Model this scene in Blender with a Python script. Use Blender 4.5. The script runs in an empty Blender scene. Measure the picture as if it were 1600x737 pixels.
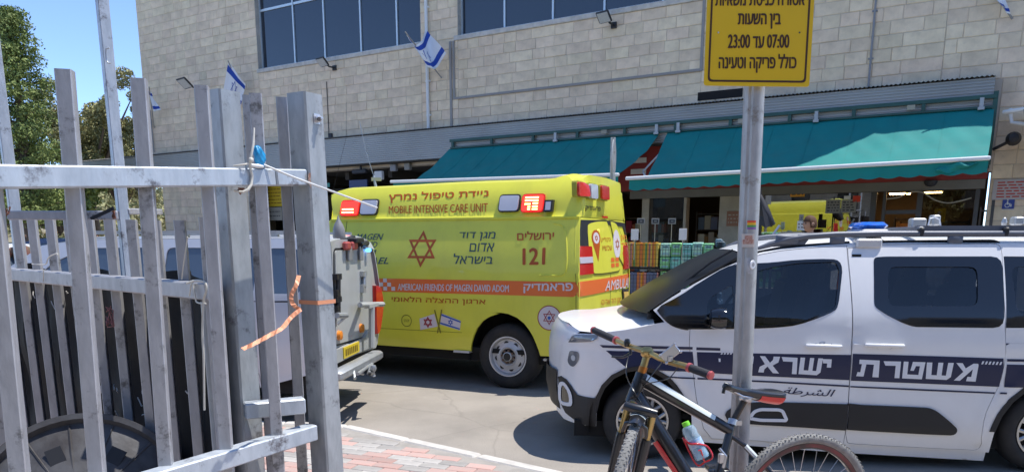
import bpy, math, random, colorsys
import numpy as np
from mathutils import Vector, Matrix
from mathutils.geometry import delaunay_2d_cdt
random.seed(7)
SC = bpy.context.scene
COL = SC.collection
R = math.radians
# ------------------------------------------------------------------ camera
FPX, PITCH, EYE = 1155.0, 0.193, 1.6
cd = bpy.data.cameras.new('camera'); cam = bpy.data.objects.new('camera', cd); COL.objects.link(cam)
cam.location = (0, 0, EYE); cam.rotation_euler = (math.pi/2-PITCH, 0, 0)
cd.sensor_width = 36; cd.lens = 36*FPX/1600; cd.shift_y = (600-368.5)/1600
cd.clip_start = .05; cd.clip_end = 4000
SC.camera = cam
# ------------------------------------------------------------------ light
SUN = Vector((.36, .06, 1)).normalized()
sun_el = math.asin(SUN.z); sun_az = math.atan2(SUN.x, SUN.y)
wd = bpy.data.worlds.new('World'); SC.world = wd; wd.use_nodes = True
nt = wd.node_tree; bg = nt.nodes['Background']; sky = nt.nodes.new('ShaderNodeTexSky')
sky.sky_type = 'NISHITA'; sky.sun_disc = False; sky.sun_elevation = sun_el; sky.sun_rotation = sun_az
sky.altitude = 1500; sky.air_density = .62; sky.dust_density = 0; sky.ozone_density = 3.2
nt.links.new(sky.outputs[0], bg.inputs[0]); bg.inputs[1].default_value = .15
sd = bpy.data.lights.new('sun', 'SUN'); sd.energy = 2.5; sd.angle = R(.55); sd.color = (1, .96, .9)
so = bpy.data.objects.new('sun', sd); COL.objects.link(so)
so.rotation_euler = (-SUN).to_track_quat('-Z', 'Y').to_euler(); so.location = (0, 0, 30)
SC.view_settings.view_transform = 'Standard'; SC.view_settings.look = 'None'
SC.view_settings.exposure = 1.2; SC.view_settings.gamma = 1
SC.cycles.max_bounces = 8; SC.cycles.diffuse_bounces = 4; SC.cycles.glossy_bounces = 4
SC.cycles.transparent_max_bounces = 16; SC.cycles.caustics_reflective = False; SC.cycles.caustics_refractive = False
# ------------------------------------------------------------------ pixel <-> place
_fw = Vector((0, math.cos(PITCH), -math.sin(PITCH))); _up = Vector((0, math.sin(PITCH), math.cos(PITCH))); _ri = Vector((1, 0, 0))
CAM = Vector((0, 0, EYE))
def ray(u, v): return _fw + _ri*((u-800)/FPX) + _up*((600-v)/FPX)
def pt(u, v, F): return CAM + ray(u, v)*F            # point at forward depth F metres
def gnd(u, v, z=0):
    d = ray(u, v); return CAM + d*((z-EYE)/d.z)
def ZM(x0, y0, s): return lambda *p: [(x0+a/s, y0+b/s) for a, b in p]
class Pose:
    def __init__(s, x0, y0, th, z0=0):
        s.O = Vector((x0, y0, z0)); s.ex = Vector((math.cos(th), -math.sin(th), 0)); s.ez = Vector((0, 0, 1))
        s.n = Vector((-math.sin(th), -math.cos(th), 0)); s.S = lambda x, z: 0.0
    def w(s, x, z, o=0): return s.O + s.ex*x + s.ez*z + s.n*o
    def px(s, u, v, o=0):
        d = ray(u, v)
        t = (s.O + s.n*o - CAM).dot(s.n)/d.dot(s.n); q = CAM + d*t - s.O
        return (q.dot(s.ex), q.dot(s.ez))
    def pxs(s, pts, S=None, extra=0):
        S = S or s.S; out = []
        for u, v in pts:
            o = .02
            for k in range(14):
                x, z = s.px(u, v, o+extra); o = .35*o+.65*S(x, z)
            out.append((x, z))
        return out
# ------------------------------------------------------------------ objects
WL = {}
def thing(name, label, cat, loc=(0, 0, 0), group=None):
    o = bpy.data.objects.new(name, None); COL.objects.link(o); o.empty_display_size = .1
    o.location = loc; WL[o.name] = Vector(loc); o['label'] = label; o['category'] = cat
    if group: o['group'] = group
    return o
def tag(o, label=None, cat=None, group=None, kind=None):
    if label: o['label'] = label
    if cat: o['category'] = cat
    if group: o['group'] = group
    if kind: o['kind'] = kind
    return o
class M:
    def __init__(s): s.v = []; s.f = []
    def add(s, v, f):
        b = len(s.v); s.v += [Vector(p) for p in v]; s.f += [tuple(i+b for i in q) for q in f]; return s
    def box(s, c, d, ax=None, bev=0):
        c = Vector(c); ax = ax or (Vector((1, 0, 0)), Vector((0, 1, 0)), Vector((0, 0, 1)))
        hx, hy, hz = d[0]/2, d[1]/2, d[2]/2
        if bev <= 0:
            P = [c+ax[0]*(i*hx)+ax[1]*(j*hy)+ax[2]*(k*hz) for k in (-1, 1) for i, j in ((-1, -1), (1, -1), (1, 1), (-1, 1))]
            return s.add(P, [(3, 2, 1, 0), (4, 5, 6, 7), (0, 1, 5, 4), (1, 2, 6, 5), (2, 3, 7, 6), (3, 0, 4, 7)])
        # bevelled in the ax0-ax1 section, along ax2, ends pulled in
        b = min(bev, hx*.9, hy*.9, hz*.9)
        ring = [(-hx+b, -hy), (hx-b, -hy), (hx, -hy+b), (hx, hy-b), (hx-b, hy), (-hx+b, hy), (-hx, hy-b), (-hx, -hy+b)]
        V = []
        for k, (sc, z) in enumerate(((1, -hz), (0, -hz+b), (0, hz-b), (1, hz))):
            for x, y in ring:
                fx = x-math.copysign(b, x)*sc*(.9) if abs(x) > b else x; fy = y-math.copysign(b, y)*sc*.9 if abs(y) > b else y
                V.append(c+ax[0]*fx+ax[1]*fy+ax[2]*z)
        F = [tuple(range(7, -1, -1)), tuple(range(24, 32))]
        for k in range(3):
            for i in range(8):
                j = (i+1) % 8; F.append((k*8+i, k*8+j, k*8+8+j, k*8+8+i))
        return s.add(V, F)
    def tube(s, pts, r, n=8, cap=True):
        pts = [Vector(p) for p in pts]; N = len(pts)
        rr = r if isinstance(r, (list, tuple)) else [r]*N
        t0 = (pts[1]-pts[0]).normalized(); a = t0.orthogonal().normalized(); V = []
        for i, p in enumerate(pts):
            t = (pts[min(i+1, N-1)]-pts[max(i-1, 0)]).normalized()
            a = (a-t*a.dot(t)); a = a.normalized() if a.length > 1e-6 else t.orthogonal().normalized(); b = t.cross(a)
            for k in range(n):
                th = 2*math.pi*k/n; V.append(p+a*(rr[i]*math.cos(th))+b*(rr[i]*math.sin(th)))
        F = []
        for i in range(N-1):
            for k in range(n):
                j = (k+1) % n; F.append((i*n+k, i*n+j, (i+1)*n+j, (i+1)*n+k))
        if cap: F += [tuple(range(n-1, -1, -1)), tuple(range((N-1)*n, N*n))]
        return s.add(V, F)
    def lathe(s, c, axis, prof, n=32, a0=None, cap=False):
        # prof: list of (r, h) along axis
        c = Vector(c); ax = Vector(axis).normalized(); a = (Vector(a0) if a0 else ax.orthogonal()).normalized(); b = ax.cross(a)
        V = []; m = len(prof)
        for r, h in prof:
            for k in range(n):
                th = 2*math.pi*k/n; V.append(c+ax*h+a*(r*math.cos(th))+b*(r*math.sin(th)))
        F = []
        for i in range(m-1):
            for k in range(n):
                j = (k+1) % n; F.append((i*n+k, i*n+j, (i+1)*n+j, (i+1)*n+k))
        if cap: F += [tuple(range(n-1, -1, -1)), tuple(range((m-1)*n, m*n))]
        return s.add(V, F)
    def grid(s, fn, nu, nv, closed=False):
        V = [fn(i/nu, j/nv) for j in range(nv+1) for i in range(nu+1)]
        return s.add(V, [(j*(nu+1)+i, j*(nu+1)+i+1, (j+1)*(nu+1)+i+1, (j+1)*(nu+1)+i) for j in range(nv) for i in range(nu)])
    def prism(s, poly, vec):
        n = len(poly); vec = Vector(vec); P = [Vector(p) for p in poly]
        return s.add(P+[p+vec for p in P], [tuple(range(n-1, -1, -1)), tuple(range(n, 2*n))]+[(i, (i+1) % n, n+(i+1) % n, n+i) for i in range(n)])
def obj(name, m, mat, parent=None, smooth=None, loc=None):
    """link M as one mesh object; world coordinates, re-expressed in the parent's frame"""
    base = WL[parent.name] if parent else (Vector(loc) if loc is not None else (sum(m.v, Vector())/max(1, len(m.v)) if False else Vector((0, 0, 0))))
    me = bpy.data.meshes.new(name); me.from_pydata([p-base for p in m.v], [], m.f); me.update()
    if mat: me.materials.append(mat)
    if smooth is not None:
        me.polygons.foreach_set('use_smooth', [True]*len(me.polygons)); me.set_sharp_from_angle(angle=R(smooth))
    o = bpy.data.objects.new(name, me); COL.objects.link(o)
    if parent: o.parent = parent; WL[o.name] = base
    else: o.location = base; WL[o.name] = base
    return o
def objs(name, m, mat, parent=None, smooth=None):
    """one object per connected piece of M"""
    par = list(range(len(m.v)))
    def fnd(i):
        while par[i] != i: par[i] = par[par[i]]; i = par[i]
        return i
    for f in m.f:
        r = fnd(f[0])
        for i in f[1:]: par[fnd(i)] = r
    g = {}
    for f in m.f: g.setdefault(fnd(f[0]), []).append(f)
    for fs in g.values():
        t = M(); ids = sorted({i for f in fs for i in f}); k = {i: n for n, i in enumerate(ids)}; t.add([m.v[i] for i in ids], [tuple(k[i] for i in f) for f in fs]); o = obj(name, t, mat, parent, smooth)
    return o
def fixn(o):
    import bmesh
    b = bmesh.new(); b.from_mesh(o.data); bmesh.ops.remove_doubles(b, verts=b.verts, dist=1e-5); bmesh.ops.recalc_face_normals(b, faces=b.faces); b.to_mesh(o.data); b.free(); return o
def cpy(o, parent=None):
    c = o.copy(); COL.objects.link(c); c.parent = parent; WL[c.name] = WL.get(o.name, Vector())
    for ch in list(o.children): cpy(ch, c)
    return c
# ------------------------------------------------------------------ 2D helpers
def chaikin(p, n=2, closed=True):
    for _ in range(n):
        q = []
        N = len(p)
        for i in range(N if closed else N-1):
            a = p[i]; b = p[(i+1) % N]
            q += [(a[0]*.75+b[0]*.25, a[1]*.75+b[1]*.25), (a[0]*.25+b[0]*.75, a[1]*.25+b[1]*.75)]
        if not closed: q = [p[0]]+q+[p[-1]]
        p = q
    return p
def fillet(p, r, seg=3):
    out = []; N = len(p)
    for i in range(N):
        a, b, c = Vector(p[i-1]).to_2d() if False else Vector((p[i-1][0], p[i-1][1])), Vector((p[i][0], p[i][1])), Vector((p[(i+1) % N][0], p[(i+1) % N][1]))
        u = a-b; w = c-b; k = min(r, u.length*.45, w.length*.45)
        if u.length < 1e-9 or w.length < 1e-9: continue
        A = b+u.normalized()*k; B = b+w.normalized()*k
        for j in range(seg+1):
            t = j/seg; q = A*(1-t)**2+b*(2*t*(1-t))+B*t*t; out.append((q.x, q.y))
    return out
def inpoly(x, y, P):
    c = False; n = len(P); j = n-1
    for i in range(n):
        xi, yi = P[i]; xj, yj = P[j]
        if (yi > y) != (yj > y) and x < (xj-xi)*(y-yi)/(yj-yi)+xi: c = not c
        j = i
    return c
def inset(P, d):
    N = len(P); A = sum(P[i][0]*P[(i+1) % N][1]-P[(i+1) % N][0]*P[i][1] for i in range(N)); sg = 1 if A > 0 else -1; out = []
    for i in range(N):
        a, b, c = P[i-1], P[i], P[(i+1) % N]
        n1 = Vector((-(b[1]-a[1]), b[0]-a[0])); n2 = Vector((-(c[1]-b[1]), c[0]-b[0]))
        if n1.length < 1e-9 or n2.length < 1e-9: out.append(b); continue
        n1.normalize(); n2.normalize(); m = (n1+n2)
        m = m/max(.35, m.length_squared/2) if m.length > 1e-6 else n1
        out.append((b[0]+m.x*d*sg, b[1]+m.y*d*sg))
    return out
def dens(P, g):
    out = []; N = len(P)
    for i in range(N):
        a = P[i]; b = P[(i+1) % N]; L = math.hypot(b[0]-a[0], b[1]-a[1]); k = max(1, int(L/g))
        for j in range(k): out.append((a[0]+(b[0]-a[0])*j/k, a[1]+(b[1]-a[1])*j/k))
    return out
def panel(m, outer, S, W, holes=(), g=.08, off=0, thick=.01, back=False, skirt_holes=True):
    """sheet cut to outline `outer` minus `holes` in (x,z), lying on surface o=S(x,z)+off; W maps (x,z,o) to world"""
    loops = [dens(outer, g)]+[dens(h, g) for h in holes]
    V = []; Eg = []
    for L in loops:
        b = len(V); V += L; Eg += [(b+i, b+(i+1) % len(L)) for i in range(len(L))]
    xs = [p[0] for p in outer]; zs = [p[1] for p in outer]
    x = min(xs)+g*.5
    while x < max(xs):
        z = min(zs)+g*.53
        while z < max(zs):
            if inpoly(x, z, outer) and not any(inpoly(x, z, h) for h in holes): V.append((x, z))
            z += g
        x += g
    vv, ee, ff, ov, oe, of = delaunay_2d_cdt([Vector(p) for p in V], Eg, [], 0, 1e-6)
    vv = [(p.x, p.y) for p in vv]; F = []
    for f in ff:
        cx = sum(vv[i][0] for i in f)/len(f); cz = sum(vv[i][1] for i in f)/len(f)
        if inpoly(cx, cz, loops[0]) and not any(inpoly(cx, cz, h) for h in loops[1:]): F.append(tuple(f))
    P = [W(p[0], p[1], S(p[0], p[1])+off) for p in vv]
    m.add(P, F)
    for k, L in enumerate(loops):
        if thick <= 0: break
        n = len(L); a = [W(p[0], p[1], S(*p)+off) for p in L]; c = [W(p[0], p[1], S(*p)+off-thick) for p in L]
        m.add(a+c, [(i, (i+1) % n, n+(i+1) % n, n+i) for i in range(n)])
    if back: m.add([W(p[0], p[1], S(*p)+off-thick) for p in vv], [tuple(reversed(f)) for f in F])
    return m
# ------------------------------------------------------------------ lettering
_dg = None
_tc = {}
def glyphs(body, bold=0, shear=0, space=1, lines=False):
    key = (body, bold, shear, space)
    if key in _tc: return _tc[key]
    c = bpy.data.curves.new('t', 'FONT'); c.body = body; c.resolution_u = 3; c.offset = bold; c.shear = shear; c.space_character = space
    c.fill_mode = 'NONE'
    o = bpy.data.objects.new('t', c); COL.objects.link(o)
    dg = bpy.context.evaluated_depsgraph_get(); dg.update(); me = o.evaluated_get(dg).to_mesh()
    P = [(v.co.x, v.co.y) for v in me.vertices]; nx = {e.vertices[0]: e.vertices[1] for e in me.edges}
    o.evaluated_get(dg).to_mesh_clear(); bpy.data.objects.remove(o); bpy.data.curves.remove(c)
    loops = []; seen = set()
    for s in list(nx):
        if s in seen: continue
        L = []; k = s
        while k not in seen and k in nx: seen.add(k); L.append(k); k = nx[k]
        if len(L) > 2: loops.append(L)
    # group overlapping outlines (one glyph) and fill each by winding number
    bb = [(min(P[i][0] for i in L), max(P[i][0] for i in L)) for L in loops]; V = []; F = []; order = sorted(range(len(loops)), key=lambda i: bb[i][0]); groups = []
    for i in order:
        if groups and bb[i][0] < groups[-1][1]: groups[-1][0].append(i); groups[-1][1] = max(groups[-1][1], bb[i][1])
        else: groups.append([[i], bb[i][1]])
    for g, _ in groups:
        vs = []; es = []; pol = []
        for i in g:
            q = [P[k] for k in loops[i]]; b = len(vs); vs += q; es += [(b+j, b+(j+1) % len(q)) for j in range(len(q))]; pol.append(q)
        vv, ee, ff, _a, _b, _c = delaunay_2d_cdt([Vector(p) for p in vs], es, [], 0, 1e-6)
        b = len(V); V += [(p.x, p.y) for p in vv]
        for f in ff:
            cx = sum(vv[i].x for i in f)/3; cy = sum(vv[i].y for i in f)/3; wn = 0
            for q in pol:
                n = len(q)
                for j in range(n):
                    x0, y0 = q[j]; x1, y1 = q[(j+1) % n]
                    if (y0 > cy) != (y1 > cy) and cx < (x1-x0)*(cy-y0)/(y1-y0)+x0: wn += 1 if y1 > y0 else -1
            if wn: F.append(tuple(b+i for i in f))
    if not V: return ([], [])
    x0 = min(p[0] for p in V); x1 = max(p[0] for p in V); y0 = min(p[1] for p in V); y1 = max(p[1] for p in V)
    r = ([((p[0]-x0)/(x1-x0), (p[1]-y0)/(y1-y0)) for p in V], F); _tc[key] = r
    return r
def letter(m, body, quad, S, W, off=.003, bold=0, **k):
    """lettering filling the quad TL,TR,BR,BL (local x,z) on a surface; bold = extra stroke as a share of the height"""
    V, F = glyphs(body, **k); TL, TR, BR, BL = quad
    wq = math.hypot(TR[0]-TL[0], TR[1]-TL[1]); hq = math.hypot(BL[0]-TL[0], BL[1]-TL[1])
    V = list(V); F = [tuple(f) for f in F]
    for it in range(4):   # split long edges so that letters follow the curved panel
        cut = False; nf = []; mid = {}
        for f in F:
            if len(f) != 3: nf.append(f); continue
            L = [math.hypot((V[f[i]][0]-V[f[(i+1) % 3]][0])*wq, (V[f[i]][1]-V[f[(i+1) % 3]][1])*hq) for i in range(3)]
            i = L.index(max(L))
            if L[i] > .05:
                a, b, c = f[i], f[(i+1) % 3], f[(i+2) % 3]; key = (min(a, b), max(a, b))
                if key not in mid: mid[key] = len(V); V.append(((V[a][0]+V[b][0])/2, (V[a][1]+V[b][1])/2))
                nf += [(a, mid[key], c), (mid[key], b, c)]; cut = True
            else: nf.append(f)
        F = nf
        if not cut: break
    sh = [(0, 0)] if not bold else [(0, 0), (bold, 0), (-bold, 0), (0, bold*.6), (0, -bold*.6)]
    for q, (dx, dz) in enumerate(sh):
        dx *= hq; dz *= hq; P = []
        for a, b in V:
            x = (TL[0]*(1-a)+TR[0]*a)*b+(BL[0]*(1-a)+BR[0]*a)*(1-b)+dx; z = (TL[1]*(1-a)+TR[1]*a)*b+(BL[1]*(1-a)+BR[1]*a)*(1-b)+dz
            P.append(W(x, z, S(x, z)+off+q*.00025))
        m.add(P, F)
def rect(x0, z0, x1, z1): return [(x0, z0), (x1, z0), (x1, z1), (x0, z1)]
def ring2(cx, cz, r, n=28, sx=1): return [(cx+sx*r*math.cos(2*math.pi*i/n), cz+r*math.sin(2*math.pi*i/n)) for i in range(n)]
def starbars(m, cx, cz, r, wd, S, W, off=.003, thick=.001, sx=1):
    for sgn in (1, -1):
        o = [(cx+sx*r*math.cos(R(90*sgn+120*i)), cz+r*math.sin(R(90*sgn+120*i))) for i in range(3)]
        q = r-wd*2
        h = [(cx+sx*q*math.cos(R(90*sgn+120*i)), cz+q*math.sin(R(90*sgn+120*i))) for i in range(3)]
        panel(m, o, S, W, [h], g=.2, off=off+(.0006 if sgn < 0 else 0), thick=thick)
# ------------------------------------------------------------------ materials
def mat(name, col, rough=.5, metal=0, spec=.5, coat=0, bump=0, bscale=200, var=0, vscale=5, col2=None, emit=None, alpha=1, trans=0, rv=0, stretch=None, detail=4, sheen=0):
    m = bpy.data.materials.new(name); m.use_nodes = True; n = m.node_tree; b = n.nodes['Principled BSDF']; L = n.links.new
    b.inputs['Base Color'].default_value = (*col, 1); b.inputs['Roughness'].default_value = rough; b.inputs['Metallic'].default_value = metal
    b.inputs['Specular IOR Level'].default_value = spec; b.inputs['Coat Weight'].default_value = coat; b.inputs['Coat Roughness'].default_value = .06
    b.inputs['Alpha'].default_value = alpha; b.inputs['Transmission Weight'].default_value = trans
    if sheen: b.inputs['Sheen Weight'].default_value = sheen
    if emit: b.inputs['Emission Color'].default_value = (*emit[:3], 1); b.inputs['Emission Strength'].default_value = emit[3]
    if var or bump or rv:
        tc = n.nodes.new('ShaderNodeTexCoord'); mp = n.nodes.new('ShaderNodeMapping'); L(tc.outputs['Object'], mp.inputs[0])
        if stretch: mp.inputs['Scale'].default_value = stretch
    if var:
        no = n.nodes.new('ShaderNodeTexNoise'); no.inputs['Scale'].default_value = vscale; no.inputs['Detail'].default_value = detail; no.inputs['Roughness'].default_value = .62
        L(mp.outputs[0], no.inputs['Vector']); cr = n.nodes.new('ShaderNodeValToRGB'); L(no.outputs[0], cr.inputs[0])
        c2 = col2 or tuple(c*(1-var) for c in col)
        cr.color_ramp.elements[0].position = .33; cr.color_ramp.elements[1].position = .62
        cr.color_ramp.elements[0].color = (*c2, 1); cr.color_ramp.elements[1].color = (*col, 1)
        L(cr.outputs[0], b.inputs['Base Color'])
    if rv:
        no = n.nodes.new('ShaderNodeTexNoise'); no.inputs['Scale'].default_value = vscale*2.3; no.inputs['Detail'].default_value = 3
        L(mp.outputs[0], no.inputs['Vector']); mr = n.nodes.new('ShaderNodeMapRange'); L(no.outputs[0], mr.inputs[0])
        mr.inputs[3].default_value = max(0.02, rough-rv); mr.inputs[4].default_value = min(1, rough+rv); L(mr.outputs[0], b.inputs['Roughness'])
    if bump:
        no = n.nodes.new('ShaderNodeTexNoise'); no.inputs['Scale'].default_value = bscale; no.inputs['Detail'].default_value = 3
        L(mp.outputs[0], no.inputs['Vector']); bp = n.nodes.new('ShaderNodeBump'); bp.inputs['Strength'].default_value = bump; bp.inputs['Distance'].default_value = .004
        L(no.outputs[0], bp.inputs['Height']); L(bp.outputs[0], b.inputs['Normal'])
    m['p'] = 1
    return m
def tint_random(m, amt=.25, isl=True, hue=0):
    """multiply base colour by a random value per object and per mesh island"""
    n = m.node_tree; b = n.nodes['Principled BSDF']; L = n.links.new
    oi = n.nodes.new('ShaderNodeObjectInfo'); ge = n.nodes.new('ShaderNodeNewGeometry')
    ad = n.nodes.new('ShaderNodeMath'); ad.operation = 'ADD'; L(oi.outputs['Random'], ad.inputs[0]); L(ge.outputs['Random Per Island'], ad.inputs[1])
    fr = n.nodes.new('ShaderNodeMath'); fr.operation = 'FRACT'; L(ad.outputs[0], fr.inputs[0])
    mr = n.nodes.new('ShaderNodeMapRange'); L(fr.outputs[0], mr.inputs[0]); mr.inputs[3].default_value = 1-amt; mr.inputs[4].default_value = 1+amt*.6
    hs = n.nodes.new('ShaderNodeHueSaturation'); L(mr.outputs[0], hs.inputs['Value'])
    src = b.inputs['Base Color'].links[0].from_socket if b.inputs['Base Color'].links else None
    if src: L(src, hs.inputs['Color'])
    else: hs.inputs['Color'].default_value = b.inputs['Base Color'].default_value
    if hue:
        m2 = n.nodes.new('ShaderNodeMath'); m2.operation = 'MULTIPLY'; L(fr.outputs[0], m2.inputs[0]); m2.inputs[1].default_value = 7.31
        f2 = n.nodes.new('ShaderNodeMath'); f2.operation = 'FRACT'; L(m2.outputs[0], f2.inputs[0])
        m3 = n.nodes.new('ShaderNodeMapRange'); L(f2.outputs[0], m3.inputs[0]); m3.inputs[3].default_value = .5-hue; m3.inputs[4].default_value = .5+hue; L(m3.outputs[0], hs.inputs['Hue'])
    L(hs.outputs[0], b.inputs['Base Color'])
    return m
def weather(m, amt=.22, sc=(.35, .35, .12), detail=6, lo=.38, hi=.66, dirtc=None):
    """large irregular stains in place coordinates, over the base colour"""
    n = m.node_tree; b = n.nodes['Principled BSDF']; L = n.links.new; ge = n.nodes.new('ShaderNodeNewGeometry'); mp = n.nodes.new('ShaderNodeMapping'); mp.inputs['Scale'].default_value = sc; L(ge.outputs['Position'], mp.inputs[0])
    no = n.nodes.new('ShaderNodeTexNoise'); no.inputs['Scale'].default_value = 3; no.inputs['Detail'].default_value = detail; no.inputs['Roughness'].default_value = .65; L(mp.outputs[0], no.inputs[0])
    mr = n.nodes.new('ShaderNodeMapRange'); L(no.outputs[0], mr.inputs[0]); mr.inputs[1].default_value = lo; mr.inputs[2].default_value = hi; mr.inputs[3].default_value = 0; mr.inputs[4].default_value = amt
    mx = n.nodes.new('ShaderNodeMix'); mx.data_type = 'RGBA'; L(mr.outputs[0], mx.inputs[0]); src = b.inputs['Base Color'].links[0].from_socket if b.inputs['Base Color'].links else None
    if src: L(src, mx.inputs[6])
    else: mx.inputs[6].default_value = b.inputs['Base Color'].default_value
    c = dirtc or (.12, .10, .08); mx.inputs[7].default_value = (*c, 1); L(mx.outputs[2], b.inputs['Base Color']); return m
MT = {}
def mk(name, *a, **k): MT[name] = mat(name, *a, **k); return MT[name]
# ================================================================== SETTING
def noise_ground(name, c1, c2, sc, bump=.3, rough=.9):
    return mat(name, c1, rough, bump=bump, bscale=90, var=.2, vscale=sc, col2=c2, detail=8)
asph = noise_ground('asphalt', (.34, .305, .262), (.28, .252, .216), 1.3, .6)
def crack(m):
    n = m.node_tree; b = n.nodes['Principled BSDF']; L = n.links.new; src = b.inputs['Base Color'].links[0].from_socket
    tc = n.nodes.new('ShaderNodeTexCoord'); no = n.nodes.new('ShaderNodeTexNoise'); no.inputs['Scale'].default_value = 2.2; no.inputs['Detail'].default_value = 5
    mx = n.nodes.new('ShaderNodeMix'); mx.data_type = 'VECTOR'; mx.inputs[0].default_value = .12; L(tc.outputs['Object'], mx.inputs[4]); L(tc.outputs['Object'], no.inputs[0]); L(no.outputs['Color'], mx.inputs[5])
    vo = n.nodes.new('ShaderNodeTexVoronoi'); vo.feature = 'DISTANCE_TO_EDGE'; vo.inputs['Scale'].default_value = .55; L(mx.outputs[1], vo.inputs[0])
    lt = n.nodes.new('ShaderNodeMapRange'); L(vo.outputs[0], lt.inputs[0]); lt.inputs[1].default_value = .001; lt.inputs[2].default_value = .006; lt.inputs[3].default_value = .88; lt.inputs[4].default_value = 1
    fine = n.nodes.new('ShaderNodeTexNoise'); fine.inputs['Scale'].default_value = 160; fine.inputs['Detail'].default_value = 2; L(tc.outputs['Object'], fine.inputs[0])
    mr = n.nodes.new('ShaderNodeMapRange'); L(fine.outputs[0], mr.inputs[0]); mr.inputs[1].default_value = .3; mr.inputs[2].default_value = .7; mr.inputs[3].default_value = .8; mr.inputs[4].default_value = 1.18
    mu = n.nodes.new('ShaderNodeMath'); mu.operation = 'MULTIPLY'; L(lt.outputs[0], mu.inputs[0]); L(mr.outputs[0], mu.inputs[1])
    hs = n.nodes.new('ShaderNodeHueSaturation'); L(src, hs.inputs['Color']); L(mu.outputs[0], hs.inputs['Value']); L(hs.outputs[0], b.inputs['Base Color'])
crack(asph)
m = M().box((0, 900, -.55), (5000, 5000, 1)); tag(obj('ground', m, noise_ground('earth', (.3, .27, .2), (.22, .2, .14), .3)), kind='structure')
m = M().grid(lambda a, b: Vector((-60+120*a, -8+70*b, .0)), 24, 14); tag(obj('road', m, asph), kind='structure')
weather(asph, .30, (.25, .25, .25), 8, .42, .7, (.12, .11, .10)); weather(asph, .6, (1.1, 1.1, 1), 3, .68, .75, (.07, .065, .06))
# near pavement with kerb
K = [Vector((5.5, .85)), Vector((.36, 4.67)), Vector((-1.35, 5.95)), Vector((-1.9, 6.08)), Vector((-12, 5.3))]
K3 = [Vector((p.x, p.y, 0)) for p in K]
pav_bed = mat('mortar', (.36, .33, .29), .95, bump=.3, bscale=120, var=.2, vscale=8)
m = M().prism([p+Vector((0, 0, .005)) for p in K3]+[Vector((-12, -6, .005)), Vector((5.5, -6, .005))], (0, 0, .085))
pav = tag(obj('pavement', m, pav_bed), kind='structure')
kerbm = mat('kerb_concrete', (.62, .58, .52), .85, bump=.3, bscale=150, var=.25, vscale=6)
for i in range(len(K3)-1):
    a, b = K3[i], K3[i+1]; L = (b-a).length; n = max(1, round(L/.8)); d = (b-a)/n; dd = d.normalized(); nn = Vector((-dd.y, dd.x, 0))
    if nn.y < 0: nn = -nn
    for j in range(n):
        c = a+d*(j+.5)-nn*.045+Vector((0, 0, .05+random.uniform(-.002, .002)))
        obj('kerb_stone', M().box(c, (d.length-.012, .10, .102), (dd, nn, Vector((0, 0, 1))), bev=.012), kerbm, pav)
redp = tint_random(mat('paver_red', (.50, .31, .26), .9, bump=.4, bscale=160, var=.3, vscale=9, col2=(.43, .32, .28)), .25)
gryp = tint_random(mat('paver_grey', (.46, .43, .39), .9, bump=.4, bscale=160, var=.2, vscale=9), .25)
def paver_mesh(mt, nm):
    mm = M().box((0, 0, 0), (.196, .096, .04), bev=.005); me = bpy.data.meshes.new(nm); me.from_pydata(mm.v, [], mm.f); me.materials.append(mt); return me, mm
pr, pm = paver_mesh(redp, 'paver_red'); pg, _ = paver_mesh(gryp, 'paver_grey')
def kside(x, y):  # distance inside pavement from the kerb
    best = 9
    for i in range(len(K)-1):
        a, b = K[i], K[i+1]; d = (b-a).normalized(); q = Vector((x, y))-a; s = q.x*d.y-q.y*d.x
        n = Vector((-d.y, d.x));  s = -(q.dot(n)) if n.y > 0 else q.dot(n)
        best = min(best, s)
    return best
ang = R(-20); ca, sa = math.cos(ang), math.sin(ang); cand = []
for r in range(-30, 90):
    for c in range(-32, 26):
        lx = c*.2+(r % 2)*.1; ly = r*.1; x = lx*ca-ly*sa; y = 1.0+lx*sa+ly*ca
        if kside(x, y) < .20 or y < 1.2 or x < -4.8 or x > 3: continue
        rb = (math.sin(r*1.3+c*.9)+math.sin(r*.55-c*1.7+1)+random.uniform(-.7, .7)) > -.1
        F = y*.98+.29; u = 800+FPX*x/F; v = 378+1.5*FPX/F
        vis = (520 < u < 1250 and v < 760)
        cand.append((0 if vis else 1, y, x, rb))
cand.sort(key=lambda t: (t[0], -t[1])); cnt = 0; mr_, mg_ = M(), M()
for vis, y, x, rb in cand:
    z = .0785+random.uniform(-.0015, .002)
    if cnt < 300:
        o = bpy.data.objects.new('paver', pr if rb else pg); COL.objects.link(o); o.parent = pav; o.location = (x, y, z); o.rotation_euler = (random.uniform(-.006, .006), random.uniform(-.006, .006), ang); cnt += 1
    else:
        t = mr_ if rb else mg_; t.box((x, y, z), (.196, .096, .04), (Vector((ca, sa, 0)), Vector((-sa, ca, 0)), Vector((0, 0, 1))))
for t, mt in ((mr_, redp), (mg_, gryp)): tag(obj('pavers', t, mt, pav), kind='stuff')

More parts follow.
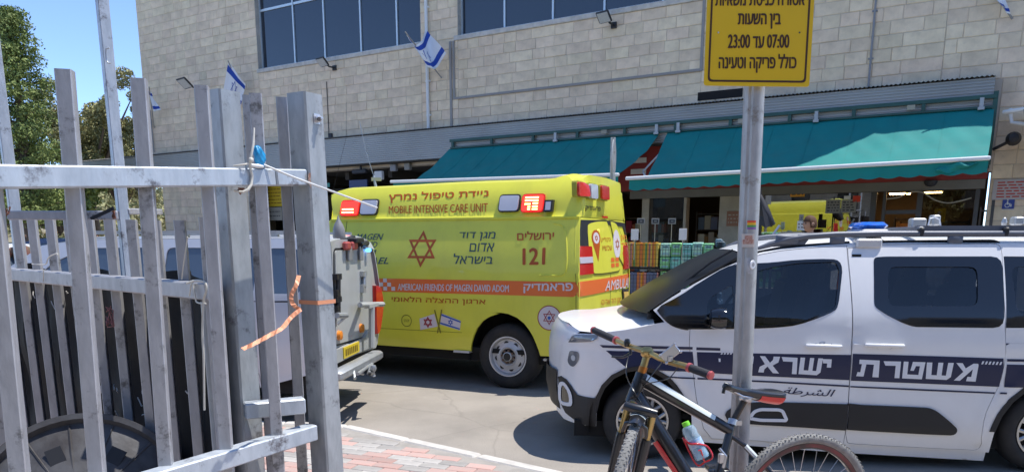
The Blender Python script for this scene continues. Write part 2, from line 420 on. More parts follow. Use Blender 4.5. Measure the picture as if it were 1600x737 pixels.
# ------------------------------------------------------------------ stone building
PF = Pose(7.79, 15.8, .538)
def fx(u, v, o=0): return PF.px(u, v, o)[0]
def fz(u, v, o=0): return PF.px(u, v, o)[1]
AX = (PF.ex, PF.n, PF.ez)
def fbox(m, x0, x1, z0, z1, o0, o1, bev=0): return m.box(PF.w((x0+x1)/2, (z0+z1)/2, (o0+o1)/2), (abs(x1-x0), abs(o1-o0), abs(z1-z0)), AX, bev)
bld = thing('stone_building', 'pale stone market building with ribbed metal canopy and dark upstairs windows', 'building', PF.w(-8, 0, -1))
stone = tint_random(mat('jerusalem_stone', (.88, .72, .52), .92, bump=1.0, bscale=28, var=.28, vscale=3, col2=(.71, .57, .41), detail=9), .10, hue=.008)
mortar = mat('stone_joint', (.58, .50, .40), .95)
XL, XS, XR = -24.7, .75, 9.0      # left corner, step in the roofline, right end
ZT, ZR = 11.35, 7.3
w1 = (fx(403, 100), fx(657, 60)); w2 = (fx(715, 50), fx(1101, 2)); zs = 6.98; ztop = 9.9
wall = M()
D = -.35
def solid(x0, x1, z0, z1): fbox(wall, x0, x1, z0, z1, D, -.012)
solid(XL, w1[0], 3.7, ZT); solid(w1[0], w1[1], 3.7, zs-.12); solid(w1[0], w1[1], ztop, ZT); solid(w1[1], w2[0], 3.7, ZT)
solid(w2[0], w2[1], 3.7, zs-.12); solid(w2[0], w2[1], ztop, ZT); solid(w2[1], XS, 3.7, ZT); solid(XS+.002, XR, 2.9, ZR); solid(1.78, XR, 0, 2.9)
fbox(wall, XL, XL+.3, 3.7, ZT, D-11, D-.002); fbox(wall, XS-.3, XS, 3.7, ZT, D-11, D-.002); fbox(wall, XL, XS, ZT-.3, ZT-.002, D-11, D-.004)
fbox(wall, XS+.01, XR, ZR-.3, ZR-.004, D-11, D-.004); fbox(wall, XR-.3, XR, 0, ZR-.31, D-11, D-.002)
fbox(wall, -24.1, -19.0, 0, 3.7, D, -.012); fbox(wall, -24.1, -23.8, 0, 3.7, D-6, D-.002)
obj('wall', wall, mortar, bld)
# block courses
blocks = []
def courses(x0, x1, z0, z1, h=.262):
    n = max(1, round((z1-z0)/h)); hh = (z1-z0)/n
    for r in range(n):
        x = x0; zc = z0+(r+.5)*hh; first = True
        while x < x1-1e-3:
            w = random.choice((.36, .44, .52, .6, .68))*(random.uniform(.45, 1) if first else 1); first = False
            if x1-x-w < .22: w = x1-x
            blocks.append((x+w/2, zc, w, hh)); x += w
courses(XL, w1[0], 4.6, ZT); courses(w1[0], w1[1], 4.6, zs-.12); courses(w1[1], w2[0], 4.6, ZT); courses(w2[0], w2[1], 4.6, zs-.12); courses(w2[1], XS, 4.6, ZT)
courses(w1[0], w1[1], ztop, ZT); courses(w2[0], w2[1], ztop, ZT); courses(XS, XR, 4.6, ZR); courses(1.78, XR, .13, 4.6); courses(-24.1, -19, .1, 3.82)
def vis(x, z):
    q = PF.w(x, z)-CAM; f = q.dot(_fw)
    if f < .1: return 0
    u = 800+FPX*q.x/f; v = 600-FPX*q.dot(_up)/f
    if not (0 < u < 1600 and 0 < v < 300): return 0
    if 1100 < u < 1270 and v < 136: return 0
    return 1/f
blocks.sort(key=lambda b: -vis(b[0], b[1])*(b[2]))
stuff = M(); bmesh_cache = {}
def block_geo(m, c, w, h, ax):
    g = .0045; b = .010; hx, hz = w/2-g, h/2-g; dn = random.uniform(-.004, .004)
    P = [c+ax[0]*(i*hx)+ax[2]*(k*hz)-ax[1]*.012 for i, k in ((-1, -1), (1, -1), (1, 1), (-1, 1))]+[c+ax[0]*(i*(hx-b))+ax[2]*(k*(hz-b))+ax[1]*dn for i, k in ((-1, -1), (1, -1), (1, 1), (-1, 1))]
    m.add(P, [(4, 5, 6, 7), (0, 1, 5, 4), (1, 2, 6, 5), (2, 3, 7, 6), (3, 0, 4, 7)])
for i, (x, z, w, h) in enumerate(blocks):
    if i < 298 and vis(x, z):
        key = (round(w, 2), round(h, 3))
        if key not in bmesh_cache:
            t = M(); block_geo(t, Vector((0, 0, 0)), w, h, AX); me = bpy.data.meshes.new('stone_block'); me.from_pydata(t.v, [], t.f); me.materials.append(stone); bmesh_cache[key] = me
        o = bpy.data.objects.new('stone_block', bmesh_cache[key]); COL.objects.link(o); o.parent = bld
        o.location = PF.w(x, z, random.uniform(-.003, .004))-WL[bld.name]
    else: block_geo(stuff, PF.w(x, z, 0), w, h, AX)
tag(obj('stone_blocks', stuff, stone, bld), kind='stuff')
# windows
frame = mat('window_frame', (.60, .66, .70), .45, metal=.6)
weather(stone, .24, (.9, .9, .22), 8, .42, .72, (.36, .28, .19)); weather(stone, .12, (2.2, 2.2, 3), 5, .5, .7, (.28, .25, .21))
reveal = tint_random(mat('reveal_stone', (.55, .51, .45), .9, bump=.8, bscale=30, var=.2, vscale=4), .1)
glassd = mat('dark_glass', (.012, .02, .034), .04, spec=.9, coat=.4)
sill = M()
fbox(sill, w1[0]-.05, w1[1]+.02, zs-.12, zs, D+.05, .03, .01); fbox(sill, w2[0]-.12, w2[1]+.05, zs-.12, zs+.001, D+.05, .031, .01); objs('window_sill', sill, kerbm, bld)
rv = M()
z = zs
while z < ztop:
    for a in (w1[0], w2[0]): fbox(rv, a-.02, a+.004, z+.005, z+.255, D+.1, -.018)
    for a in (w1[1], w2[1]): fbox(rv, a-.004, a+.02, z+.005, z+.255, D+.1, -.018)
    z += .262
objs('window_reveal', rv, reveal, bld)
def bank(x0, x1, mull, trans):
    f = M(); e = [x0]+mull+[x1]; W_ = .05
    fbox(f, x0, x1, zs, zs+.06, D+.12, D+.19); fbox(f, x0, x1, ztop-.06, ztop, D+.12, D+.19)
    for k, x in enumerate(e):
        a = x if k == 0 else x-W_/2 if k < len(e)-1 else x-W_
        fbox(f, a, a+W_, zs+.061, ztop-.061, D+.121, D+.188)
    for k in trans: fbox(f, e[k]+W_, e[k+1]-W_/2, 8.72, 8.79, D+.122, D+.185)
    fo = obj('window', f, frame, bld)
    for k in range(len(e)-1):
        g = M(); a = e[k]+.01; b = e[k+1]-.01; tl = random.uniform(-.006, .006)
        g.add([PF.w(a, zs+.03, D+.15+tl), PF.w(b, zs+.03, D+.15-tl), PF.w(b, ztop-.03, D+.15-tl), PF.w(a, ztop-.03, D+.15+tl), PF.w(a, zs+.03, D+.14+tl), PF.w(b, zs+.03, D+.14-tl), PF.w(b, ztop-.03, D+.14-tl), PF.w(a, ztop-.03, D+.14+tl)], [(0, 1, 2, 3), (7, 6, 5, 4), (0, 4, 5, 1), (1, 5, 6, 2), (2, 6, 7, 3), (3, 7, 4, 0)])
        obj('pane', g, glassd, fo)
bank(w1[0], w1[1], [fx(453, 60), fx(500, 45), fx(557, 40), fx(614, 40)], [0, 1])
bank(w2[0], w2[1], [fx(783, 20), fx(859, 15), fx(940, 8), fx(1032, 3)], [])
# raised frame line, vertical drain strips, pipes
strip = mat('strip_metal', (.30, .28, .26), .6, bump=.1)
m = M(); a = fx(709, 65); b = fx(1098, 60); zb = fz(900, 134)
fbox(m, a-.03, a+.03, zb, zs-.121, 0, .03); fbox(m, a+.031, b-.031, zb, zb+.055, 0, .03); fbox(m, b-.03, b+.03, zb, zs-.121, 0, .03); obj('panel_trim', m, strip, bld)
m = M(); fbox(m, a-.14, a-.07, 4.62, zs-.121, 0, .03); obj('wall_strip', m, strip, bld)
white = mat('white_pipe', (.75, .75, .73), .5)
m = M(); x = fx(671, 180); m.tube([PF.w(x, 4.62, .06), PF.w(x, 9.9, .06)], .045, 10)
for z in (5.0, 5.9, 6.6, 7.8): fbox(m, x-.07, x+.07, z, z+.04, .0, .065)
tag(obj('downpipe', m, white, None, 40), 'white downpipe running down the stone wall beside the hanging flag', 'downpipe')
grey = mat('grey_pipe', (.27, .27, .28), .6)
m = M(); x = fx(1361, 90); m.tube([PF.w(x, 4.62, .03), PF.w(x, 8.9, .03)], .022, 8)
for z in (5.2, 6.1, 7.0): fbox(m, x-.05, x+.05, z, z+.03, .0, .035)
tag(obj('conduit', m, grey, None, 40), 'thin grey conduit climbing the stone wall right of the yellow sign', 'conduit')
# vent opening in the wall under the yellow plate
m = M(); x0, x1 = fx(1090, 158), fx(1160, 150); fbox(m, x0, x1, 4.72, 4.9, .001, .012); obj('wall_recess', m, mat('black_void', (.015, .013, .012), .9), bld)
# ribbed canopy
rib = mat('ribbed_sheet', (.40, .40, .39), .5, metal=.35, var=.15, vscale=.6, rv=.1)
CX0, CX1, CO = -28.6, 1.66, .30
prof = []; z = 4.585
while z > 3.83:
    prof += [(z, CO), (z-.030, CO), (z-.036, CO-.014), (z-.050, CO-.014)]; z -= .056
prof.append((3.81, CO)); prof.append((3.81, CO-.05))
m = M(); segs = [CX0+(CX1-CX0)*i/12 for i in range(13)]
V = [PF.w(x, z, o) for z, o in prof for x in segs]
m.add(V, [(j*13+i, (j+1)*13+i, (j+1)*13+i+1, j*13+i+1) for j in range(len(prof)-1) for i in range(12)])
obj('canopy_cladding', m, rib, bld)
m = M(); n = 1500
V = []
for i in range(n+1):
    x = CX0+(CX1-CX0)*i/n; zz = 4.61+.014*math.sin(i*math.pi/2*1.0)
    V += [PF.w(x, zz, CO+.06), PF.w(x, zz+.05, -.01)]
m.add(V, [(2*i, 2*i+2, 2*i+3, 2*i+1) for i in range(n)]); obj('canopy_roof_sheet', m, mat('roof_sheet', (.22, .22, .22), .6, metal=.3), bld)
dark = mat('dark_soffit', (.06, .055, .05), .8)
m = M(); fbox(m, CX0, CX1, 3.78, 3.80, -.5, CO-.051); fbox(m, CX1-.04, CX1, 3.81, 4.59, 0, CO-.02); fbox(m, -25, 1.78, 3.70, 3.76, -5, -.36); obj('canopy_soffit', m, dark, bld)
# shopfront storey
brown = mat('shop_brown', (.10, .085, .07), .7, var=.2, vscale=2); redw = mat('red_fascia', (.30, .035, .03), .6, var=.15, vscale=1)
lint = mat('lintel', (.20, .19, .165), .7, var=.15, vscale=2); cream = mat('cream_col', (.45, .40, .31), .8, var=.2, vscale=3)
m = M(); fbox(m, fx(985, 300), 1.70, 2.58, 2.76, -.05, .03); obj('shop_lintel', m, lint, bld)
m = M(); fbox(m, fx(930, 290), 1.72, 2.765, 3.80, -.04, .02); obj('shop_fascia', m, redw, bld)
m = M()
for u0, u1 in ((1003, 1014), (1068, 1072), (1124, 1160)): fbox(m, fx(u0, 330), fx(u1, 330), .12, 2.575, -.25, .0)
objs('shop_column', m, cream, bld)
m = M(); dk = mat('shop_frame', (.085, .085, .085), .45, metal=.4)
for u0, u1 in ((1186, 1191), (1359, 1368), (1378, 1383), (1431, 1440), (1521, 1528), (1548, 1553)): fbox(m, fx(u0, 330), fx(u1, 330), .12, 2.575, -.08, .01)
fbox(m, fx(1383, 330)+.001, fx(1431, 330)-.001, 2.12, 2.2, -.07, 0); objs('shopfront_frame', m, dk, bld)
def sglass(name, rr):
    mt = bpy.data.materials.new(name); mt.use_nodes = True; n = mt.node_tree; n.nodes.clear(); L = n.links.new
    out = n.nodes.new('ShaderNodeOutputMaterial'); mx = n.nodes.new('ShaderNodeMixShader'); tr = n.nodes.new('ShaderNodeBsdfTransparent'); gl = n.nodes.new('ShaderNodeBsdfGlossy')
    gl.inputs['Roughness'].default_value = .01; tr.inputs[0].default_value = (.6, .62, .6, 1); lw = n.nodes.new('ShaderNodeLayerWeight'); lw.inputs[0].default_value = .5; pw_ = n.nodes.new('ShaderNodeMath'); pw_.operation = 'POWER'; L(lw.outputs['Facing'], pw_.inputs[0]); pw_.inputs[1].default_value = 4.5
    mr = n.nodes.new('ShaderNodeMapRange'); L(pw_.outputs[0], mr.inputs[0]); mr.inputs[3].default_value = rr; mr.inputs[4].default_value = 1
    L(mr.outputs[0], mx.inputs[0]); L(tr.outputs[0], mx.inputs[1]); L(gl.outputs[0], mx.inputs[2]); L(mx.outputs[0], out.inputs[0]); return mt
sg = sglass('shop_glass', .34); sg2 = sglass('shop_glass_clear', .05)
for u0, u1, g_ in ((1014, 1068, sg2), (1191, 1359, sg), (1440, 1521, sg2)):
    m = M(); a_, b_ = fx(u0, 330)+.002, fx(u1, 330)-.002; tl = .034 if g_ is sg else 0
    P8 = [PF.w(x, z, o+(tl if z > 1 else -tl)) for o in (-.045, -.036) for x, z in ((a_, .5), (b_, .5), (b_, 2.57), (a_, 2.57))]; m.add(P8, [(0, 3, 2, 1), (4, 5, 6, 7), (0, 1, 5, 4), (1, 2, 6, 5), (2, 3, 7, 6), (3, 0, 4, 7)]); obj('shop_window', m, g_, bld)
m = M()
for u0, u1 in ((1190.5, 1359.5), (1014, 1068), (1440, 1521)): fbox(m, fx(u0, 330)+.003, fx(u1, 330)-.003, .12, .499, -.07, -.01)
objs('shopfront_plinth', m, brown, bld)
# rooms behind
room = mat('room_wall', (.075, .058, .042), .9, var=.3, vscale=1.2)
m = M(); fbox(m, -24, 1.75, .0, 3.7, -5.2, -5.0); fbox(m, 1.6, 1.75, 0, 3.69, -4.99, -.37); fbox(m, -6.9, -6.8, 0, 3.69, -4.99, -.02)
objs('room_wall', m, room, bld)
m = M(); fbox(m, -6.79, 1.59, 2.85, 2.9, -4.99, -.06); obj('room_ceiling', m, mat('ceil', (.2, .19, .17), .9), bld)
m = M().prism([PF.w(-40, 0, -5.0), PF.w(12, 0, -5.0), PF.w(12, 0, 3.2), PF.w(-40, 0, 3.2)], (0, 0, .115)); tag(obj('shop_pavement', m, noise_ground('shop_paving', (.34, .31, .27), (.27, .25, .22), 2)), kind='structure')
# fittings inside
warm = mat('lamp_warm', (1, .8, .5), emit=(1, .58, .22, 16))
for u, v, o, lab in ((1208, 290, -1.2, 'round ceiling downlight glowing in the shop, just right of the sign pole'), (1391, 296, -1.5, 'round ceiling downlight glowing above the shop doorway')):
    x, z = PF.px(u, v, o); t = thing('ceiling_lamp', lab, 'lamp', PF.w(x, 2.84, o), 'warm ceiling lamps in the shop')
    obj('housing', M().lathe(PF.w(x, 2.85, o), (0, 0, -1), [(.0, 0), (.09, 0), (.10, .03)], 16), lint, t, 40); obj('diffuser', M().lathe(PF.w(x, 2.824, o), (0, 0, -1), [(.085, 0), (.07, .02), (0, .025)], 16), warm, t, 40)
for u0, u1, v0, o, lab in ((1442, 1474, 303, -3.6, 'long added glow strip brightening the shop behind the right window'), (1388, 1424, 306, -3.8, 'added warm glow strip brightening the shop behind the open door')):
    a_, b_ = PF.px(u0, v0, o), PF.px(u1, v0, o); t = thing('ceiling_lamp', lab, 'lamp', PF.w(a_[0], 2.8, o), 'warm ceiling lamps in the shop'); m = M(); fbox(m, a_[0], b_[0], 2.74, 2.84, o-.1, o+.1); obj('housing', m, lint, t); m = M(); fbox(m, a_[0]+.03, b_[0]-.03, 2.71, 2.738, o-.08, o+.08); obj('diffuser', m, warm, t)  # glowing strips added to brighten the shop, standing for its warm lit display
goods = [tint_random(mat('goods_%d' % i, c, .6), .5, hue=.03) for i, c in enumerate(((.62, .08, .06), (.75, .45, .12), (.14, .18, .28), (.70, .64, .52), (.2, .4, .14), (.40, .12, .09)))]
def shelf_unit(x0, x1, o0, zt, lab, nsh=5, cols=None):
    t = thing('shelf_unit', lab, 'shelf', PF.w((x0+x1)/2, .12, o0)); m = M(); dz = (zt-.25)/nsh
    for k in range(nsh+1): fbox(m, x0, x1, .2+k*dz, .225+k*dz, o0-.4, o0)
    for x in (x0, x1-.03): fbox(m, x, x+.03, .12, zt+.03, o0-.41, o0-.001)
    obj('rack', m, brown, t); gm = [M() for _ in goods]
    for k in range(nsh):
        x = x0+.05
        while x < x1-.15:
            w = random.uniform(.08, .2); h = random.uniform(.5, .9)*dz; fbox(random.choice([gm[i] for i in (cols or range(6))]), x, x+w*.93, .226+k*dz, .226+k*dz+h, o0-.35, o0-random.uniform(.02, .08)); x += w
    for i, g_ in enumerate(gm):
        if g_.v: tag(obj('goods', g_, goods[i], t), kind='stuff')
shelf_unit(-6.5, -5.2, -1.6, 2.2, 'tall brown shelf unit of goods in the left shop behind the crates', 5, (2, 3, 0))
shelf_unit(-4.7, -3.6, -2.2, 2.3, 'shelf unit in the dim shop left of the stone pier', 5, (3, 2, 1))
shelf_unit(fx(1200, 330), fx(1355, 330), -2.6, 1.9, 'long shelf of red goods behind the wide shop window', 5, (0, 5, 1))
shelf_unit(fx(1386, 330), fx(1430, 330), -2.0, 2.1, 'shelf of warm coloured goods seen through the shop door', 6, (1, 3, 0))
shelf_unit(fx(1445, 330), fx(1518, 330), -1.0, 2.0, 'shelf of dark red goods behind the right shop window', 6, (0, 5, 2))
shelf_unit(fx(1531, 330), fx(1549, 330), -.05, 2.2, 'narrow shelf of pale goods beside the stone pier', 6, (3, 2))
# papers on the glass
paper = mat('paper_white', (.7, .7, .68), .7); pgrey = mat('paper_grey', (.28, .27, .24), .7)
ink = mat('ink_dark', (.03, .03, .035), .6); inkr = mat('ink_red', (.5, .05, .03), .6); yel = mat('yellow_card', (.75, .52, .03), .6)
def plate(name, lab, cat, u0, v0, u1, v1, o, mt, group=None, lines=0, ik=ink, th=.012, words=None):
    x0, z1 = PF.px(u0, v0, o); x1, z0 = PF.px(u1, v1, o); t = thing(name, lab, cat, PF.w((x0+x1)/2, z0, o), group)
    m = M(); fbox(m, x0, x1, z0, z1, o-th, o); obj('board', m, mt, t); W = PF.w
    if words:
        m = M()
        for (s, a, b, c, d) in words: letter(m, s, [(x0+(x1-x0)*a, z1-(z1-z0)*b), (x0+(x1-x0)*c, z1-(z1-z0)*b), (x0+(x1-x0)*c, z1-(z1-z0)*d), (x0+(x1-x0)*a, z1-(z1-z0)*d)], lambda x, z: o, W, .002)
        obj('lettering', m, ik, t)
    elif lines:
        m = M()
        for k in range(lines):
            zz = z1-(z1-z0)*(k+1)/(lines+1); a = x0+(x1-x0)*.12; 
            while a < x1-(x1-x0)*.15:
                b = min(a+random.uniform(.05, .2)*(x1-x0)*1.3, x1-(x1-x0)*.1); fbox(m, a, b, zz-.012, zz+.012, o, o+.002); a = b+.03
        obj('writing', m, ik, t)
    return t
plate('poster', 'left grey poster taped on the wide shop window', 'poster', 1291, 312, 1312, 333, .0, pgrey, lines=4, th=.004, ik=ink)
plate('poster', 'right grey poster taped on the wide shop window', 'poster', 1315, 312, 1337, 332, .0, pgrey, lines=4, th=.004)
plate('poster', 'small white notice above the right grey poster', 'poster', 1319, 306, 1329, 311, .0, paper, th=.004)
plate('poster', 'round-cornered red sticker on the shop window by the door post', 'sticker', 1333, 306, 1344, 315, .0, mat('red_sticker', (.7, .05, .02), .5), th=.004)
plate('shop_sign', 'small orange sign at the top of the wide shop window', 'sign', 1235, 300, 1257, 307, .005, mat('orange_card', (.8, .35, .03), .5), lines=1)
plate('notice_board', 'white price board with lines of writing on the stone pier', 'sign', 1553, 281, 1606, 311, .03, mat('board_white', (.50, .46, .45), .7), lines=6, ik=inkr, th=.03)
t = plate('parking_sign', 'small blue and white disabled parking sign under the white board', 'sign', 1567, 312, 1584, 326, .03, mat('sign_blue', (.03, .06, .28), .5), th=.02)
x, z = PF.px(1576, 318, .03); m = M(); W = PF.w
panel(m, ring2(x-.02, z-.03, .045, 14), lambda a, b: .033, W, [ring2(x-.02, z-.03, .032, 14)], g=.5, thick=0)
panel(m, ring2(x-.02, z+.07, .014, 8), lambda a, b: .033, W, g=.5, thick=0); fbox(m, x-.03, x-.01, z-.02, z+.05, .031, .033); fbox(m, x-.01, x+.03, z-.01, z+.005, .031, .0335); fbox(m, x+.03, x+.05, z-.06, z-.01, .031, .0335)
fbox(m, x-.1, x+.1, z-.12, z-.105, .031, .0335); obj('symbol', m, paper, t)
plate('shop_sign', 'brown framed sign on the cream column beside the pole', 'sign', 1136, 330, 1154, 353, .03, mat('sign_brown', (.30, .14, .08), .6), lines=3, ik=cream)
plate('wall_sign', 'small yellow sign seen between the galvanised bars', 'sign', 414, 291, 443, 322, -.6, yel, lines=5, ik=mat('ink_brown', (.25, .08, .01), .6))
plate('wall_sign', 'pale notice with dark writing under the small yellow sign', 'sign', 418, 324, 441, 344, -.6, cream, lines=2)
# red and white panels between the awnings, left shop shutters
m = M(); 
for k in range(4): fbox(m, fx(985, 270)+.02, fx(1010, 270), 2.9+k*.26, 3.02+k*.26, .021, .03)
objs('fascia_stripe', m, paper, bld)
# recess left: beams, lights, camera
m = M()
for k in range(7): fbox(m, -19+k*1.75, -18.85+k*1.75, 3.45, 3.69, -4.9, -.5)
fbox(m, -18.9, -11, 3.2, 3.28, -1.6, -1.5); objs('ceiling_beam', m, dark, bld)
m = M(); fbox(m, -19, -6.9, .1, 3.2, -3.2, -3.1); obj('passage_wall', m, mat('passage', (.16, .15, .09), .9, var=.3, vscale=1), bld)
for u, v, lab in ((524, 271.5, 'left strip light in the dark passage over the ambulance'), (540, 271.5, 'middle strip light in the dark passage over the ambulance'), (606, 270.5, 'third strip light from the left in the dark passage'), (620, 271, 'rightmost strip light in the dark passage, beside the awning')):
    x, z = PF.px(u, v, -2.0); m = M(); fbox(m, x-.16, x+.16, z-.02, z+.02, -2.05, -2.0); tag(obj('strip_light', m, mat('lit_strip', (1, .95, .8), emit=(1, .92, .7, 1.2)), None), lab, 'lamp', 'strip lights under the canopy')
for u, v, w, h, mt, lab, c, nm in ((591, 274, .3, .25, paper, 'white square box hanging under the canopy edge left of the awning', 'box', 'meter_box'), (614, 262, .22, .2, grey, 'small grey box fixed under the canopy cladding', 'box', 'junction_box'), (636, 260, .2, .2, pgrey, 'beige square box under the cladding beside the left awning', 'box', 'junction_box')):
    x, z = PF.px(u, v, .1); m = M(); fbox(m, x-w/2, x+w/2, z-h/2, z+h/2, .0, .12, .015); tag(obj(nm, m, mt), lab, c)
x, z = PF.px(563, 268, .1); t = thing('security_camera', 'black security camera under the canopy above the ambulance', 'camera', PF.w(x, z, .1)); m = M(); fbox(m, x-.3, x+.25, z-.06, z+.06, .02, .16, .02); obj('housing', m, ink, t); m = M(); fbox(m, x-.02, x+.02, z+.06, 3.79, .05, .1); obj('mount', m, ink, t)
m = M(); fbox(m, fx(528, 286), fx(556, 286), fz(540, 296, -.5), fz(540, 282, -.5), -.56, -.5); tag(obj('shop_sign', m, mat('sign_navy', (.05, .08, .22), .5)), 'dark blue panel in the passage above the ambulance roof', 'sign')
plate('shop_sign', 'small lit teal sign in the passage above the ambulance', 'sign', 508, 286, 515, 292, -.3, mat('teal', (.05, .3, .25), .5))
# ------------------------------------------------------------------ awnings
teal = mat('awning_cloth', (.0, .235, .215), .8, var=.12, vscale=1.2, bump=.15, bscale=500)
weather(teal, .25, (.8, .8, 1.2), 7, .45, .7, (.04, .16, .15)); gframe = mat('green_steel', (.03, .10, .085), .5, var=.2, vscale=3); wbar = mat('white_bar', (.8, .8, .78), .4)
AO, ZB, ZTp = 2.0, 2.985, 4.03
def awning(xt0, xt1, xb0, xb1, lab, zb0, zb1, xc0, xc1):
    t = thing('awning', lab, 'awning', PF.w((xt0+xt1)/2, ZTp, .3), 'green awnings over the shops')
    def P(a, b, e=0):  # a across, b down
        sx = .5-.5*math.cos(math.pi*b)*.0-0; bb = b**1.15
        x0 = xt0+(xc0-xt0)*b**1.3; x1 = xt1+(xc1-xt1)*b**1.8
        x = x0+(x1-x0)*a; z = ZTp+(zb0+(zb1-zb0)*a-ZTp)*b-.05*math.sin(math.pi*b)+(.010*math.sin(a*46+b*9)+.006*math.sin(a*91-b*14))*math.sin(math.pi*b)+.016*math.sin(a*17+b*6+3)*b*math.sin(math.pi*b)
        # creases near the right end
        z += .02*math.sin(b*22+a*9)*max(0, a-.8)*2*math.sin(math.pi*b)
        return PF.w(x, z+e, .32+(AO-.32)*b)
    m = M().grid(lambda a, b: P(a, b), 120, 30); m.grid(lambda a, b: P(1-a, b, -.004), 120, 30); obj('cloth', m, teal, t, 60)
    m = M()
    for k in range(1, 8): a = k/8; m.tube([P(a, j/12, .003) for j in range(13)], .004, 4)
    obj('seam', m, teal, t)
    m = M(); A = PF.w(xb0-.03, zb0, AO+.02); B = PF.w(xb1+.03, zb1, AO+.02); d = (B-A).normalized(); m.box((A+B)/2, ((B-A).length, .07, .075), (d, PF.n, PF.ez), bev=.02); obj('front_bar', m, wbar, t)
    def V(a, b):
        x = xb0+.05+(xb1-.05-xb0)*a; z = zb0+(zb1-zb0)*a-.03; h = .20+.035*abs(math.sin(a*(xb1-xb0)*math.pi/.33)); return PF.w(x, z-h*b, AO+.012*math.sin(a*60+b*2)*b)
    m = M().grid(V, 200, 3); m.grid(lambda a, b: V(1-a, b)-PF.n*.003, 200, 3); obj('valance', m, teal, t, 60)
    m = M()
    for x, xx in ((xt0+.25, xb0+.4), (xt1-.25, xb1-.5)):
        mid = PF.w((x+xx)/2+.5*(1 if x < xx else -1), 3.12, 1.0); m.tube([PF.w(x, ZTp-.02, .25), mid], .022, 6); m.tube([mid, PF.w(xx, ZB-.06, AO-.06)], .022, 6)
    objs('folding_arm', m, wbar, t)
    return t
awning(fx(702, 232, .32), fx(1030, 211, .32), fx(612, 284, AO), fx(966, 273, AO), 'left green shop awning, half hidden by the ambulance roof', fz(612, 284, AO), fz(966, 273, AO), fx(648, 280, AO), fx(964, 273, AO))
awning(fx(1043, 208, .32), fx(1553, 173, .32), fx(980, 279, AO), fx(1545, 247, AO), 'right green shop awning with its right end in the sun', fz(980, 279, AO), fz(1545, 247, AO), fx(1011, 275, AO), fx(1543, 247, AO))
# loose flap lying up over the valance
m = M(); x0, z0 = PF.px(1462, 267, AO+.04); x1, z1 = PF.px(1528, 255, AO+.04)
m.grid(lambda a, b: PF.w(x0+(x1-x0)*a, z0+(z1-z0)*a+(b-.5)*(.12*math.sin(math.pi*min(1, a*1.1+.05))+.02)+.015*math.sin(a*14), AO+.04+.03*math.sin(a*9+b*3)+.03*(1-abs(2*b-1))), 30, 6)
tag(obj('cloth_flap', m, teal, None, 60), 'loose sunlit flap of green cloth on the awning valance', 'cloth')
m = M(); x0, x1 = fx(704, 220, .34), 1.72
fbox(m, x0, x1, 4.20, 4.27, .33, .39); fbox(m, x0, x1, 4.03, 4.07, .33, .37)
x = x0+.05
while x < x1: fbox(m, x, x+.07, 4.071, 4.199, .33, .38); x += 1.25
fbox(m, x1-.06, x1+.02, 3.0, 4.33, .30, .36); fbox(m, x1-.05, x1+.01, 2.95, 4.25, .1, .14); obj('awning_frame', m, gframe, bld)
m = M()
for u in (868, 1027, 1061, 1277, 1534): x = fx(u, 160, .42); fbox(m, x-.035, x+.035, 4.02, 4.22, .39, .43); fbox(m, x-.055, x+.055, 4.0, 4.05, .38, .45)
objs('arm_bracket', m, mat('galv_bracket', (.45, .46, .46), .5, metal=.5), bld)
m = M()
for u in (945, 1160, 1424): x = fx(u, 165, .4); fbox(m, x-.07, x+.07, 4.10, 4.19, .39, .42)
objs('sensor_box', m, cream, bld)
# end bracket and the awning of the next shop, at the right edge
t = thing('awning', 'corner of a dark green folded awning at the right edge of the photo', 'awning', PF.w(3, 3.9, .3), 'green awnings over the shops')
m = M(); m.grid(lambda a, b: PF.w(2.15+4*a, 4.02-.5*b-.12*a, .3+1.3*b), 12, 6); m.grid(lambda a, b: PF.w(6.15-4*a, 4.015-.5*b-.12*(1-a), .3+1.3*b), 12, 6); obj('cloth', m, gframe, t)
m = M(); m.tube([PF.w(1.85, 3.95, .25), PF.w(2.25, 3.95, .5), PF.w(3.4, 3.5, 1.5)], .04, 8); m.tube([PF.w(1.95, 4.0, .25), PF.w(2.0, 3.75, .3), PF.w(2.2, 3.7, .35)], .035, 8); m.box(PF.w(4.2, 3.49, 1.62), (4, .07, .08), AX, bev=.02); obj('arm', m, wbar, t, 40)
m = M(); a = PF.px(1583, 218, .2); m.lathe(PF.w(a[0], a[1], .2), PF.n, [(0, 0), (.1, .01), (.13, .12), (.08, .3), (0, .32)], 14); m.tube([PF.w(a[0]-.3, a[1]-.15, .05), PF.w(a[0], a[1], .2)], .03, 6); tag(obj('wall_lamp', m, ink, None, 40), 'black spotlight on the stone pier right of the awning', 'lamp')
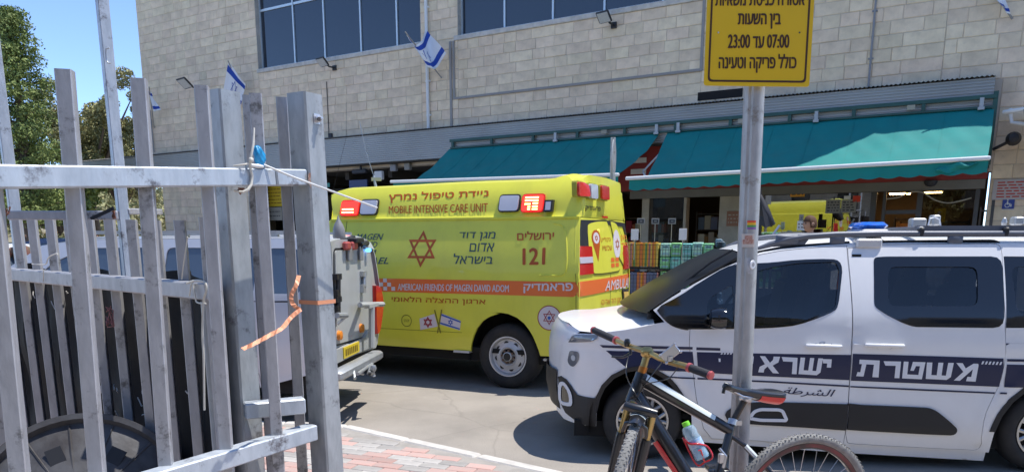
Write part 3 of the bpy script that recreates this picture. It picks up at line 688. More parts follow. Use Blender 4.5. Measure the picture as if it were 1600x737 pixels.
# ------------------------------------------------------------------ floodlights
lampb = mat('lamp_body', (.03, .03, .032), .5); lampg = mat('lamp_glass', (.55, .57, .58), .25, var=.15, vscale=30)
def flood(u, v, lab, w=.36, h=.30, tilt=.75, out=.45):
    x, z = PF.px(u, v, out); t = thing('floodlight', lab, 'floodlight', PF.w(x, z, out), 'floodlights on the stone wall')
    d = (PF.n*math.cos(tilt)*-1+PF.ez*math.sin(tilt)).normalized() if False else None
    nn = (PF.n*math.sin(tilt)-PF.ez*math.cos(tilt)).normalized(); ux = (PF.ex*.97+PF.n*.1).normalized(); up = nn.cross(ux); ux = up.cross(nn).normalized(); up.normalize()
    c = PF.w(x, z, out); m = M().box(c-nn*.03, (w, h, .05), (ux, up, nn), bev=.03); m.box(c-nn*.075, (w*.6, h*.6, .05), (ux, up, nn)); obj('housing', m, lampb, t)
    obj('glass', M().box(c-nn*.001, (w*.8, h*.8, .012), (ux, up, nn)), lampg, t)
    m = M().tube([PF.w(x+.08, z-.08, .0), PF.w(x+.08, z-.08, out*.55), c-nn*.06], .025, 6); m.box(PF.w(x+.08, z-.08, .02), (.14, .04, .14), AX); obj('bracket', m, lampb, t)
flood(503, 98, 'floodlight on the stone wall under the left window bank'); flood(943, 28, 'floodlight under the right window bank, nearest the yellow sign', .34, .30); flood(288, 131, 'floodlight on the left stone wall beside a galvanised bar', .5, .42, .7, .6)
m = M(); x = fx(514, 200); m.tube([PF.w(x, 4.7, .015), PF.w(x, 6.3, .015)], .012, 5); fbox(m, x-.0, x+.14, 4.68, 4.8, 0, .05); tag(obj('cable', m, ink), 'dark cable running down the wall from the left floodlight', 'cable')
# ------------------------------------------------------------------ flags
fwhite = mat('flag_white', (.78, .79, .82), .85); fblue = mat('flag_blue', (.02, .07, .38), .85); polem = mat('flag_pole', (.3, .28, .26), .6)
def flag(C4, lab, pole, fold=.05, star=True, group='flags hanging on the stone building', sag=0):
    """C4: world corners hoist-top, fly-top, fly-bottom, hoist-bottom"""
    A, B, C_, Dd = C4; nrm = (B-A).cross(Dd-A).normalized(); t = thing('flag', lab, 'flag', A, group)
    Lx = (B-A).length; Ly = (Dd-A).length
    def P(a, b, e=0):
        p = (A*(1-a)+B*a)*(1-b)+(Dd*(1-a)+C_*a)*b; return p+nrm*(fold*math.sin(a*8+b*3)*a+e)-Vector((0, 0, 1))*(sag*math.sin(math.pi*a)*(1-.5*b)+.02*sag*math.sin(a*20))
    W = lambda x, z, o: P(x, 1-z, o)
    for e in (0,): 
        m = M(); m.grid(lambda a, b: P(a, b), 16, 12); m.grid(lambda a, b: P(1-a, b, -.004), 16, 12); obj('cloth', m, fwhite, t, 60)
    m = M()
    for z0, z1 in ((.08, .24), (.76, .92)):
        for e in (.005, -.009): m.grid(lambda a, b: P(a, z0+(z1-z0)*b, e), 16, 2)
    if star:
        for e in (.006, -.010): starbars(m, .5, .5, .25, .03, lambda x, z: e, W, off=0, thick=0, sx=.7)
    obj('stripe', m, fblue, t, 60)
    obj('flagpole', M().tube(pole, .018, 6), polem, t)
fp = lambda u, v, o: (lambda q: PF.w(q[0], q[1], o))(PF.px(u, v, o))
flag([fp(357, 96, .7), fp(383, 132, .35), fp(377, 166, .3), fp(346, 158, .65)], 'blue and white flag standing upright on the left wall above the galvanised post', [fp(385, 160, .02), fp(356, 95, .75)], .04)
flag([fp(634, 52, 1.0), fp(668, 42, .5), fp(694, 86, .3), fp(668, 104, .6)], 'folded blue and white flag hanging by the white downpipe', [fp(690, 122, .02), fp(633, 50, 1.1)], .16, sag=.38)
flag([fp(231, 140, .6), fp(238, 148, .4), fp(249, 172, .35), fp(240, 174, .5)], 'small drooping flag seen beside the thick galvanised bar at left', [fp(241, 200, .02), fp(233, 136, .65)], .05, False)
flag([fp(1545, -14, .25), fp(1568, -14, .12), fp(1577, 24, .10), fp(1566, 10, .2)], 'tip of a blue and white flag at the top right edge', [fp(1582, 30, .02), fp(1540, -30, .3)], .03, False)
m = M(); m.tube([PF.w(fx(240, 210), 4.75, .05), PF.w(fx(240, 210), 6.2, .05)], .02, 6); tag(obj('conduit', m, grey), 'thin dark conduit on the left wall below the small flag', 'conduit')
# ================================================================== AMBULANCE
ayel = mat('fluo_yellow', (.80, .765, .065), .38, coat=.35, var=.06, vscale=1.5, rv=.08)
aor = mat('fluo_orange', (.86, .17, .03), .35, coat=.2); atx = mat('text_orange', (.50, .09, .004), .4); atg = mat('text_teal', (.035, .085, .09), .4); awh = mat('text_white', (.72, .66, .66), .4)
blk = mat('black_plastic', (.018, .018, .02), .5); rubber = mat('rubber', (.022, .022, .023), .8, bump=.3, bscale=120, var=.3, vscale=6, col2=(.04, .037, .034)); seamm = mat('seam_dark', (.16, .15, .01), .6)
dirt = mat('underbody', (.012, .012, .012), .9)
def house(m, W, cx, cz, r, d0=-.035, d1=-.32, z0=-.12):
    A_ = [(cx+r, cz+z0)]+[(cx+r*math.cos(t*math.pi/14), cz+r*math.sin(t*math.pi/14)) for t in range(15)]+[(cx-r, cz+z0)]
    n = len(A_); m.add([W(x, z, d0) for x, z in A_]+[W(x, z, d1) for x, z in A_], [(i, i+1, n+i+1, n+i) for i in range(n-1)]+[tuple(range(2*n-1, n-1, -1))])
PA = Pose(-.069, 7.93, .40); ACN = -1.02   # centre plane offset
def S_amb(x, z):
    o = .05
    if z > 1.15: o -= .15*((min(z, 1.83)-1.15)/.68)**1.4
    if z > 1.83: o -= .022+.09*(z-1.83)/.36+.06*max(0, (z-1.83)/.36)**3
    if z < .62: o -= .05*((.62-z)/.25)**1.5
    r = .05
    if x > AXR(z)-r: d = min(.999, (x-(AXR(z)-r))/r); o -= r*(1-math.sqrt(1-d*d))
    if x < -2.9: d = min(1, (-2.9-x)/1.9); o -= .45*d**2.2
    if z > 1.0 and x < -2.2: o -= .10*min(1, (-2.2-x)/.8)*(z-1.0)/1.0
    return o
def AXR(z): # x of the rear face
    if z > 1.83: return .80-.05*(z-1.83)
    return .845-.055*max(0, (z-1.1)/.73)**1.5
def rear_w(y, z, o=0): return None
PA.S = S_amb; weather(ayel, .16, (1.2, 1.2, .5), 8, .48, .75, (.30, .27, .06)); amb = thing('ambulance', 'yellow ambulance with orange stripe and star of David, parked in the road', 'ambulance', PA.w(-1.5, 0, ACN))
A1 = ZM(600, 260, 4.607); A2 = ZM(500, 240, 3.685); A3 = ZM(740, 240, 3.685); A4 = ZM(520, 420, 3.685); A5 = ZM(740, 420, 3.685)
c45 = .707
def xe(z): return AXR(z)-.05+.05*c45
arch = PA.pxs(A4((795, 478), (795, 450), (800, 420), (812, 380), (830, 340), (862, 300), (900, 275), (958, 255))+A5((100, 252), (150, 250), (200, 258), (250, 280), (290, 312), (320, 350), (343, 390), (360, 430), (375, 470), (385, 508)))
arch[0] = (arch[0][0], .392); arch[-1] = (arch[-1][0], .39)
low = [(-4.45, .40), (-3.75, .40)]
farch = [(-3.36-.44*math.cos(t*math.pi/10), .40+.44*math.sin(t*math.pi/10)) for t in range(11)]
farch = [(x-.02, z) for x, z in farch]
side = [(-4.60, .45)]+farch+arch+[(xe(.39), .392)]+[(xe(z), z) for z in (.6, .9, 1.1, 1.3, 1.5, 1.7, 1.822)]+[(-2.25, 1.822), (-2.55, 1.80), (-2.78, 1.72), (-3.35, 1.18), (-3.9, 1.08), (-4.5, .95), (-4.7, .80), (-4.72, .55)]
cabwin = [(-2.70, 1.62), (-3.22, 1.17), (-2.35, 1.17), (-2.35, 1.64)]
both = []
def nearfar(P, cn): return (lambda x, z, o: P.w(x, z, o)), (lambda x, z, o: P.w(x, z, 2*cn-o))
AN, AF = nearfar(PA, ACN)
# body shell
m = M()
for W in (AN, AF): panel(m, side, S_amb, W, [fillet(cabwin, .06)], g=.09, thick=.03)
# roof line of high top
top = [(-2.28, 1.828), (xe(1.84), 1.828)]+[(xe(z), z) for z in (1.9, 2.0, 2.1)]
tl = PA.pxs(A1((1345, 90), (1335, 76), (1318, 68), (1300, 70), (1270, 76), (1230, 88), (1200, 97), (1150, 103), (1100, 106), (700, 118), (400, 131), (0, 153))+A2((140, 207), (110, 215), (65, 238)))
tl = [(x, z) for x, z in tl if x < xe(2.1)+.02]
hside = top+tl+[(-2.30, 1.95)]
for W in (AN, AF): panel(m, hside, S_amb, W, g=.05, thick=.03)
# roof sheet over the tl curve
def crown(m, prof, S, cn, P, rise=.05, n=14, flip=False, bow=0):
    V = []
    for k, (x, z) in enumerate(prof):
        o0 = S(x, z)
        for i in range(n+1):
            t = -1+2*i/n; V.append(P.w(x+bow*(1-t*t), z+rise*(1-t**4), cn+(o0-cn)*t))
    m.add(V, [(k*(n+1)+i, k*(n+1)+i+1, (k+1)*(n+1)+i+1, (k+1)*(n+1)+i) for k in range(len(prof)-1) for i in range(n)])
crown(m, [(xe(2.0), 2.0), (xe(2.1), 2.1)]+tl+[(-2.30, 1.95), (-2.28, 1.83)], S_amb, ACN, PA, .05)
crown(m, [(-2.25, 1.822), (-2.55, 1.80), (-2.78, 1.72)], S_amb, ACN, PA, .03, bow=-.05); crown(m, [(-3.35, 1.18), (-3.9, 1.08), (-4.5, .95), (-4.7, .80), (-4.72, .55), (-4.60, .42)], S_amb, ACN, PA, .04, bow=-.22)
obj('body', m, ayel, amb, 35)
m = M(); crown(m, [(-2.78, 1.72), (-3.05, 1.46), (-3.35, 1.18)], lambda x, z: S_amb(x, z)-.04, ACN, PA, .03, bow=-.08)
obj('windshield', m, glassd, amb, 40)
for W in (AN, AF): obj('cab_window', panel(M(), inset(fillet(cabwin, .06), .0), S_amb, W, g=.15, off=-.012, thick=0), glassd, amb, 40)
m = M(); 
def rib_edge(z0): 
    return [(-2.28, z0), (xe(z0), z0), (xe(z0), z0+.022), (-2.28, z0+.022)]
panel(m, rib_edge(1.812), lambda x, z: S_amb(x, 1.80)+.0, AN, g=.12, off=.012, thick=.03); obj('gutter', m, ayel, amb, 40)
# rear face : local (y,z), y = distance from near body plane away from camera
class RPose:
    def __init__(s, P, X): s.P = P; s.X = X
    def w(s, y, z, e=0): return s.P.w(s.X(y, z)+e, z, .05-y)
    def px(s, u, v):
        x = .8
        for k in range(8):
            d = ray(u, v); O = s.P.O+s.P.ex*x; t = (O-CAM).dot(s.P.ex)/d.dot(s.P.ex); q = CAM+d*t-s.P.O; y = .05-q.dot(s.P.n); z = q.z; y = max(-.1, min(2.6, y)); x = .5*x+.5*s.X(y, z)
        return (y, z)
    def pxs(s, pts): return [s.px(u, v) for u, v in pts]
WD = 2*(.05-ACN)
def XR(y, z):
    r = .05; b = AXR(z); t = (y-WD/2)/(WD/2); x = b+.05*(1-abs(t)**2.5)-.05+.018
    s0 = .05-S_amb(0, z)   # body edge inset at this height
    yy = min(y-s0, WD-s0-y)
    if yy < r: d = min(.999, (r-max(yy, 0))/r); x -= r*(1-math.sqrt(1-d*d))
    if z < .75: x += .03*min(1, (.75-z)/.15)
    return x
AXR0 = AXR
RA = RPose(PA, XR); RS = lambda y, z: 0.0; RW = lambda y, z, o: RA.w(y, z, o)
def ye(z): return (.05-S_amb(0, z))+.05*(1-c45)-.012
m = M(); zz = [.39, .6, .9, 1.2, 1.5, 1.7, 1.822]
outl = [(ye(z), z) for z in zz]+[(WD-ye(z), z) for z in reversed(zz)]
panel(m, outl, RS, RW, g=.09, thick=.0); zz = [1.828, 1.9, 2.0, 2.08, 2.14, 2.19, 2.22]
outl = [(ye(z), z) for z in zz]+[(ye(2.22)+.1, 2.262), (WD/2, 2.275), (WD-.1-ye(2.22), 2.262)]+[(WD-ye(z), z) for z in reversed(zz)]
panel(m, outl, RS, RW, g=.09, thick=.10); obj('rear_panel', m, ayel, amb, 35)
# rear doors frame etc
R3 = A3
y0_ = lambda z: ye(z)+.024
blackf = [(y0_(1.53), 1.53), (y0_(1.7), 1.70), (y0_(1.8)+.02, 1.80), (WD/2, 1.812), (WD-y0_(1.8)-.02, 1.80), (WD-y0_(1.7), 1.70), (WD-y0_(1.4), 1.40), (WD-y0_(1.4)-.05, 1.40), (WD-y0_(1.7)-.07, 1.66), (WD-.34, 1.755), (WD/2, 1.765), (.56, 1.765), (.48, 1.74), (.44, 1.68), (.425, 1.535)]
obj('door_surround', panel(M(), blackf, RS, RW, g=.04, off=.009, thick=.015), blk, amb, 40)
tail = [(ye(1.53)+.024, 1.535), (.42, 1.532), (.43, 1.40), (.44, 1.245), (ye(1.24)+.024, 1.245)]; tg = mat('tail_red', (.60, .02, .015), .25, coat=.5); tw = mat('tail_white', (.6, .55, .6), .3)
t1 = [(ye(1.4)+.026, 1.425), (.41, 1.425), (.415, 1.362), (ye(1.4)+.026, 1.362)]
to = obj('tail_light', panel(M(), fillet(tail, .02), RS, RW, g=.04, off=.014, thick=.02), tg, amb, 40); obj('reflector', panel(M(), t1, RS, RW, g=.04, off=.019, thick=.006), tw, to, 40)
def far(pl): return [(WD-y, z) for y, z in pl]
to = obj('tail_light', panel(M(), fillet(far(tail), .02), RS, RW, g=.1, off=.02, thick=.03), tg, amb, 40)
for q, nm in (((650, 418), (662, 402), (700, 392), (752, 388), (765, 392), (838, 640), (838, 668), (820, 676), (700, 692), (684, 680), (660, 560)), 'L'), (((778, 392), (800, 392), (822, 410), (850, 480), (892, 640), (888, 656), (852, 662)), 'R'):
    pl = chaikin(RA.pxs(R3(*q)), 1); o = obj('rear_door', panel(M(), pl, RS, RW, g=.12, off=.010, thick=.012), ayel, amb, 40)
    obj('door_seal', panel(M(), inset(pl, -.018), RS, RW, [inset(pl, .002)], g=.12, off=.006, thick=.01), seamm, o)
m = M(); a = RA.px(*R3((762, 380))[0]); b = RA.px(*R3((850, 700))[0]); ym = WD/2+.02
m.grid(lambda u, v: RA.w(ym-.006+.012*u, .45+1.36*v, .004), 1, 12); obj('door_gap', m, seamm, amb)
hx = RA.pxs(A5((850, 115), (900, 108), (905, 195), (858, 205))); obj('door_handle', panel(M(), fillet(hx, .03), RS, RW, g=.2, off=.015, thick=.02), blk, amb); hx = inset(hx, .035); obj('latch', panel(M(), hx, RS, RW, g=.2, off=.022, thick=.01), mat('latch_gold', (.7, .45, .1), .4), amb)
red_l = mat('lens_red', (.62, .02, .01), .2, coat=.6, bump=.3, bscale=60); whl = mat('lens_clear', (.55, .55, .6), .15, coat=.8, bump=.3, bscale=60)
for i, q in enumerate((((575, 168), (614, 163), (619, 240), (582, 250)), ((643, 178), (683, 175), (687, 262), (648, 262)), ((710, 190), (750, 186), (754, 262), (720, 268)))):
    pl = RA.pxs(R3(*q)); y0 = min(p[0] for p in pl); y1 = max(p[0] for p in pl); z0 = min(p[1] for p in pl)+.01; z1 = max(p[1] for p in pl)-.01
    lo = obj('rear_warning_light', panel(M(), fillet(inset(rect(y0, z0, y1, z1), -.012), .03), RS, RW, g=.2, off=.035, thick=.05), mat('gasket', (.35, .33, .03), .5) if not i else MT.get('gk'), amb, 40)
    if not i: MT['gk'] = lo.data.materials[0]
    obj('lens', panel(M(), fillet(rect(y0, z0, y1, z1), .03), RS, RW, g=.2, off=.06, thick=.03), (red_l, whl, red_l)[i], lo, 40)
# stripe rear, text
def rq(s): return RA.pxs(s)
sr = rq(A5((592, 72), (920, 28), (920, 108), (592, 160))); z0 = sum(p[1] for p in (sr[2], sr[3]))/2; z1 = (sr[0][1]+sr[1][1])/2
ZS0, ZS1 = 1.027, 1.178
m = M(); panel(m, [(ye(1.1)+.0, ZS0), (WD-ye(1.1), ZS0), (WD-ye(1.1), ZS1), (ye(1.1), ZS1)], RS, RW, g=.08, off=.0065, thick=0)
panel(m, [(-1.56, 1.02), (xe(1.1), ZS0), (xe(1.1), ZS1), (-1.56, ZS1-.01)], S_amb, AN, g=.08, off=.0025, thick=0); panel(m, [(-3.0, 1.02), (xe(1.1), ZS0), (xe(1.1), ZS1), (-3.0, ZS1-.01)], S_amb, AF, g=.1, off=.0025, thick=0); obj('stripe', m, aor, amb, 60)
m = M(); q = rq(A5((760, 68), (898, 40), (905, 95), (752, 125))); letter(m, 'AMBULANCE', q, RS, RW, .010, bold=.015); obj('lettering', m, awh, amb)
m = M(); q = rq(A5((733, 178), (845, 163), (845, 205), (733, 218))); letter(m, 'מגן דוד אדום'[::-1], q, RS, RW, .009); obj('lettering', m, atx, amb)
m = M(); q = rq(A5((700, 238), (800, 222), (800, 262), (700, 270))); letter(m, '1221-101', q, RS, RW, .009, bold=.01); obj('lettering', m, aor, amb)
m = M(); q = rq(R3((728, 482), (782, 478), (785, 508), (730, 512))); letter(m, 'בקליק'[::-1], q, RS, RW, .0125); obj('lettering', m, atx, amb); m = M(); q = rq(R3((735, 530), (790, 528), (792, 555), (738, 557))); letter(m, 'עכשיו'[::-1], q, RS, RW, .0125); obj('lettering', m, atx, amb)
m = M(); q = rq(R3((785, 598), (830, 595), (833, 650), (788, 655)));
for k in range(2):
    for j in range(2): panel(m, rect(q[0][0]+k*(q[1][0]-q[0][0])*.55, q[3][1]+j*(q[0][1]-q[3][1])*.55, q[0][0]+(k*.55+.42)*(q[1][0]-q[0][0]), q[3][1]+(j*.55+.42)*(q[0][1]-q[3][1])), RS, RW, g=.3, off=.0125, thick=0)
q = rq(R3((840, 470), (872, 468), (875, 500), (842, 503))); letter(m, 'מגן'[::-1], q, RS, RW, .0125); q = rq(R3((845, 515), (878, 512), (882, 545), (848, 548))); letter(m, 'דוד'[::-1], q, RS, RW, .0125); q = rq(R3((852, 565), (886, 560), (890, 600), (858, 604))); letter(m, 'אדום'[::-1], q, RS, RW, .0125); obj('lettering', m, aor, amb)
q = rq(R3((700, 485)))[0]; m = M(); panel(m, ring2(q[0], q[1], .085, 20, 1.7), RS, RW, g=.3, off=.0125, thick=0); panel(m, [(q[0]-.12, q[1]-.06), (q[0]+.12, q[1]-.06), (q[0]+.03, q[1]-.25)], RS, RW, g=.3, off=.0123, thick=0); obj('pin_sticker', m, atx, amb)
m = M(); panel(m, ring2(q[0], q[1], .06, 20, 1.7), RS, RW, g=.3, off=.0135, thick=0); q2 = rq(R3((822, 520)))[0]; panel(m, chaikin(ring2(q2[0]-.02, q2[1], .17, 12, 1.0), 1), RS, RW, g=.3, off=.012, thick=0); obj('sticker', m, awh, amb)
m = M(); starbars(m, q[0], q[1], .035, .006, RS, RW, .014, 0, 1.7); starbars(m, q2[0], q2[1], .07, .008, RS, RW, .0135, 0, 1.5); obj('emblem', m, atx, amb)
m = M(); q = rq(R3((642, 300), (728, 308), (728, 340), (642, 332))); letter(m, 'פראמדיק'[::-1], q, RS, RW, .006, bold=.01); obj('lettering', m, blk, amb)
m = M(); q = rq(R3((735, 358), (765, 360), (765, 372), (735, 370))); panel(m, q, RS, RW, g=.3, off=.016, thick=.005); obj('brake_light', m, tg, amb)
m = M(); panel(m, rect(.08, .46, WD-.08, .66), RS, RW, g=.12, off=.07, thick=.09); panel(m, [(.35, .30), (WD-.35, .30), (WD-.35, .45), (.35, .45)], RS, RW, g=.15, off=.05, thick=.05); obj('bumper', m, blk, amb, 40)
# side text, all fitted to the side surface
def sq(s): return PA.pxs(s)
T1, T2, T3 = atx, atg, M()
def lt_(mt, q1, q2, S, W, off=.0032, **k): m = M(); letter(m, q1, q2, S, W, off, **k); obj('lettering', m, mt, amb)
lt_(atx, 'ניידת טיפול נמרץ'[::-1], sq(A1((40, 192), (752, 163), (752, 228), (40, 263))), S_amb, AN, bold=.025)
lt_(atx, 'MOBILE INTENSIVE CARE UNIT', sq(A1((36, 286), (748, 264), (748, 327), (36, 338))), S_amb, AN, bold=.008)
lt_(atx, 'ירושלים'[::-1], sq(A1((960, 468), (1224, 462), (1222, 525), (960, 530))), S_amb, AN, bold=.025)
lt_(atx, '121', sq(A1((997, 590), (1160, 585), (1160, 703), (1002, 705))), S_amb, AN, bold=.04, shear=.05)
lt_(atx, 'ארגון ההצלה הלאומי'[::-1], sq(A4((340, 155), (880, 170), (878, 212), (340, 196))), S_amb, AN, bold=.01)
lt_(atg, 'מגן דוד'[::-1], sq(A1((545, 472), (805, 470), (800, 538), (545, 530))), S_amb, AN, bold=.01, shear=.12)
lt_(atg, 'אדום'[::-1], sq(A1((615, 553), (796, 550), (790, 612), (615, 612))), S_amb, AN, bold=.01, shear=.12)
lt_(atg, 'בישראל'[::-1], sq(A1((503, 625), (783, 637), (780, 700), (503, 700))), S_amb, AN, bold=.01, shear=.12)
for s, q in (('MAGEN', ((212, 462), (367, 460), (360, 497), (207, 495))), ('DAVID', ((212, 507), (333, 507), (328, 541), (207, 541))), ('ADOM', ((205, 553), (325, 552), (322, 586), (200, 586))), ('ISRAEL', ((215, 597), (398, 597), (393, 634), (210, 634)))): lt_(atg, s, sq(A2(*q)), S_amb, AN, bold=.02, shear=.25)
lt_(awh, 'AMERICAN FRIENDS OF MAGEN DAVID ADOM', sq(A4((377, 84), (1014, 92), (1014, 132), (375, 122))), S_amb, AN, .005, bold=.022)
lt_(awh, 'פראמדיק'[::-1], sq(A5((290, 86), (572, 80), (572, 142), (290, 138))), S_amb, AN, .005, bold=.035)
qx = sq(A4((245, 62), (350, 62))); x0 = qx[0][0]
for i in range(5):
    for j in range(3):
        if (i+j) % 2 == 0 and not (i == 4 and j < 2) or (i == 4 and j == 2): panel(T3, rect(x0+i*.053, ZS0+.008+(2-j)*.046, x0+i*.053+.05, ZS0+.008+(2-j)*.046+.043), S_amb, AN, g=.3, off=.005, thick=0)
objs('checker', T3, awh, amb)
m = M(); q = sq(A1((287, 460), (258, 728), (272, 593))); cx, cz = q[2]; starbars(m, cx, cz, (q[0][1]-q[1][1])/2, .026, S_amb, AN, .003, 0, 1.0); obj('star_emblem', m, atx, amb)
# crossed flags, badge, round sticker
m = M(); a = sq(A4((500, 285), (585, 258), (605, 330), (505, 350))); panel(m, a, S_amb, AN, g=.2, off=.003, thick=0); b = sq(A4((628, 255), (738, 298), (732, 352), (618, 318))); panel(m, b, S_amb, AN, g=.2, off=.003, thick=0)
bd = sq(A5((436, 281)))[0]; panel(m, ring2(bd[0], bd[1], .128), S_amb, AN, g=.2, off=.003, thick=0); obj('flag_sticker', m, awh, amb)
m = M(); c = sum(p[0] for p in a)/4, sum(p[1] for p in a)/4; starbars(m, c[0], c[1], .065, .012, S_amb, AN, .0045, 0); panel(m, ring2(bd[0], bd[1], .13), S_amb, AN, [ring2(bd[0], bd[1], .121)], g=.2, off=.0045, thick=0); starbars(m, bd[0], bd[1]+.003, .078, .008, S_amb, AN, .0045, 0); obj('star_sticker', m, mat('sticker_red', (.35, .03, .04), .5), amb)
m = M(); c = sum(p[0] for p in b)/4, sum(p[1] for p in b)/4; starbars(m, c[0], c[1], .035, .007, S_amb, AN, .0045, 0)
def lerp2(p, q, t): return (p[0]+(q[0]-p[0])*t, p[1]+(q[1]-p[1])*t)
for t0, t1_ in ((.05, .2), (.8, .95)): panel(m, [lerp2(b[0], b[3], t0), lerp2(b[1], b[2], t0), lerp2(b[1], b[2], t1_), lerp2(b[0], b[3], t1_)], S_amb, AN, g=.2, off=.0045, thick=0)
panel(m, ring2(bd[0], bd[1], .018, 8), S_amb, AN, g=.2, off=.006, thick=0); obj('blue_sticker', m, mat('sticker_blue', (.03, .12, .45), .5), amb)
m = M()
for q in (((587, 235), (622, 368)), ((628, 233), (604, 368))):
    p = sq(A4(*q)); d = .008; panel(m, [(p[0][0]-d, p[0][1]), (p[0][0]+d, p[0][1]), (p[1][0]+d, p[1][1]), (p[1][0]-d, p[1][1])], S_amb, AN, g=.2, off=.005, thick=0)
p = sq(A4((425, 297)))[0]; panel(m, ring2(p[0], p[1], .068), S_amb, AN, [ring2(p[0], p[1], .060)], g=.2, off=.003, thick=0); letter(m, 'STOP', [(p[0]-.035, p[1]+.015), (p[0]+.035, p[1]+.015), (p[0]+.035, p[1]-.015), (p[0]-.035, p[1]-.015)], S_amb, AN); obj('round_sticker', m, mat('sticker_olive', (.22, .20, .02), .5), amb)
# side lamps
lit = mat('lit_red', (.8, .02, .01), .2, coat=.5, emit=(1, .035, .02, .9)); litb = mat('lit_bars', (1, .5, .15), emit=(1, .5, .12, 5)); gk = blk
def slamp(px4, mt, lab=None, bars=0):
    q = sq(px4); x0 = min(p[0] for p in q); x1 = max(p[0] for p in q); z0 = min(p[1] for p in q); z1 = max(p[1] for p in q)
    o = obj('warning_light', panel(M(), fillet(inset(rect(x0, z0, x1, z1), -.014), .04), S_amb, AN, g=.2, off=.02, thick=.04), gk if mt is not lit else red_l, amb, 40)
    obj('lens', panel(M(), fillet(rect(x0, z0, x1, z1), .03), S_amb, AN, g=.2, off=.035, thick=.02), mt, o, 40)
    if bars:
        m = M()
        for k, (a, b, c) in enumerate(bars): panel(m, rect(x0+(x1-x0)*a, z0+(z1-z0)*c, x0+(x1-x0)*b, z0+(z1-z0)*(c+.085)), S_amb, AN, g=.3, off=.037, thick=.002)
        obj('lit_element', m, litb, o)
slamp(A2((136, 275), (222, 275), (222, 352), (136, 352)), lit, bars=((.1, .78, .14), (.1, .76, .36)))
slamp(A2((250, 270), (328, 270), (328, 347), (250, 347)), whl)
slamp(A3((162, 243), (260, 243), (258, 328), (162, 328)), whl)
slamp(A3((292, 240), (399, 240), (399, 330), (292, 330)), lit, bars=((.14, .78, .80), (.14, .78, .62), (.14, .42, .40), (.52, .78, .44), (.3, .42, .22), (.52, .78, .25), (.3, .42, .08), (.52, .78, .08)))
q = sq(A3((420, 268), (468, 268), (468, 335), (420, 335))); x0, x1, z0, z1 = q[0][0], q[1][0], q[2][1], q[0][1]
o = obj('scene_light', panel(M(), rect(x0, z0, x1, z1), S_amb, AN, g=.2, off=.06, thick=.08), blk, amb); obj('lens', panel(M(), inset(rect(x0, z0, x1, z1), .018), S_amb, AN, g=.2, off=.066, thick=.01), whl, o)
# embossed panel behind the last letters, seams, tail edge seam
def emb(px, wd=.012):
    q = chaikin(sq(px), 1, closed=False); out = [(x, z) for x, z in q]; back = [(x-wd if i < len(q)*.5 else x-wd, z-wd*.3) for i, (x, z) in enumerate(q)]
    return out+back[::-1]
m = M(); L_ = sq(A3((380, 700), (500, 703), (528, 690), (538, 640), (538, 540), (532, 460), (522, 425), (500, 405), (460, 402)))
L_ = chaikin(L_, 2, closed=False); tube3 = [AN(x, z, S_amb(x, z)+.001) for x, z in L_]; m.tube(tube3, .008, 6); obj('pressed_edge', m, ayel, amb, 60)
m = M()
def seam(pts, wd=.006, S=S_amb, W=AN, off=.0018):
    v = []
    pts = [pts[0]]+[p for a, b in zip(pts, pts[1:]) for p in ((a[0]*.5+b[0]*.5, a[1]*.5+b[1]*.5), b)]
    for i, (x, z) in enumerate(pts):
        a = pts[max(i-1, 0)]; b = pts[min(i+1, len(pts)-1)]; d = Vector((b[0]-a[0], b[1]-a[1])).normalized(); nx, nz = -d.y*wd/2, d.x*wd/2
        v += [W(x+nx, z+nz, S(x, z)+off), W(x-nx, z-nz, S(x, z)+off)]
    m.add(v, [(2*i, 2*i+1, 2*i+3, 2*i+2) for i in range(len(pts)-1)])
seam(sq(A3((586, 690), (590, 735)))+sq(A5((590, 300), (590, 335)))[-1:]+[(xe(.5)-.02, .5)]); seam([(-2.05, 1.81), (-2.05, 1.5), (-2.05, .42)], .008); seam([(-1.9, .60), (-.50, .60)], .004); obj('panel_seam', m, seamm, amb)
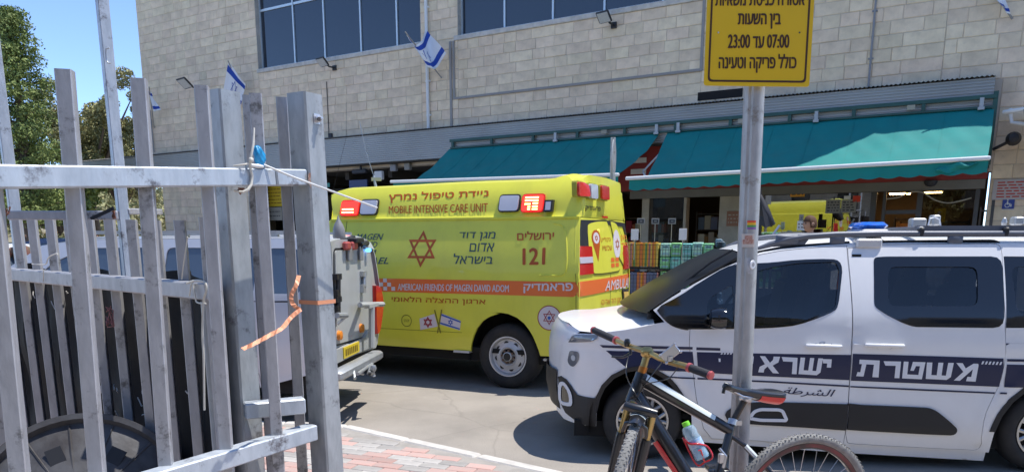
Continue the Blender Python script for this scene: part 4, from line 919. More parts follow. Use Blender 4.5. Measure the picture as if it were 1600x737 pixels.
# sill, wheels, underbody
def wheel(P, cx, cz, o, r, rr, w, parent, hub, far=False, style='van', cn=0):
    sg = -1 if far else 1; c = P.w(cx, cz, o); ax = P.n*sg
    prof = [(rr, -.01), (rr+.012, .0), (rr+.02, .006), (r*.80, .012), (r*.90, .004), (r*.955, -.012), (r*.99, -.035), (r, -.07), (r, -w+.05), (r*.985, -w+.03), (r*.9, -w), (rr, -w+.01)]
    wo = obj('wheel', M().lathe(c, ax, prof, 44), rubber, parent, 50)
    m = M(); m.lathe(c, ax, [(rr+.006, .004), (rr-.008, .004), (rr-.016, -.02), (rr-.03, -.08), (rr-.03, -w+.02)], 40)
    e1, e2 = P.ex, P.ez
    if style == 'van':
        m.lathe(c, ax, [(rr-.026, -.03), (rr*.80, -.045), (rr*.5, -.015)], 40); m.lathe(c, ax, [(rr*.5, -.015), (rr*.46, .0), (rr*.40, -.01), (rr*.36, -.05), (rr*.24, -.04), (rr*.235, .015), (rr*.20, .02)], 30)
        rim = obj('rim', m, hub, wo, 40); hm = M()
        for k in range(8):
            a = k*math.pi/4+.2; hm.lathe(c+ax*-.036+e1*(rr*.65*math.cos(a))+e2*(rr*.65*math.sin(a)), ax, [(.0, .003), (rr*.135, .002)], 12)
        hm.lathe(c+ax*.0205, ax, [(0, .0), (rr*.19, .0)], 20); obj('hole', hm, blk, wo)
        nm = M()
        for k in range(8): a = k*math.pi/4+.6; p = c+e1*(rr*.31*math.cos(a))+e2*(rr*.31*math.sin(a)); nm.lathe(p, ax, [(0, .012), (.012, .01), (.012, -.04)], 6)
        obj('wheel_nut', nm, mat_nut, wo, 40)
    else:
        rim = obj('rim', m, hub, wo, 40); sm = M(); n = 8
        for k in range(n):
            for q in (-.13, .13):
                a0 = k*2*math.pi/n+.15; a1 = a0+q*1.55
                p0 = c+(e1*math.cos(a0)+e2*math.sin(a0))*rr*.2+ax*-.01; p1 = c+(e1*math.cos(a0+q*.5)+e2*math.sin(a0+q*.5))*rr*.6+ax*.0; p2 = c+(e1*math.cos(a1)+e2*math.sin(a1))*(rr-.012)+ax*-.012
                sm.tube([p0, p1, p2], [.017, .013, .015], 6)
        sm.lathe(c, ax, [(0, .008), (rr*.14, .006), (rr*.2, -.004), (rr*.24, -.03)], 24); obj('spoke', sm, hub, wo, 40)
        obj('brake_disc', M().lathe(c+ax*-.07, ax, [(0, 0), (rr*.8, 0), (rr*.8, -.02)], 28), blk, wo)
    return wo
mat_nut = mat('nut_rust', (.2, .13, .09), .6, metal=.4); rimw = mat('rim_white', (.70, .69, .68), .35, metal=.15, var=.15, vscale=6); 
for cx in (.0, -3.38):
    wheel(PA, cx+.015, .355, -.02, .358, .215, .24, amb, rimw); wheel(PA, cx+.015, .355, 2*ACN+.02, .358, .215, .24, amb, rimw, True)
m = M(); fb = lambda P, m, x0, x1, z0, z1, o0, o1, bev=0: m.box(P.w((x0+x1)/2, (z0+z1)/2, (o0+o1)/2), (abs(x1-x0), abs(o1-o0), abs(z1-z0)), (P.ex, P.n, P.ez), bev)
fb(PA, m, -4.4, .75, .28, .40, 2*ACN+.08, -.08)
for cx in (.0, -3.38):
    for sg in (0, 1):
        house(m, AF if sg else AN, cx, .40, .455)
fb(PA, m, -4.0, .6, .38, .43, 2*ACN+.06, -.04); obj('underbody', m, dirt, amb)
m = M(); p = PA.px(766, 556, 0); fb(PA, m, -.62, -.43, .372, .395, -.2, .03); fb(PA, m, .42, .56, .33, .36, -.3, -.02, .01); obj('step', m, rimw, amb)
for e_ in (0,):
    m = M(); panel(m, [(-4.55, .56), (-4.2, .60), (-4.2, .72), (-4.62, .70)], S_amb, AN, g=.2, off=.01, thick=.02); obj('headlight', m, whl, amb)
m = M(); c = PA.w(-2.95, 1.28, .17); m.box(c, (.1, .22, .32), (PA.ex, PA.n, PA.ez), .03); m.tube([PA.w(-2.95, 1.2, -.08), c], .02, 6); obj('mirror', m, blk, amb)
# ================================================================== POLICE VAN
pw = mat('car_white', (.80, .80, .80), .30, coat=.35, rv=.04, var=.03, vscale=2); navy = mat('navy_vinyl', (.007, .013, .055), .4, coat=.05); pwh = mat('white_vinyl', (.74, .75, .78), .4)
carblk = mat('car_black_plastic', (.014, .014, .016), .55, bump=.1, bscale=300, var=.2, vscale=4); gloss = mat('gloss_black', (.006, .006, .008), .08, coat=.8); tint = sglass('tinted_glass', .08); 
tint.node_tree.nodes['Transparent BSDF'].inputs[0].default_value = (.5, .55, .62, 1)
chrome = mat('silver_trim', (.6, .6, .6), .25, metal=.8); graphite = mat('rail_grey', (.13, .14, .165), .45, metal=.3)
PP = Pose(.953, 5.25, .1165); PCN = -.87
def S_pol(x, z):
    o = .02
    if z > 1.0: o -= .20*((z-1.0)/.57)**1.35
    elif z > .86: o -= 0
    if z < .30: o -= .05*((.30-z)/.2)
    if .64 < z < .84: o += .006*math.sin((z-.64)/.2*math.pi)
    if z < .9 : o += .012*math.exp(-((z-.9)/.05)**2)
    if x < -.08: d = min(.985, (-.08-x)/.585); o -= .60*(1-math.sqrt(1-d*d))
    if x > 2.95: d = min(.98, (x-2.95)/.5); o -= .35*(1-math.sqrt(1-d*d))
    for c in (0, 2.74):
        dd = math.hypot(x-c-.0, z-.29); 
        if .37 < dd < .47 and z > .2: o += .012*math.sin((dd-.37)/.10*math.pi)
    return o
weather(pw, .12, (1.5, 1.5, .8), 8, .5, .78, (.42, .38, .32)); pol = thing('police_van', 'white police van with navy side band and blue roof light', 'police van', PP.w(1.2, 0, PCN))
BN, BF = nearfar(PP, PCN)
z1 = ZM(1060, 380, 4.093); z2 = ZM(1340, 380, 4.096); z3 = ZM(1340, 540, 3.742); z4 = ZM(860, 480, 2.867); z5 = ZM(1000, 540, 3.742); z6 = ZM(880, 500, 3.077); z7 = ZM(860, 340, 1.855); z8 = ZM(1180, 280, 6.14)
pq = lambda s: PP.pxs(s, S_pol)
# outline of the side
fa = pq(z4((205, 535), (208, 470), (222, 410), (245, 360), (285, 318), (340, 290), (400, 279), (470, 296), (520, 325), (552, 362), (580, 405), (600, 450), (612, 500)))
fa[0] = (fa[0][0], .24); fa = fa[:-1]+[(.345, .38), (.36, .20)]
ra = [(2.40, .14), (2.40, .30), (2.432, .41), (2.49, .51), (2.58, .60), (2.70, .645), (2.80, .65), (2.92, .60), (3.01, .51), (3.07, .40), (3.09, .28), (3.09, .22)]
rear = [(3.42, .25), (3.45, .6), (3.44, .95), (3.42, 1.05), (3.36, 1.50), (3.30, 1.565)]
roofe = [(2.6, 1.572), (2.23, 1.573), (1.80, 1.575), (1.381, 1.568), (1.089, 1.546), (.936, 1.53), (.794, 1.503), (.69, 1.470)]
apil = [(.52, 1.395), (.33, 1.29), (.18, 1.20), (.05, 1.11)]
hoode = pq(z4((512, 66), (470, 74), (420, 85), (360, 96), (300, 105), (250, 110), (212, 113)))
front = pq(z4((190, 118), (120, 116), (100, 118), (85, 140), (60, 155), (40, 185), (30, 200), (22, 230), (21, 290), (27, 340), (22, 400), (20, 430), (30, 460), (60, 497), (120, 520)))
# keep the nose outline where the plan curve still faces us
front = [(max(x, -.66), z) for x, z in front]
psd = fa+ra+rear+roofe+apil+hoode+front
sd = chaikin(pq(z2((850, 3), (895, 6), (915, 25), (925, 85), (930, 300), (945, 545), (945, 735)))+pq(z3((862, 60), (855, 120), (830, 220), (780, 320), (740, 410), (722, 520), (718, 585), (700, 603), (670, 608), (0, 573)))+[(1.425, .185), (1.423, .457), (1.412, .84), (1.402, 1.155), (1.386, 1.47), (1.385, 1.562)], 1)
fd = pq(z5((290, 0), (315, 180), (330, 300), (345, 370), (372, 480), (420, 540), (700, 553), (1190, 597)))+[(1.418, .185), (1.416, .457), (1.405, .84), (1.395, 1.155), (1.378, 1.47), (1.377, 1.558)]+[(1.089, 1.538), (.936, 1.522), (.794, 1.495), (.66, 1.448), (.5, 1.375), (.33, 1.275), (.31, 1.0)]
wA = chaikin(pq(z1((0, 340), (150, 240), (300, 150), (380, 132), (480, 128), (600, 122), (760, 104), (980, 98), (1030, 112), (1049, 160), (1040, 250), (1022, 400), (998, 432), (900, 475), (760, 523), (640, 537), (470, 545), (150, 549), (60, 548))+z7((400, 326), (375, 322), (345, 310), (320, 285), (305, 262))), 1)
gA = fillet(pq(z1((180, 520), (180, 400), (205, 345), (345, 262), (352, 350), (352, 530))), .02); gB = fillet(pq(z1((490, 182), (600, 152), (760, 126), (985, 117), (1008, 125), (1028, 165), (1005, 400), (980, 425), (900, 458), (760, 508), (640, 520), (490, 530))), .03)
gA = [(min(x, .615), z) for x, z in gA]
wB = fillet(pq(z2((170, 84), (103, 90), (103, 140), (105, 350), (108, 405), (180, 455), (290, 510), (360, 534), (935, 541), (922, 83))), .07); gC = fillet(pq(z2((195, 150), (765, 150), (768, 400), (195, 400))), .05)
wC = pq(z2((948, 541), (934, 83)))+[(3.22, 1.485), (3.30, 1.03)]; gD = fillet([(2.46, 1.11), (3.16, 1.12), (3.12, 1.41), (2.44, 1.42)], .05)
wBc = wB
m = M()
for W in (BN, BF): panel(m, psd, S_pol, W, [inset(fd, -.0035), inset(sd, -.0035), wC], g=.045, thick=.018)
def clean(loop): return loop
# windshield shell / hood / roof across
roofc = list(reversed(roofe)); 
crown(m, [(3.45, .6), (3.44, .95), (3.42, 1.05), (3.36, 1.50), (3.30, 1.565)], S_pol, PCN, PP, .0, bow=.06)
crown(m, [(3.30, 1.565), (2.6, 1.572), (2.23, 1.573), (1.80, 1.575), (1.381, 1.568), (1.089, 1.546), (.936, 1.53), (.794, 1.503), (.69, 1.470)], S_pol, PCN, PP, .055, bow=-.03)
hd = [(.05, 1.085)]+hoode; hd = [hd[0]]+hd[1:]
V = []; n = 16; prf = [(.06, 1.08), (-.05, 1.045), (-.15, 1.01), (-.25, .982), (-.34, .955), (-.40, .935), (-.47, .90)]
for k, (x, z) in enumerate(prf):
    o0 = S_pol(x, min(z, .99)); ze = np.interp(x, [p[0] for p in sorted(hoode)], [p[1] for p in sorted(hoode)])
    for i in range(n+1):
        t = -1+2*i/n; q = 1-abs(t)**3; V.append(PP.w(x-(.0+.20*k/6)*(1-t*t), ze+.045*q+.012*math.exp(-((abs(t)-.72)/.10)**2), PCN+(o0-PCN)*t))
m.add(V, [(k*(n+1)+i, k*(n+1)+i+1, (k+1)*(n+1)+i+1, (k+1)*(n+1)+i) for k in range(len(prf)-1) for i in range(n)])
# nose
ZH = float(np.interp(-.47, [p[0] for p in sorted(hoode)], [p[1] for p in sorted(hoode)]))
V2 = []
for k, (x, z, bw) in enumerate([(-.465, ZH, .20), (-.50, ZH-.03, .195), (-.56, .865, .165), (-.61, .80, .13), (-.635, .70, .11), (-.64, .60, .10), (-.63, .45, .10), (-.60, .30, .10), (-.50, .24, .10)]):
    o0 = S_pol(x, z)
    for i in range(21): t = -1+i/10; V2.append(PP.w(x-bw*(1-t*t), z+((.045, .035, .012)[k]*(1-abs(t)**3) if k < 3 else .0), PCN+(o0-PCN)*t))
m.add(V2, [(k*21+i, k*21+i+1, (k+1)*21+i+1, (k+1)*21+i) for k in range(8) for i in range(20)])
obj('body', m, pw, pol, 32)
ws = M(); V = []
prw = [(.0, 1.075), (.05, 1.11), (.18, 1.20), (.33, 1.29), (.52, 1.395), (.69, 1.470)]
for k, (x, z) in enumerate(prw):
    o0 = S_pol(x, z)-.02
    for i in range(n+1): t = -1+2*i/n; V.append(PP.w(x-.16*(1-t*t)*(1-k/5*.45), z+.012+.045*(1-t**4)*(k/5), PCN+(o0-PCN)*t))
ws.add(V, [(k*(n+1)+i, k*(n+1)+i+1, (k+1)*(n+1)+i+1, (k+1)*(n+1)+i) for k in range(len(prw)-1) for i in range(n)]); obj('windshield', ws, mat('windscreen_glass', (.010, .011, .013), .3, spec=.15), pol, 60)
for W, nm in ((BN, 'n'), (BF, 'f')):
    o = obj('front_door', panel(M(), fd, S_pol, W, [[(x, z) for x, z in inset(wA, .003) if True]] if False else [], g=.07, off=.0, thick=.02) if False else panel(M(), [p for p in fd], S_pol, W, [inset([(max(x, .34), min(z, 1.5)) for x, z in wA], .0)], g=.07, thick=.02), pw, pol, 32)
    obj('window_surround', panel(M(), wA, S_pol, W, [gA, gB], g=.05, off=.003, thick=.014), gloss, pol, 32)
    obj('side_glass', panel(M(), inset(gA, -.006), S_pol, W, g=.2, off=-.008, thick=0), tint, pol); obj('side_glass', panel(M(), inset(gB, -.006), S_pol, W, g=.12, off=-.008, thick=0), tint, pol, 40)
    o = obj('sliding_door', panel(M(), sd, S_pol, W, [inset(wBc, .003)], g=.07, thick=.02), pw, pol, 32)
    obj('window_surround', panel(M(), wBc, S_pol, W, [gC], g=.05, off=.002, thick=.014), gloss, o, 32); obj('side_glass', panel(M(), inset(gC, -.006), S_pol, W, g=.12, off=-.008, thick=0), tint, o, 40)
    obj('window_surround', panel(M(), wC, S_pol, W, [gD], g=.07, off=-.003, thick=.012), gloss, pol, 32); obj('side_glass', panel(M(), inset(gD, -.006), S_pol, W, g=.12, off=-.008, thick=0), tint, pol, 40)
# dark backing inside the seams
m = M()
for W in (BN, BF):
    for L_, ho in ((inset(fd, -.03), inset(wA, .02)), (inset(sd, -.03), inset(wBc, .02))): panel(m, [(x, z) for x, z in L_], S_pol, W, [ho] if ho is not None and L_[0] else [], g=.12, off=-.022, thick=0)
obj('door_frame', m, dirt, pol)
# stripes and letters, cut at the seams
m = M(); 
def dec(mm, pl, off=.0035, W=BN, g=.04): panel(mm, pl, S_pol, W, g=g, off=off, thick=0)
fx_ = .335
dec(m, pq(z6((175, 118), (400, 122), (622, 128), (622, 140), (400, 136), (190, 131)))); dec(m, pq(z6((205, 145), (420, 147), (622, 151), (632, 248), (310, 232))))
dec(m, pq(z6((500, 268), (634, 275), (636, 282), (508, 275))))
for q in (pq(z6((640, 129), (755, 133), (755, 146), (640, 143))),): dec(m, q)
xr = 1.410
A = pq(z6((642, 152), (830, 157), (1378, 166), (1375, 287), (900, 265), (648, 249))); dec(m, [A[0], A[1], (1.407, A[2][1]), (1.411, A[3][1]), A[4], A[5]])
A = pq(z6((645, 275), (1000, 291), (1374, 312), (1374, 320), (1000, 299), (646, 283))); dec(m, [A[0], A[1], (1.411, A[2][1]), (1.411, A[3][1]), A[4], A[5]])
A = pq(z3((0, 46), (400, 58), (852, 73), (853, 120), (826, 238), (400, 220), (0, 203))); dec(m, [(1.418, A[0][1])]+A[1:6]+[(1.421, A[6][1])])
A = pq(z3((0, 234), (400, 252), (803, 270), (798, 279), (400, 262), (0, 242))); dec(m, [(1.421, A[0][1])]+A[1:5]+[(1.421, A[5][1])])
zt = pq(z3((873, 76), (973, 82), (973, 92), (873, 90))); dec(m, [(zt[0][0], zt[0][1]), (3.3, zt[0][1]), (3.3, zt[3][1]), (zt[3][0], zt[3][1])])
zt = pq(z3((872, 108), (855, 240))); dec(m, [(zt[0][0], zt[0][1]), (3.38, zt[0][1]), (3.38, zt[1][1]), (zt[1][0], zt[1][1])])
zt = pq(z3((835, 270), (828, 280))); dec(m, [(zt[0][0], zt[0][1]), (2.44, zt[0][1]), (2.44, zt[1][1]), (zt[1][0], zt[1][1])])
zt = pq(z2((948, 638), (948, 650))); dec(m, [(zt[0][0], zt[0][1]), (3.38, zt[0][1]), (3.38, zt[1][1]), (zt[1][0], zt[1][1])])
obj('navy_band', m, navy, pol, 60)
WP = BN; m = M()
HB = {  # blocky Hebrew letters, drawn as polygons in their own boxes
 'mem': [[(.02, 1), (.30, 1), (.45, .72), (.78, 1), (.98, 1), (1, .9), (.93, 0), (.52, 0), (.56, .25), (.72, .25), (.76, .68), (.26, 0), (0, 0), (.36, .52)]],
 'shin': [[(0.02, 1), (.22, 1), (.20, .25), (.40, .25), (.44, 1), (.62, 1), (.58, .25), (.74, .25), (.80, 1), (1, 1), (.93, .18), (.78, 0), (0, 0)]],
 'tet': [[(.0, 1), (.22, 1), (.22, .25), (.74, .25), (.76, .76), (.58, .76), (.50, .48), (.34, .48), (.42, 1), (1, 1), (.93, 0), (0, 0)]],
 'resh': [[(0, 1), (1, 1), (.96, 0), (.66, 0), (.70, .74), (.10, .74)]],
 'tav': [[(.08, 1), (1, 1), (.97, 0), (.70, 0), (.74, .74), (.40, .74), (.32, .0), (0, 0), (.04, .25), (.16, .25), (.20, .74), (.08, .74)]],
 'yod': [[(0, 1), (1, 1), (.92, .45), (.45, .45), (.5, .72), (.05, .72)]],
 'alef': [[(.0, 1), (.26, 1), (.52, .62), (.66, .8), (.68, 1), (1, 1), (.93, .66), (.66, .46), (1, 0), (.70, 0), (.42, .38), (.28, .2), (.26, 0), (0, 0), (.04, .34), (.28, .52)]],
 'lamed': [[(.1, 1.18), (.36, 1.18), (.36, 1.0), (1, 1.0), (.94, .55), (.42, 0), (.12, 0), (.62, .55), (.66, .74), (.1, .74)]]}
def hb(nm, quad):
    TL, TR, BR, BL = quad
    for P_ in HB[nm]:
        f = lambda a, b: ((TL[0]*(1-a)+TR[0]*a)*b+(BL[0]*(1-a)+BR[0]*a)*(1-b), (TL[1]*(1-a)+TR[1]*a)*b+(BL[1]*(1-a)+BR[1]*a)*(1-b))
        dec(m, [f(a, b) for a, b in P_], off=.006, g=.15)
hb('tav', pq(z3((-8, 85), (133, 87), (130, 183), (-12, 180)))) if False else None
hb('tav', pq(z5((1272, 78), (1400, 84), (1397, 183), (1262, 175)))); hb('resh', pq(z3((150, 88), (252, 90), (246, 187), (150, 185)))); hb('tet', pq(z3((268, 90), (395, 94), (382, 194), (258, 188)))); hb('shin', pq(z3((400, 95), (560, 98), (552, 199), (396, 191)))); hb('mem', pq(z3((572, 98), (705, 103), (697, 208), (560, 200))))
hb('yod', pq(z5((1066, 75), (1120, 77), (1118, 165), (1066, 163)))); hb('shin', pq(z5((935, 66), (1068, 72), (1062, 172), (925, 163)))); hb('resh', pq(z5((827, 63), (920, 68), (918, 164), (825, 160)))); hb('alef', pq(z5((700, 58), (818, 62), (812, 160), (690, 152)))); hb('lamed', pq(z5((596, 58), (665, 60), (662, 152), (592, 148))))
for k in range(6):
    a = 722+k*21; dec(m, pq(z3((a+6, 88+k*.8), (a+17, 88+k*.8), (a+9, 106+k*.8), (a-2, 106+k*.8))), off=.006)
for k in range(4):
    a = 470+k*18; dec(m, pq(z5((a+8, 30), (a+18, 30), (a+10, 49), (a, 49))), off=.006)
dec(m, pq(z5((458, 72), (470, 72), (470, 92), (460, 92))), off=.006)
obj('lettering', m, pwh, pol)
m = M(); letter(m, 'ﺔﻃﺮﺸﻟﺍ', pq(z5((845, 240), (1143, 255), (1132, 308), (835, 288))), S_pol, BN, .003, bold=.01, shear=.25); obj('lettering', m, navy, pol)
# plastic mouldings
mo1 = chaikin(pq(z5((497, 405), (500, 392), (512, 375), (560, 348), (650, 326), (900, 330), (1226, 340))), 1, False)+[(1.413, .475), (1.420, .286)]+chaikin(pq(z5((1196, 491), (900, 470), (650, 456), (560, 445), (510, 432))), 1, False)
dec_ = lambda nm, pl, mt, off, th, par=pol, W=BN: obj(nm, panel(M(), pl, S_pol, W, g=.03, off=off, thick=th), mt, par, 40)
dec_('door_moulding', mo1, carblk, .014, .02); mo2 = [(1.427, .286), (1.424, .475)]+chaikin(pq(z3((20, 343), (380, 358), (430, 364), (470, 385), (570, 470), (580, 492), (565, 515), (530, 521), (20, 493))), 1, False); dec_('door_moulding', mo2, carblk, .014, .02)
ri = pq(z5((640, 398), (660, 372), (700, 358), (810, 360), (838, 370), (862, 425), (852, 440), (700, 438), (625, 425))); ri = fillet(ri, .02)
obj('moulding_ring', panel(M(), ri, S_pol, BN, [fillet(inset(ri, .022), .01)], g=.1, off=.024, thick=.012), pwh, pol, 40)
# lower black bumper corner and arches
bb = pq(z4((21, 318), (30, 308), (48, 306), (70, 320), (90, 345), (120, 390), (160, 400), (208, 405)))+[(-.335, .30), (-.338, .235), (-.46, .24), (-.575, .29), (-.625, .36), (-.645, .45)]
dec_('bumper', bb, carblk, .012, .02); m = M(); crown(m, [(-.655, .60), (-.655, .45), (-.62, .30), (-.50, .235)], lambda x, z: S_pol(max(x, -.64), z)-.0, PCN, PP, 0, bow=-.11, n=20); obj('bumper', m, carblk, pol, 40)
rg = chaikin(pq(z4((36, 335), (52, 328), (68, 336), (90, 370), (98, 400), (98, 432), (88, 440), (45, 430), (34, 400))), 1); obj('foglight_ring', panel(M(), rg, S_pol, BN, [inset(rg, .026)], g=.1, off=.024, thick=.015), pwh, pol, 40); dec_('foglight_recess', inset(rg, .024), gloss, .013, .002)
def archlip(cen, pts, w=.045):
    P_ = pts; out = []
    for x, z in P_:
        d = Vector((x-cen[0], z-cen[1])).normalized(); out.append((x+d.x*w, z+d.y*w*.9))
    return P_+out[::-1]
lip = [p for p in fa[1:-1]]; dec_('wheel_arch', archlip((0, .29), lip, .035), carblk, .010, .02)
lip = ra[1:-1]; dec_('wheel_arch', archlip((2.74, .29), lip, .035), carblk, .010, .02)
dec_('wheel_arch', archlip((0, .29), [p for p in fa[1:-1]], .035), carblk, .010, .02, W=BF)
sl = [(.37, .23), (.40, .185), (1.4, .15), (2.39, .10), (2.39, .135), (1.9, .165), (1.4, .18), (.7, .205)]; dec_('sill', [(.372, .225)]+[(.45, .198), (1.42, .172), (2.385, .150), (2.385, .07), (1.4, .10), (.42, .15)], pw, -.01, .05)
# lamps
hl = pq(z4((80, 155), (95, 128), (112, 121), (215, 121), (208, 140), (180, 152))); lgy = mat('lamp_housing', (.16, .17, .185), .12, coat=.8); dec_('headlight', hl, lgy, .008, .02); 
m = M(); panel(m, pq(z4((92, 146), (102, 138), (200, 138), (182, 147))), S_pol, BN, g=.1, off=.009, thick=0); dec(m, pq(z4((112, 126), (208, 125), (206, 129), (108, 131))), off=.009); obj('light_strip', m, chrome, pol)
fg = fillet(pq(z4((76, 240), (85, 192), (126, 197), (130, 225), (118, 250), (103, 266), (85, 258))), .02); h = dec_('fog_housing', fg, lgy, .004, .02); m = M(); c = pq(z4((102, 225)))[0]; panel(m, ring2(c[0], c[1], .022, 18, .8), S_pol, BN, g=.2, off=.010, thick=.004); obj('lens', m, lampg, h)
# handles
for q, sg in ((z1((818, 640), (1042, 640), (1042, 668), (818, 668)), 1), (z2((48, 632), (292, 632), (292, 668), (48, 668)), -1)):
    pl = pq(q); x0, x1 = pl[0][0], pl[1][0]; zc = (pl[0][1]+pl[2][1])/2
    cup = [(x0+(x1-x0)*(.5+.26*math.cos(t*math.pi/8)), zc+.035*math.sin(t*math.pi/8)) for t in range(16)]
    h = obj('door_handle', M().tube([BN(x0, zc, S_pol(x0, zc)+.002), BN(x0+.02, zc, S_pol(x0, zc)+.026), BN((x0+x1)/2, zc+.002, S_pol(x0, zc)+.034), BN(x1-.02, zc, S_pol(x0, zc)+.026), BN(x1, zc, S_pol(x0, zc)+.002)], [.010, .014, .014, .014, .010], 8), pw, pol, 60)
    obj('handle_cup', panel(M(), cup, S_pol, BN, g=.1, off=.0012, thick=0), mat('cup_grey', (.42, .43, .46), .5) if sg > 0 else bpy.data.materials['cup_grey'], h)
m = M(); c = pq(z1((1017, 650)))[0]; m.lathe(BN(c[0], c[1], S_pol(*c)+.03), PP.n, [(0, .002), (.008, 0)], 10); obj('key_hole', m, graphite, pol)
# mirrors
for W, sgn in ((BN, 1), (BF, -1)):
    c = W(.50, 1.07, .13); m = M(); m.lathe(c-PP.ex*.05, PP.ex, [(0, -.03), (.06, -.02), (.07, .01), (.075, .05), (.07, .08), (0, .08)], 14, a0=PP.ez); obj('side_mirror', m, pw if sgn < 0 else gloss, pol, 50)
    m = M().tube([W(.47, 1.0, .0), W(.5, 1.03, .09)], .022, 6); obj('mirror_arm', m, carblk, pol)
# roof rails, crossbars, light bar
def rail(W):
    m = M(); pts = pq(z8((420, 580), (480, 562), (560, 545), (660, 530), (750, 521), (870, 515), (1000, 512))); 
    prp = [(.78, 1.538), (.86, 1.565), (.98, 1.60), (1.12, 1.622), (1.30, 1.634), (1.6, 1.640), (3.1, 1.640), (3.2, 1.60)]
    m.tube([W(x, z, -.20) for x, z in prp], [.012, .02, .022, .022, .022, .021, .021, .012], 8)
    for x in (.98, 1.32, 2.1, 2.9): m.box(W(x, 1.598, -.20), (.16 if x < 1 else .10, .03, .07), (PP.ex, PP.n, PP.ez), .01)
    m.add([W(.78, 1.545, -.20), W(.86, 1.548, -.20), W(.98, 1.555, -.20), W(1.10, 1.565, -.20), W(1.14, 1.62, -.20), W(.98, 1.59, -.20), W(.86, 1.56, -.20)], [(0, 1, 2, 3, 4, 5, 6)])
    obj('roof_rail', m, graphite, pol, 50)
rail(BN); rail(BF); XCL = PP.px(1437, 378, -.2)[0]
m = M()
for x in (XCL, 2.75): m.box(PP.w(x, 1.675, PCN), (.05, 1.36, .03), (PP.ex, PP.n, PP.ez), .01)
fb(PP, m, 1.85, 3.2, 1.66, 1.695, -.26, -.22); fb(PP, m, 1.85, 3.2, 1.66, 1.695, -1.5, -1.46); objs('roof_rack', m, graphite, pol)
m = M()
for x in (XCL+.002, 2.42): m.box(BN(x, 1.655, -.20), (.035, .05, .06), (PP.ex, PP.n, PP.ez), .01)
objs('rack_clamp', m, carblk, pol)
bl = mat('beacon_blue', (.01, .16, .75), .15, coat=.8, var=.3, vscale=25, col2=(.01, .09, .5)); xb = pq(z8((940, 490), (1225, 490), (1225, 415)))
xa, xc = PP.px(*z8((942, 470))[0], -.35)[0], PP.px(*z8((1225, 470))[0], -.35)[0]; zb0 = PP.px(*z8((1080, 497))[0], -.35)[1]; zb1 = PP.px(*z8((1080, 414))[0], -.35)[1]
lt = thing('roof_beacon', 'flat blue warning light on the white police van roof', 'warning light', PP.w((xa+xc)/2, zb0, -.35))
m = M(); fb(PP, m, xa-.004, xc+.004, zb0-.03, zb0+.012, -.52, -.20, .02); fb(PP, m, xa+.05, xc-.05, 1.60, zb0-.028, -.48, -.22); obj('base', m, rimw, lt, 40)
m = M(); r_ = [(0, 0), (.02, .5), (.06, .85), (.12, 1)]
m.box(PP.w((xa+xc)/2, (zb0+zb1)/2+.006, -.36), (xc-xa-.012, .28, zb1-zb0-.01), (PP.ex, PP.n, PP.ez), .022); obj('lens', m, bl, lt, 40)
m = M(); a = PP.px(*z8((1090, 610))[0], -.17); fb(PP, m, a[0]-.085, a[0]+.085, a[1]-.035, a[1]+.028, -.24, -.15, .01); obj('roof_fitting', m, rimw, pol)
m = M(); c = PP.w(2.0, 1.70, -.45)
for (u, v, w, h) in ((1435, 348, 22, 14), (1462, 344, 12, 16)):
    a = PP.px(u, v, -.5); fb(PP, m, a[0]-w/420, a[0]+w/420, a[1]-h/420, a[1]+h/420, -.56, -.48, .01)
objs('roof_equipment', m, bpy.data.materials['galv_bracket'], pol)
m = M(); a = [PP.px(u, v, -.45) for u, v in ((1450, 352), (1453, 341), (1461, 339), (1468, 343), (1470, 356))]; m.tube([PP.w(x, z, -.45) for x, z in a], .006, 5); obj('roof_cable', m, pwh, pol)
m = M(); a = PP.px(1588, 345, -.5); fb(PP, m, a[0]-.02, a[0]+.05, a[1]-.03, a[1]+.03, -.56, -.48, .01); m.lathe(PP.w(a[0]-.08, 1.69, -.5), (0, 0, 1), [(.012, 0), (.02, .03), (.012, .06), (0, .07)], 8); objs('roof_equipment', m, bpy.data.materials['galv_bracket'], pol)
# wipers along the windscreen
m = M(); wl = [PP.px(*p, -.2) for p in ((1012, 484), (1060, 448), (1110, 410), (1145, 390))]; m.tube([PP.w(x, z+.0, -.2) for x, z in wl], .008, 5); wl = [(x+.05, z-.035) for x, z in wl]; m.tube([PP.w(x, z, -.14) for x, z in wl], .007, 5)
m.lathe(PP.w(wl[0][0]-.03, wl[0][1]-.0, -.14), (0, 0, 1), [(.03, -.02), (.025, .02), (0, .03)], 10); obj('wiper', m, carblk, pol)
# interior
m = M(); fb(PP, m, .1, 3.3, .30, .34, 2*PCN+.1, -.1); fb(PP, m, .0, .5, .34, 1.02, 2*PCN+.12, -.14); fb(PP, m, 3.2, 3.3, .35, 1.0, 2*PCN+.12, -.14); obj('cabin_floor', m, dirt, pol)
seatm = mat('seat_cloth', (.035, .035, .04), .9)
for x in (.95, 1.95):
    for o in (-.45, -1.28):
        m = M(); fb(PP, m, x-.25, x+.25, .34, .72, o-.24, o+.24, .06); m.box(PP.w(x+.27, .98, o), (.14, .46, .62), ((PP.ex*.97+PP.ez*-.2).normalized(), PP.n, (PP.ez*.97+PP.ex*.2).normalized()), .05); m.box(PP.w(x+.34, 1.33, o), (.10, .26, .18), (PP.ex, PP.n, PP.ez), .04); obj('seat', m, seatm, pol, 40)
sw = M(); ring = []; c = PP.w(.62, 1.05, -.45); a1, a2 = PP.n, (PP.ez*.9+PP.ex*.43).normalized()
sw.tube([c+a1*(.17*math.cos(k*math.pi/10))+a2*(.17*math.sin(k*math.pi/10)) for k in range(21)], .013, 6); obj('steering_wheel', sw, carblk, pol, 50)
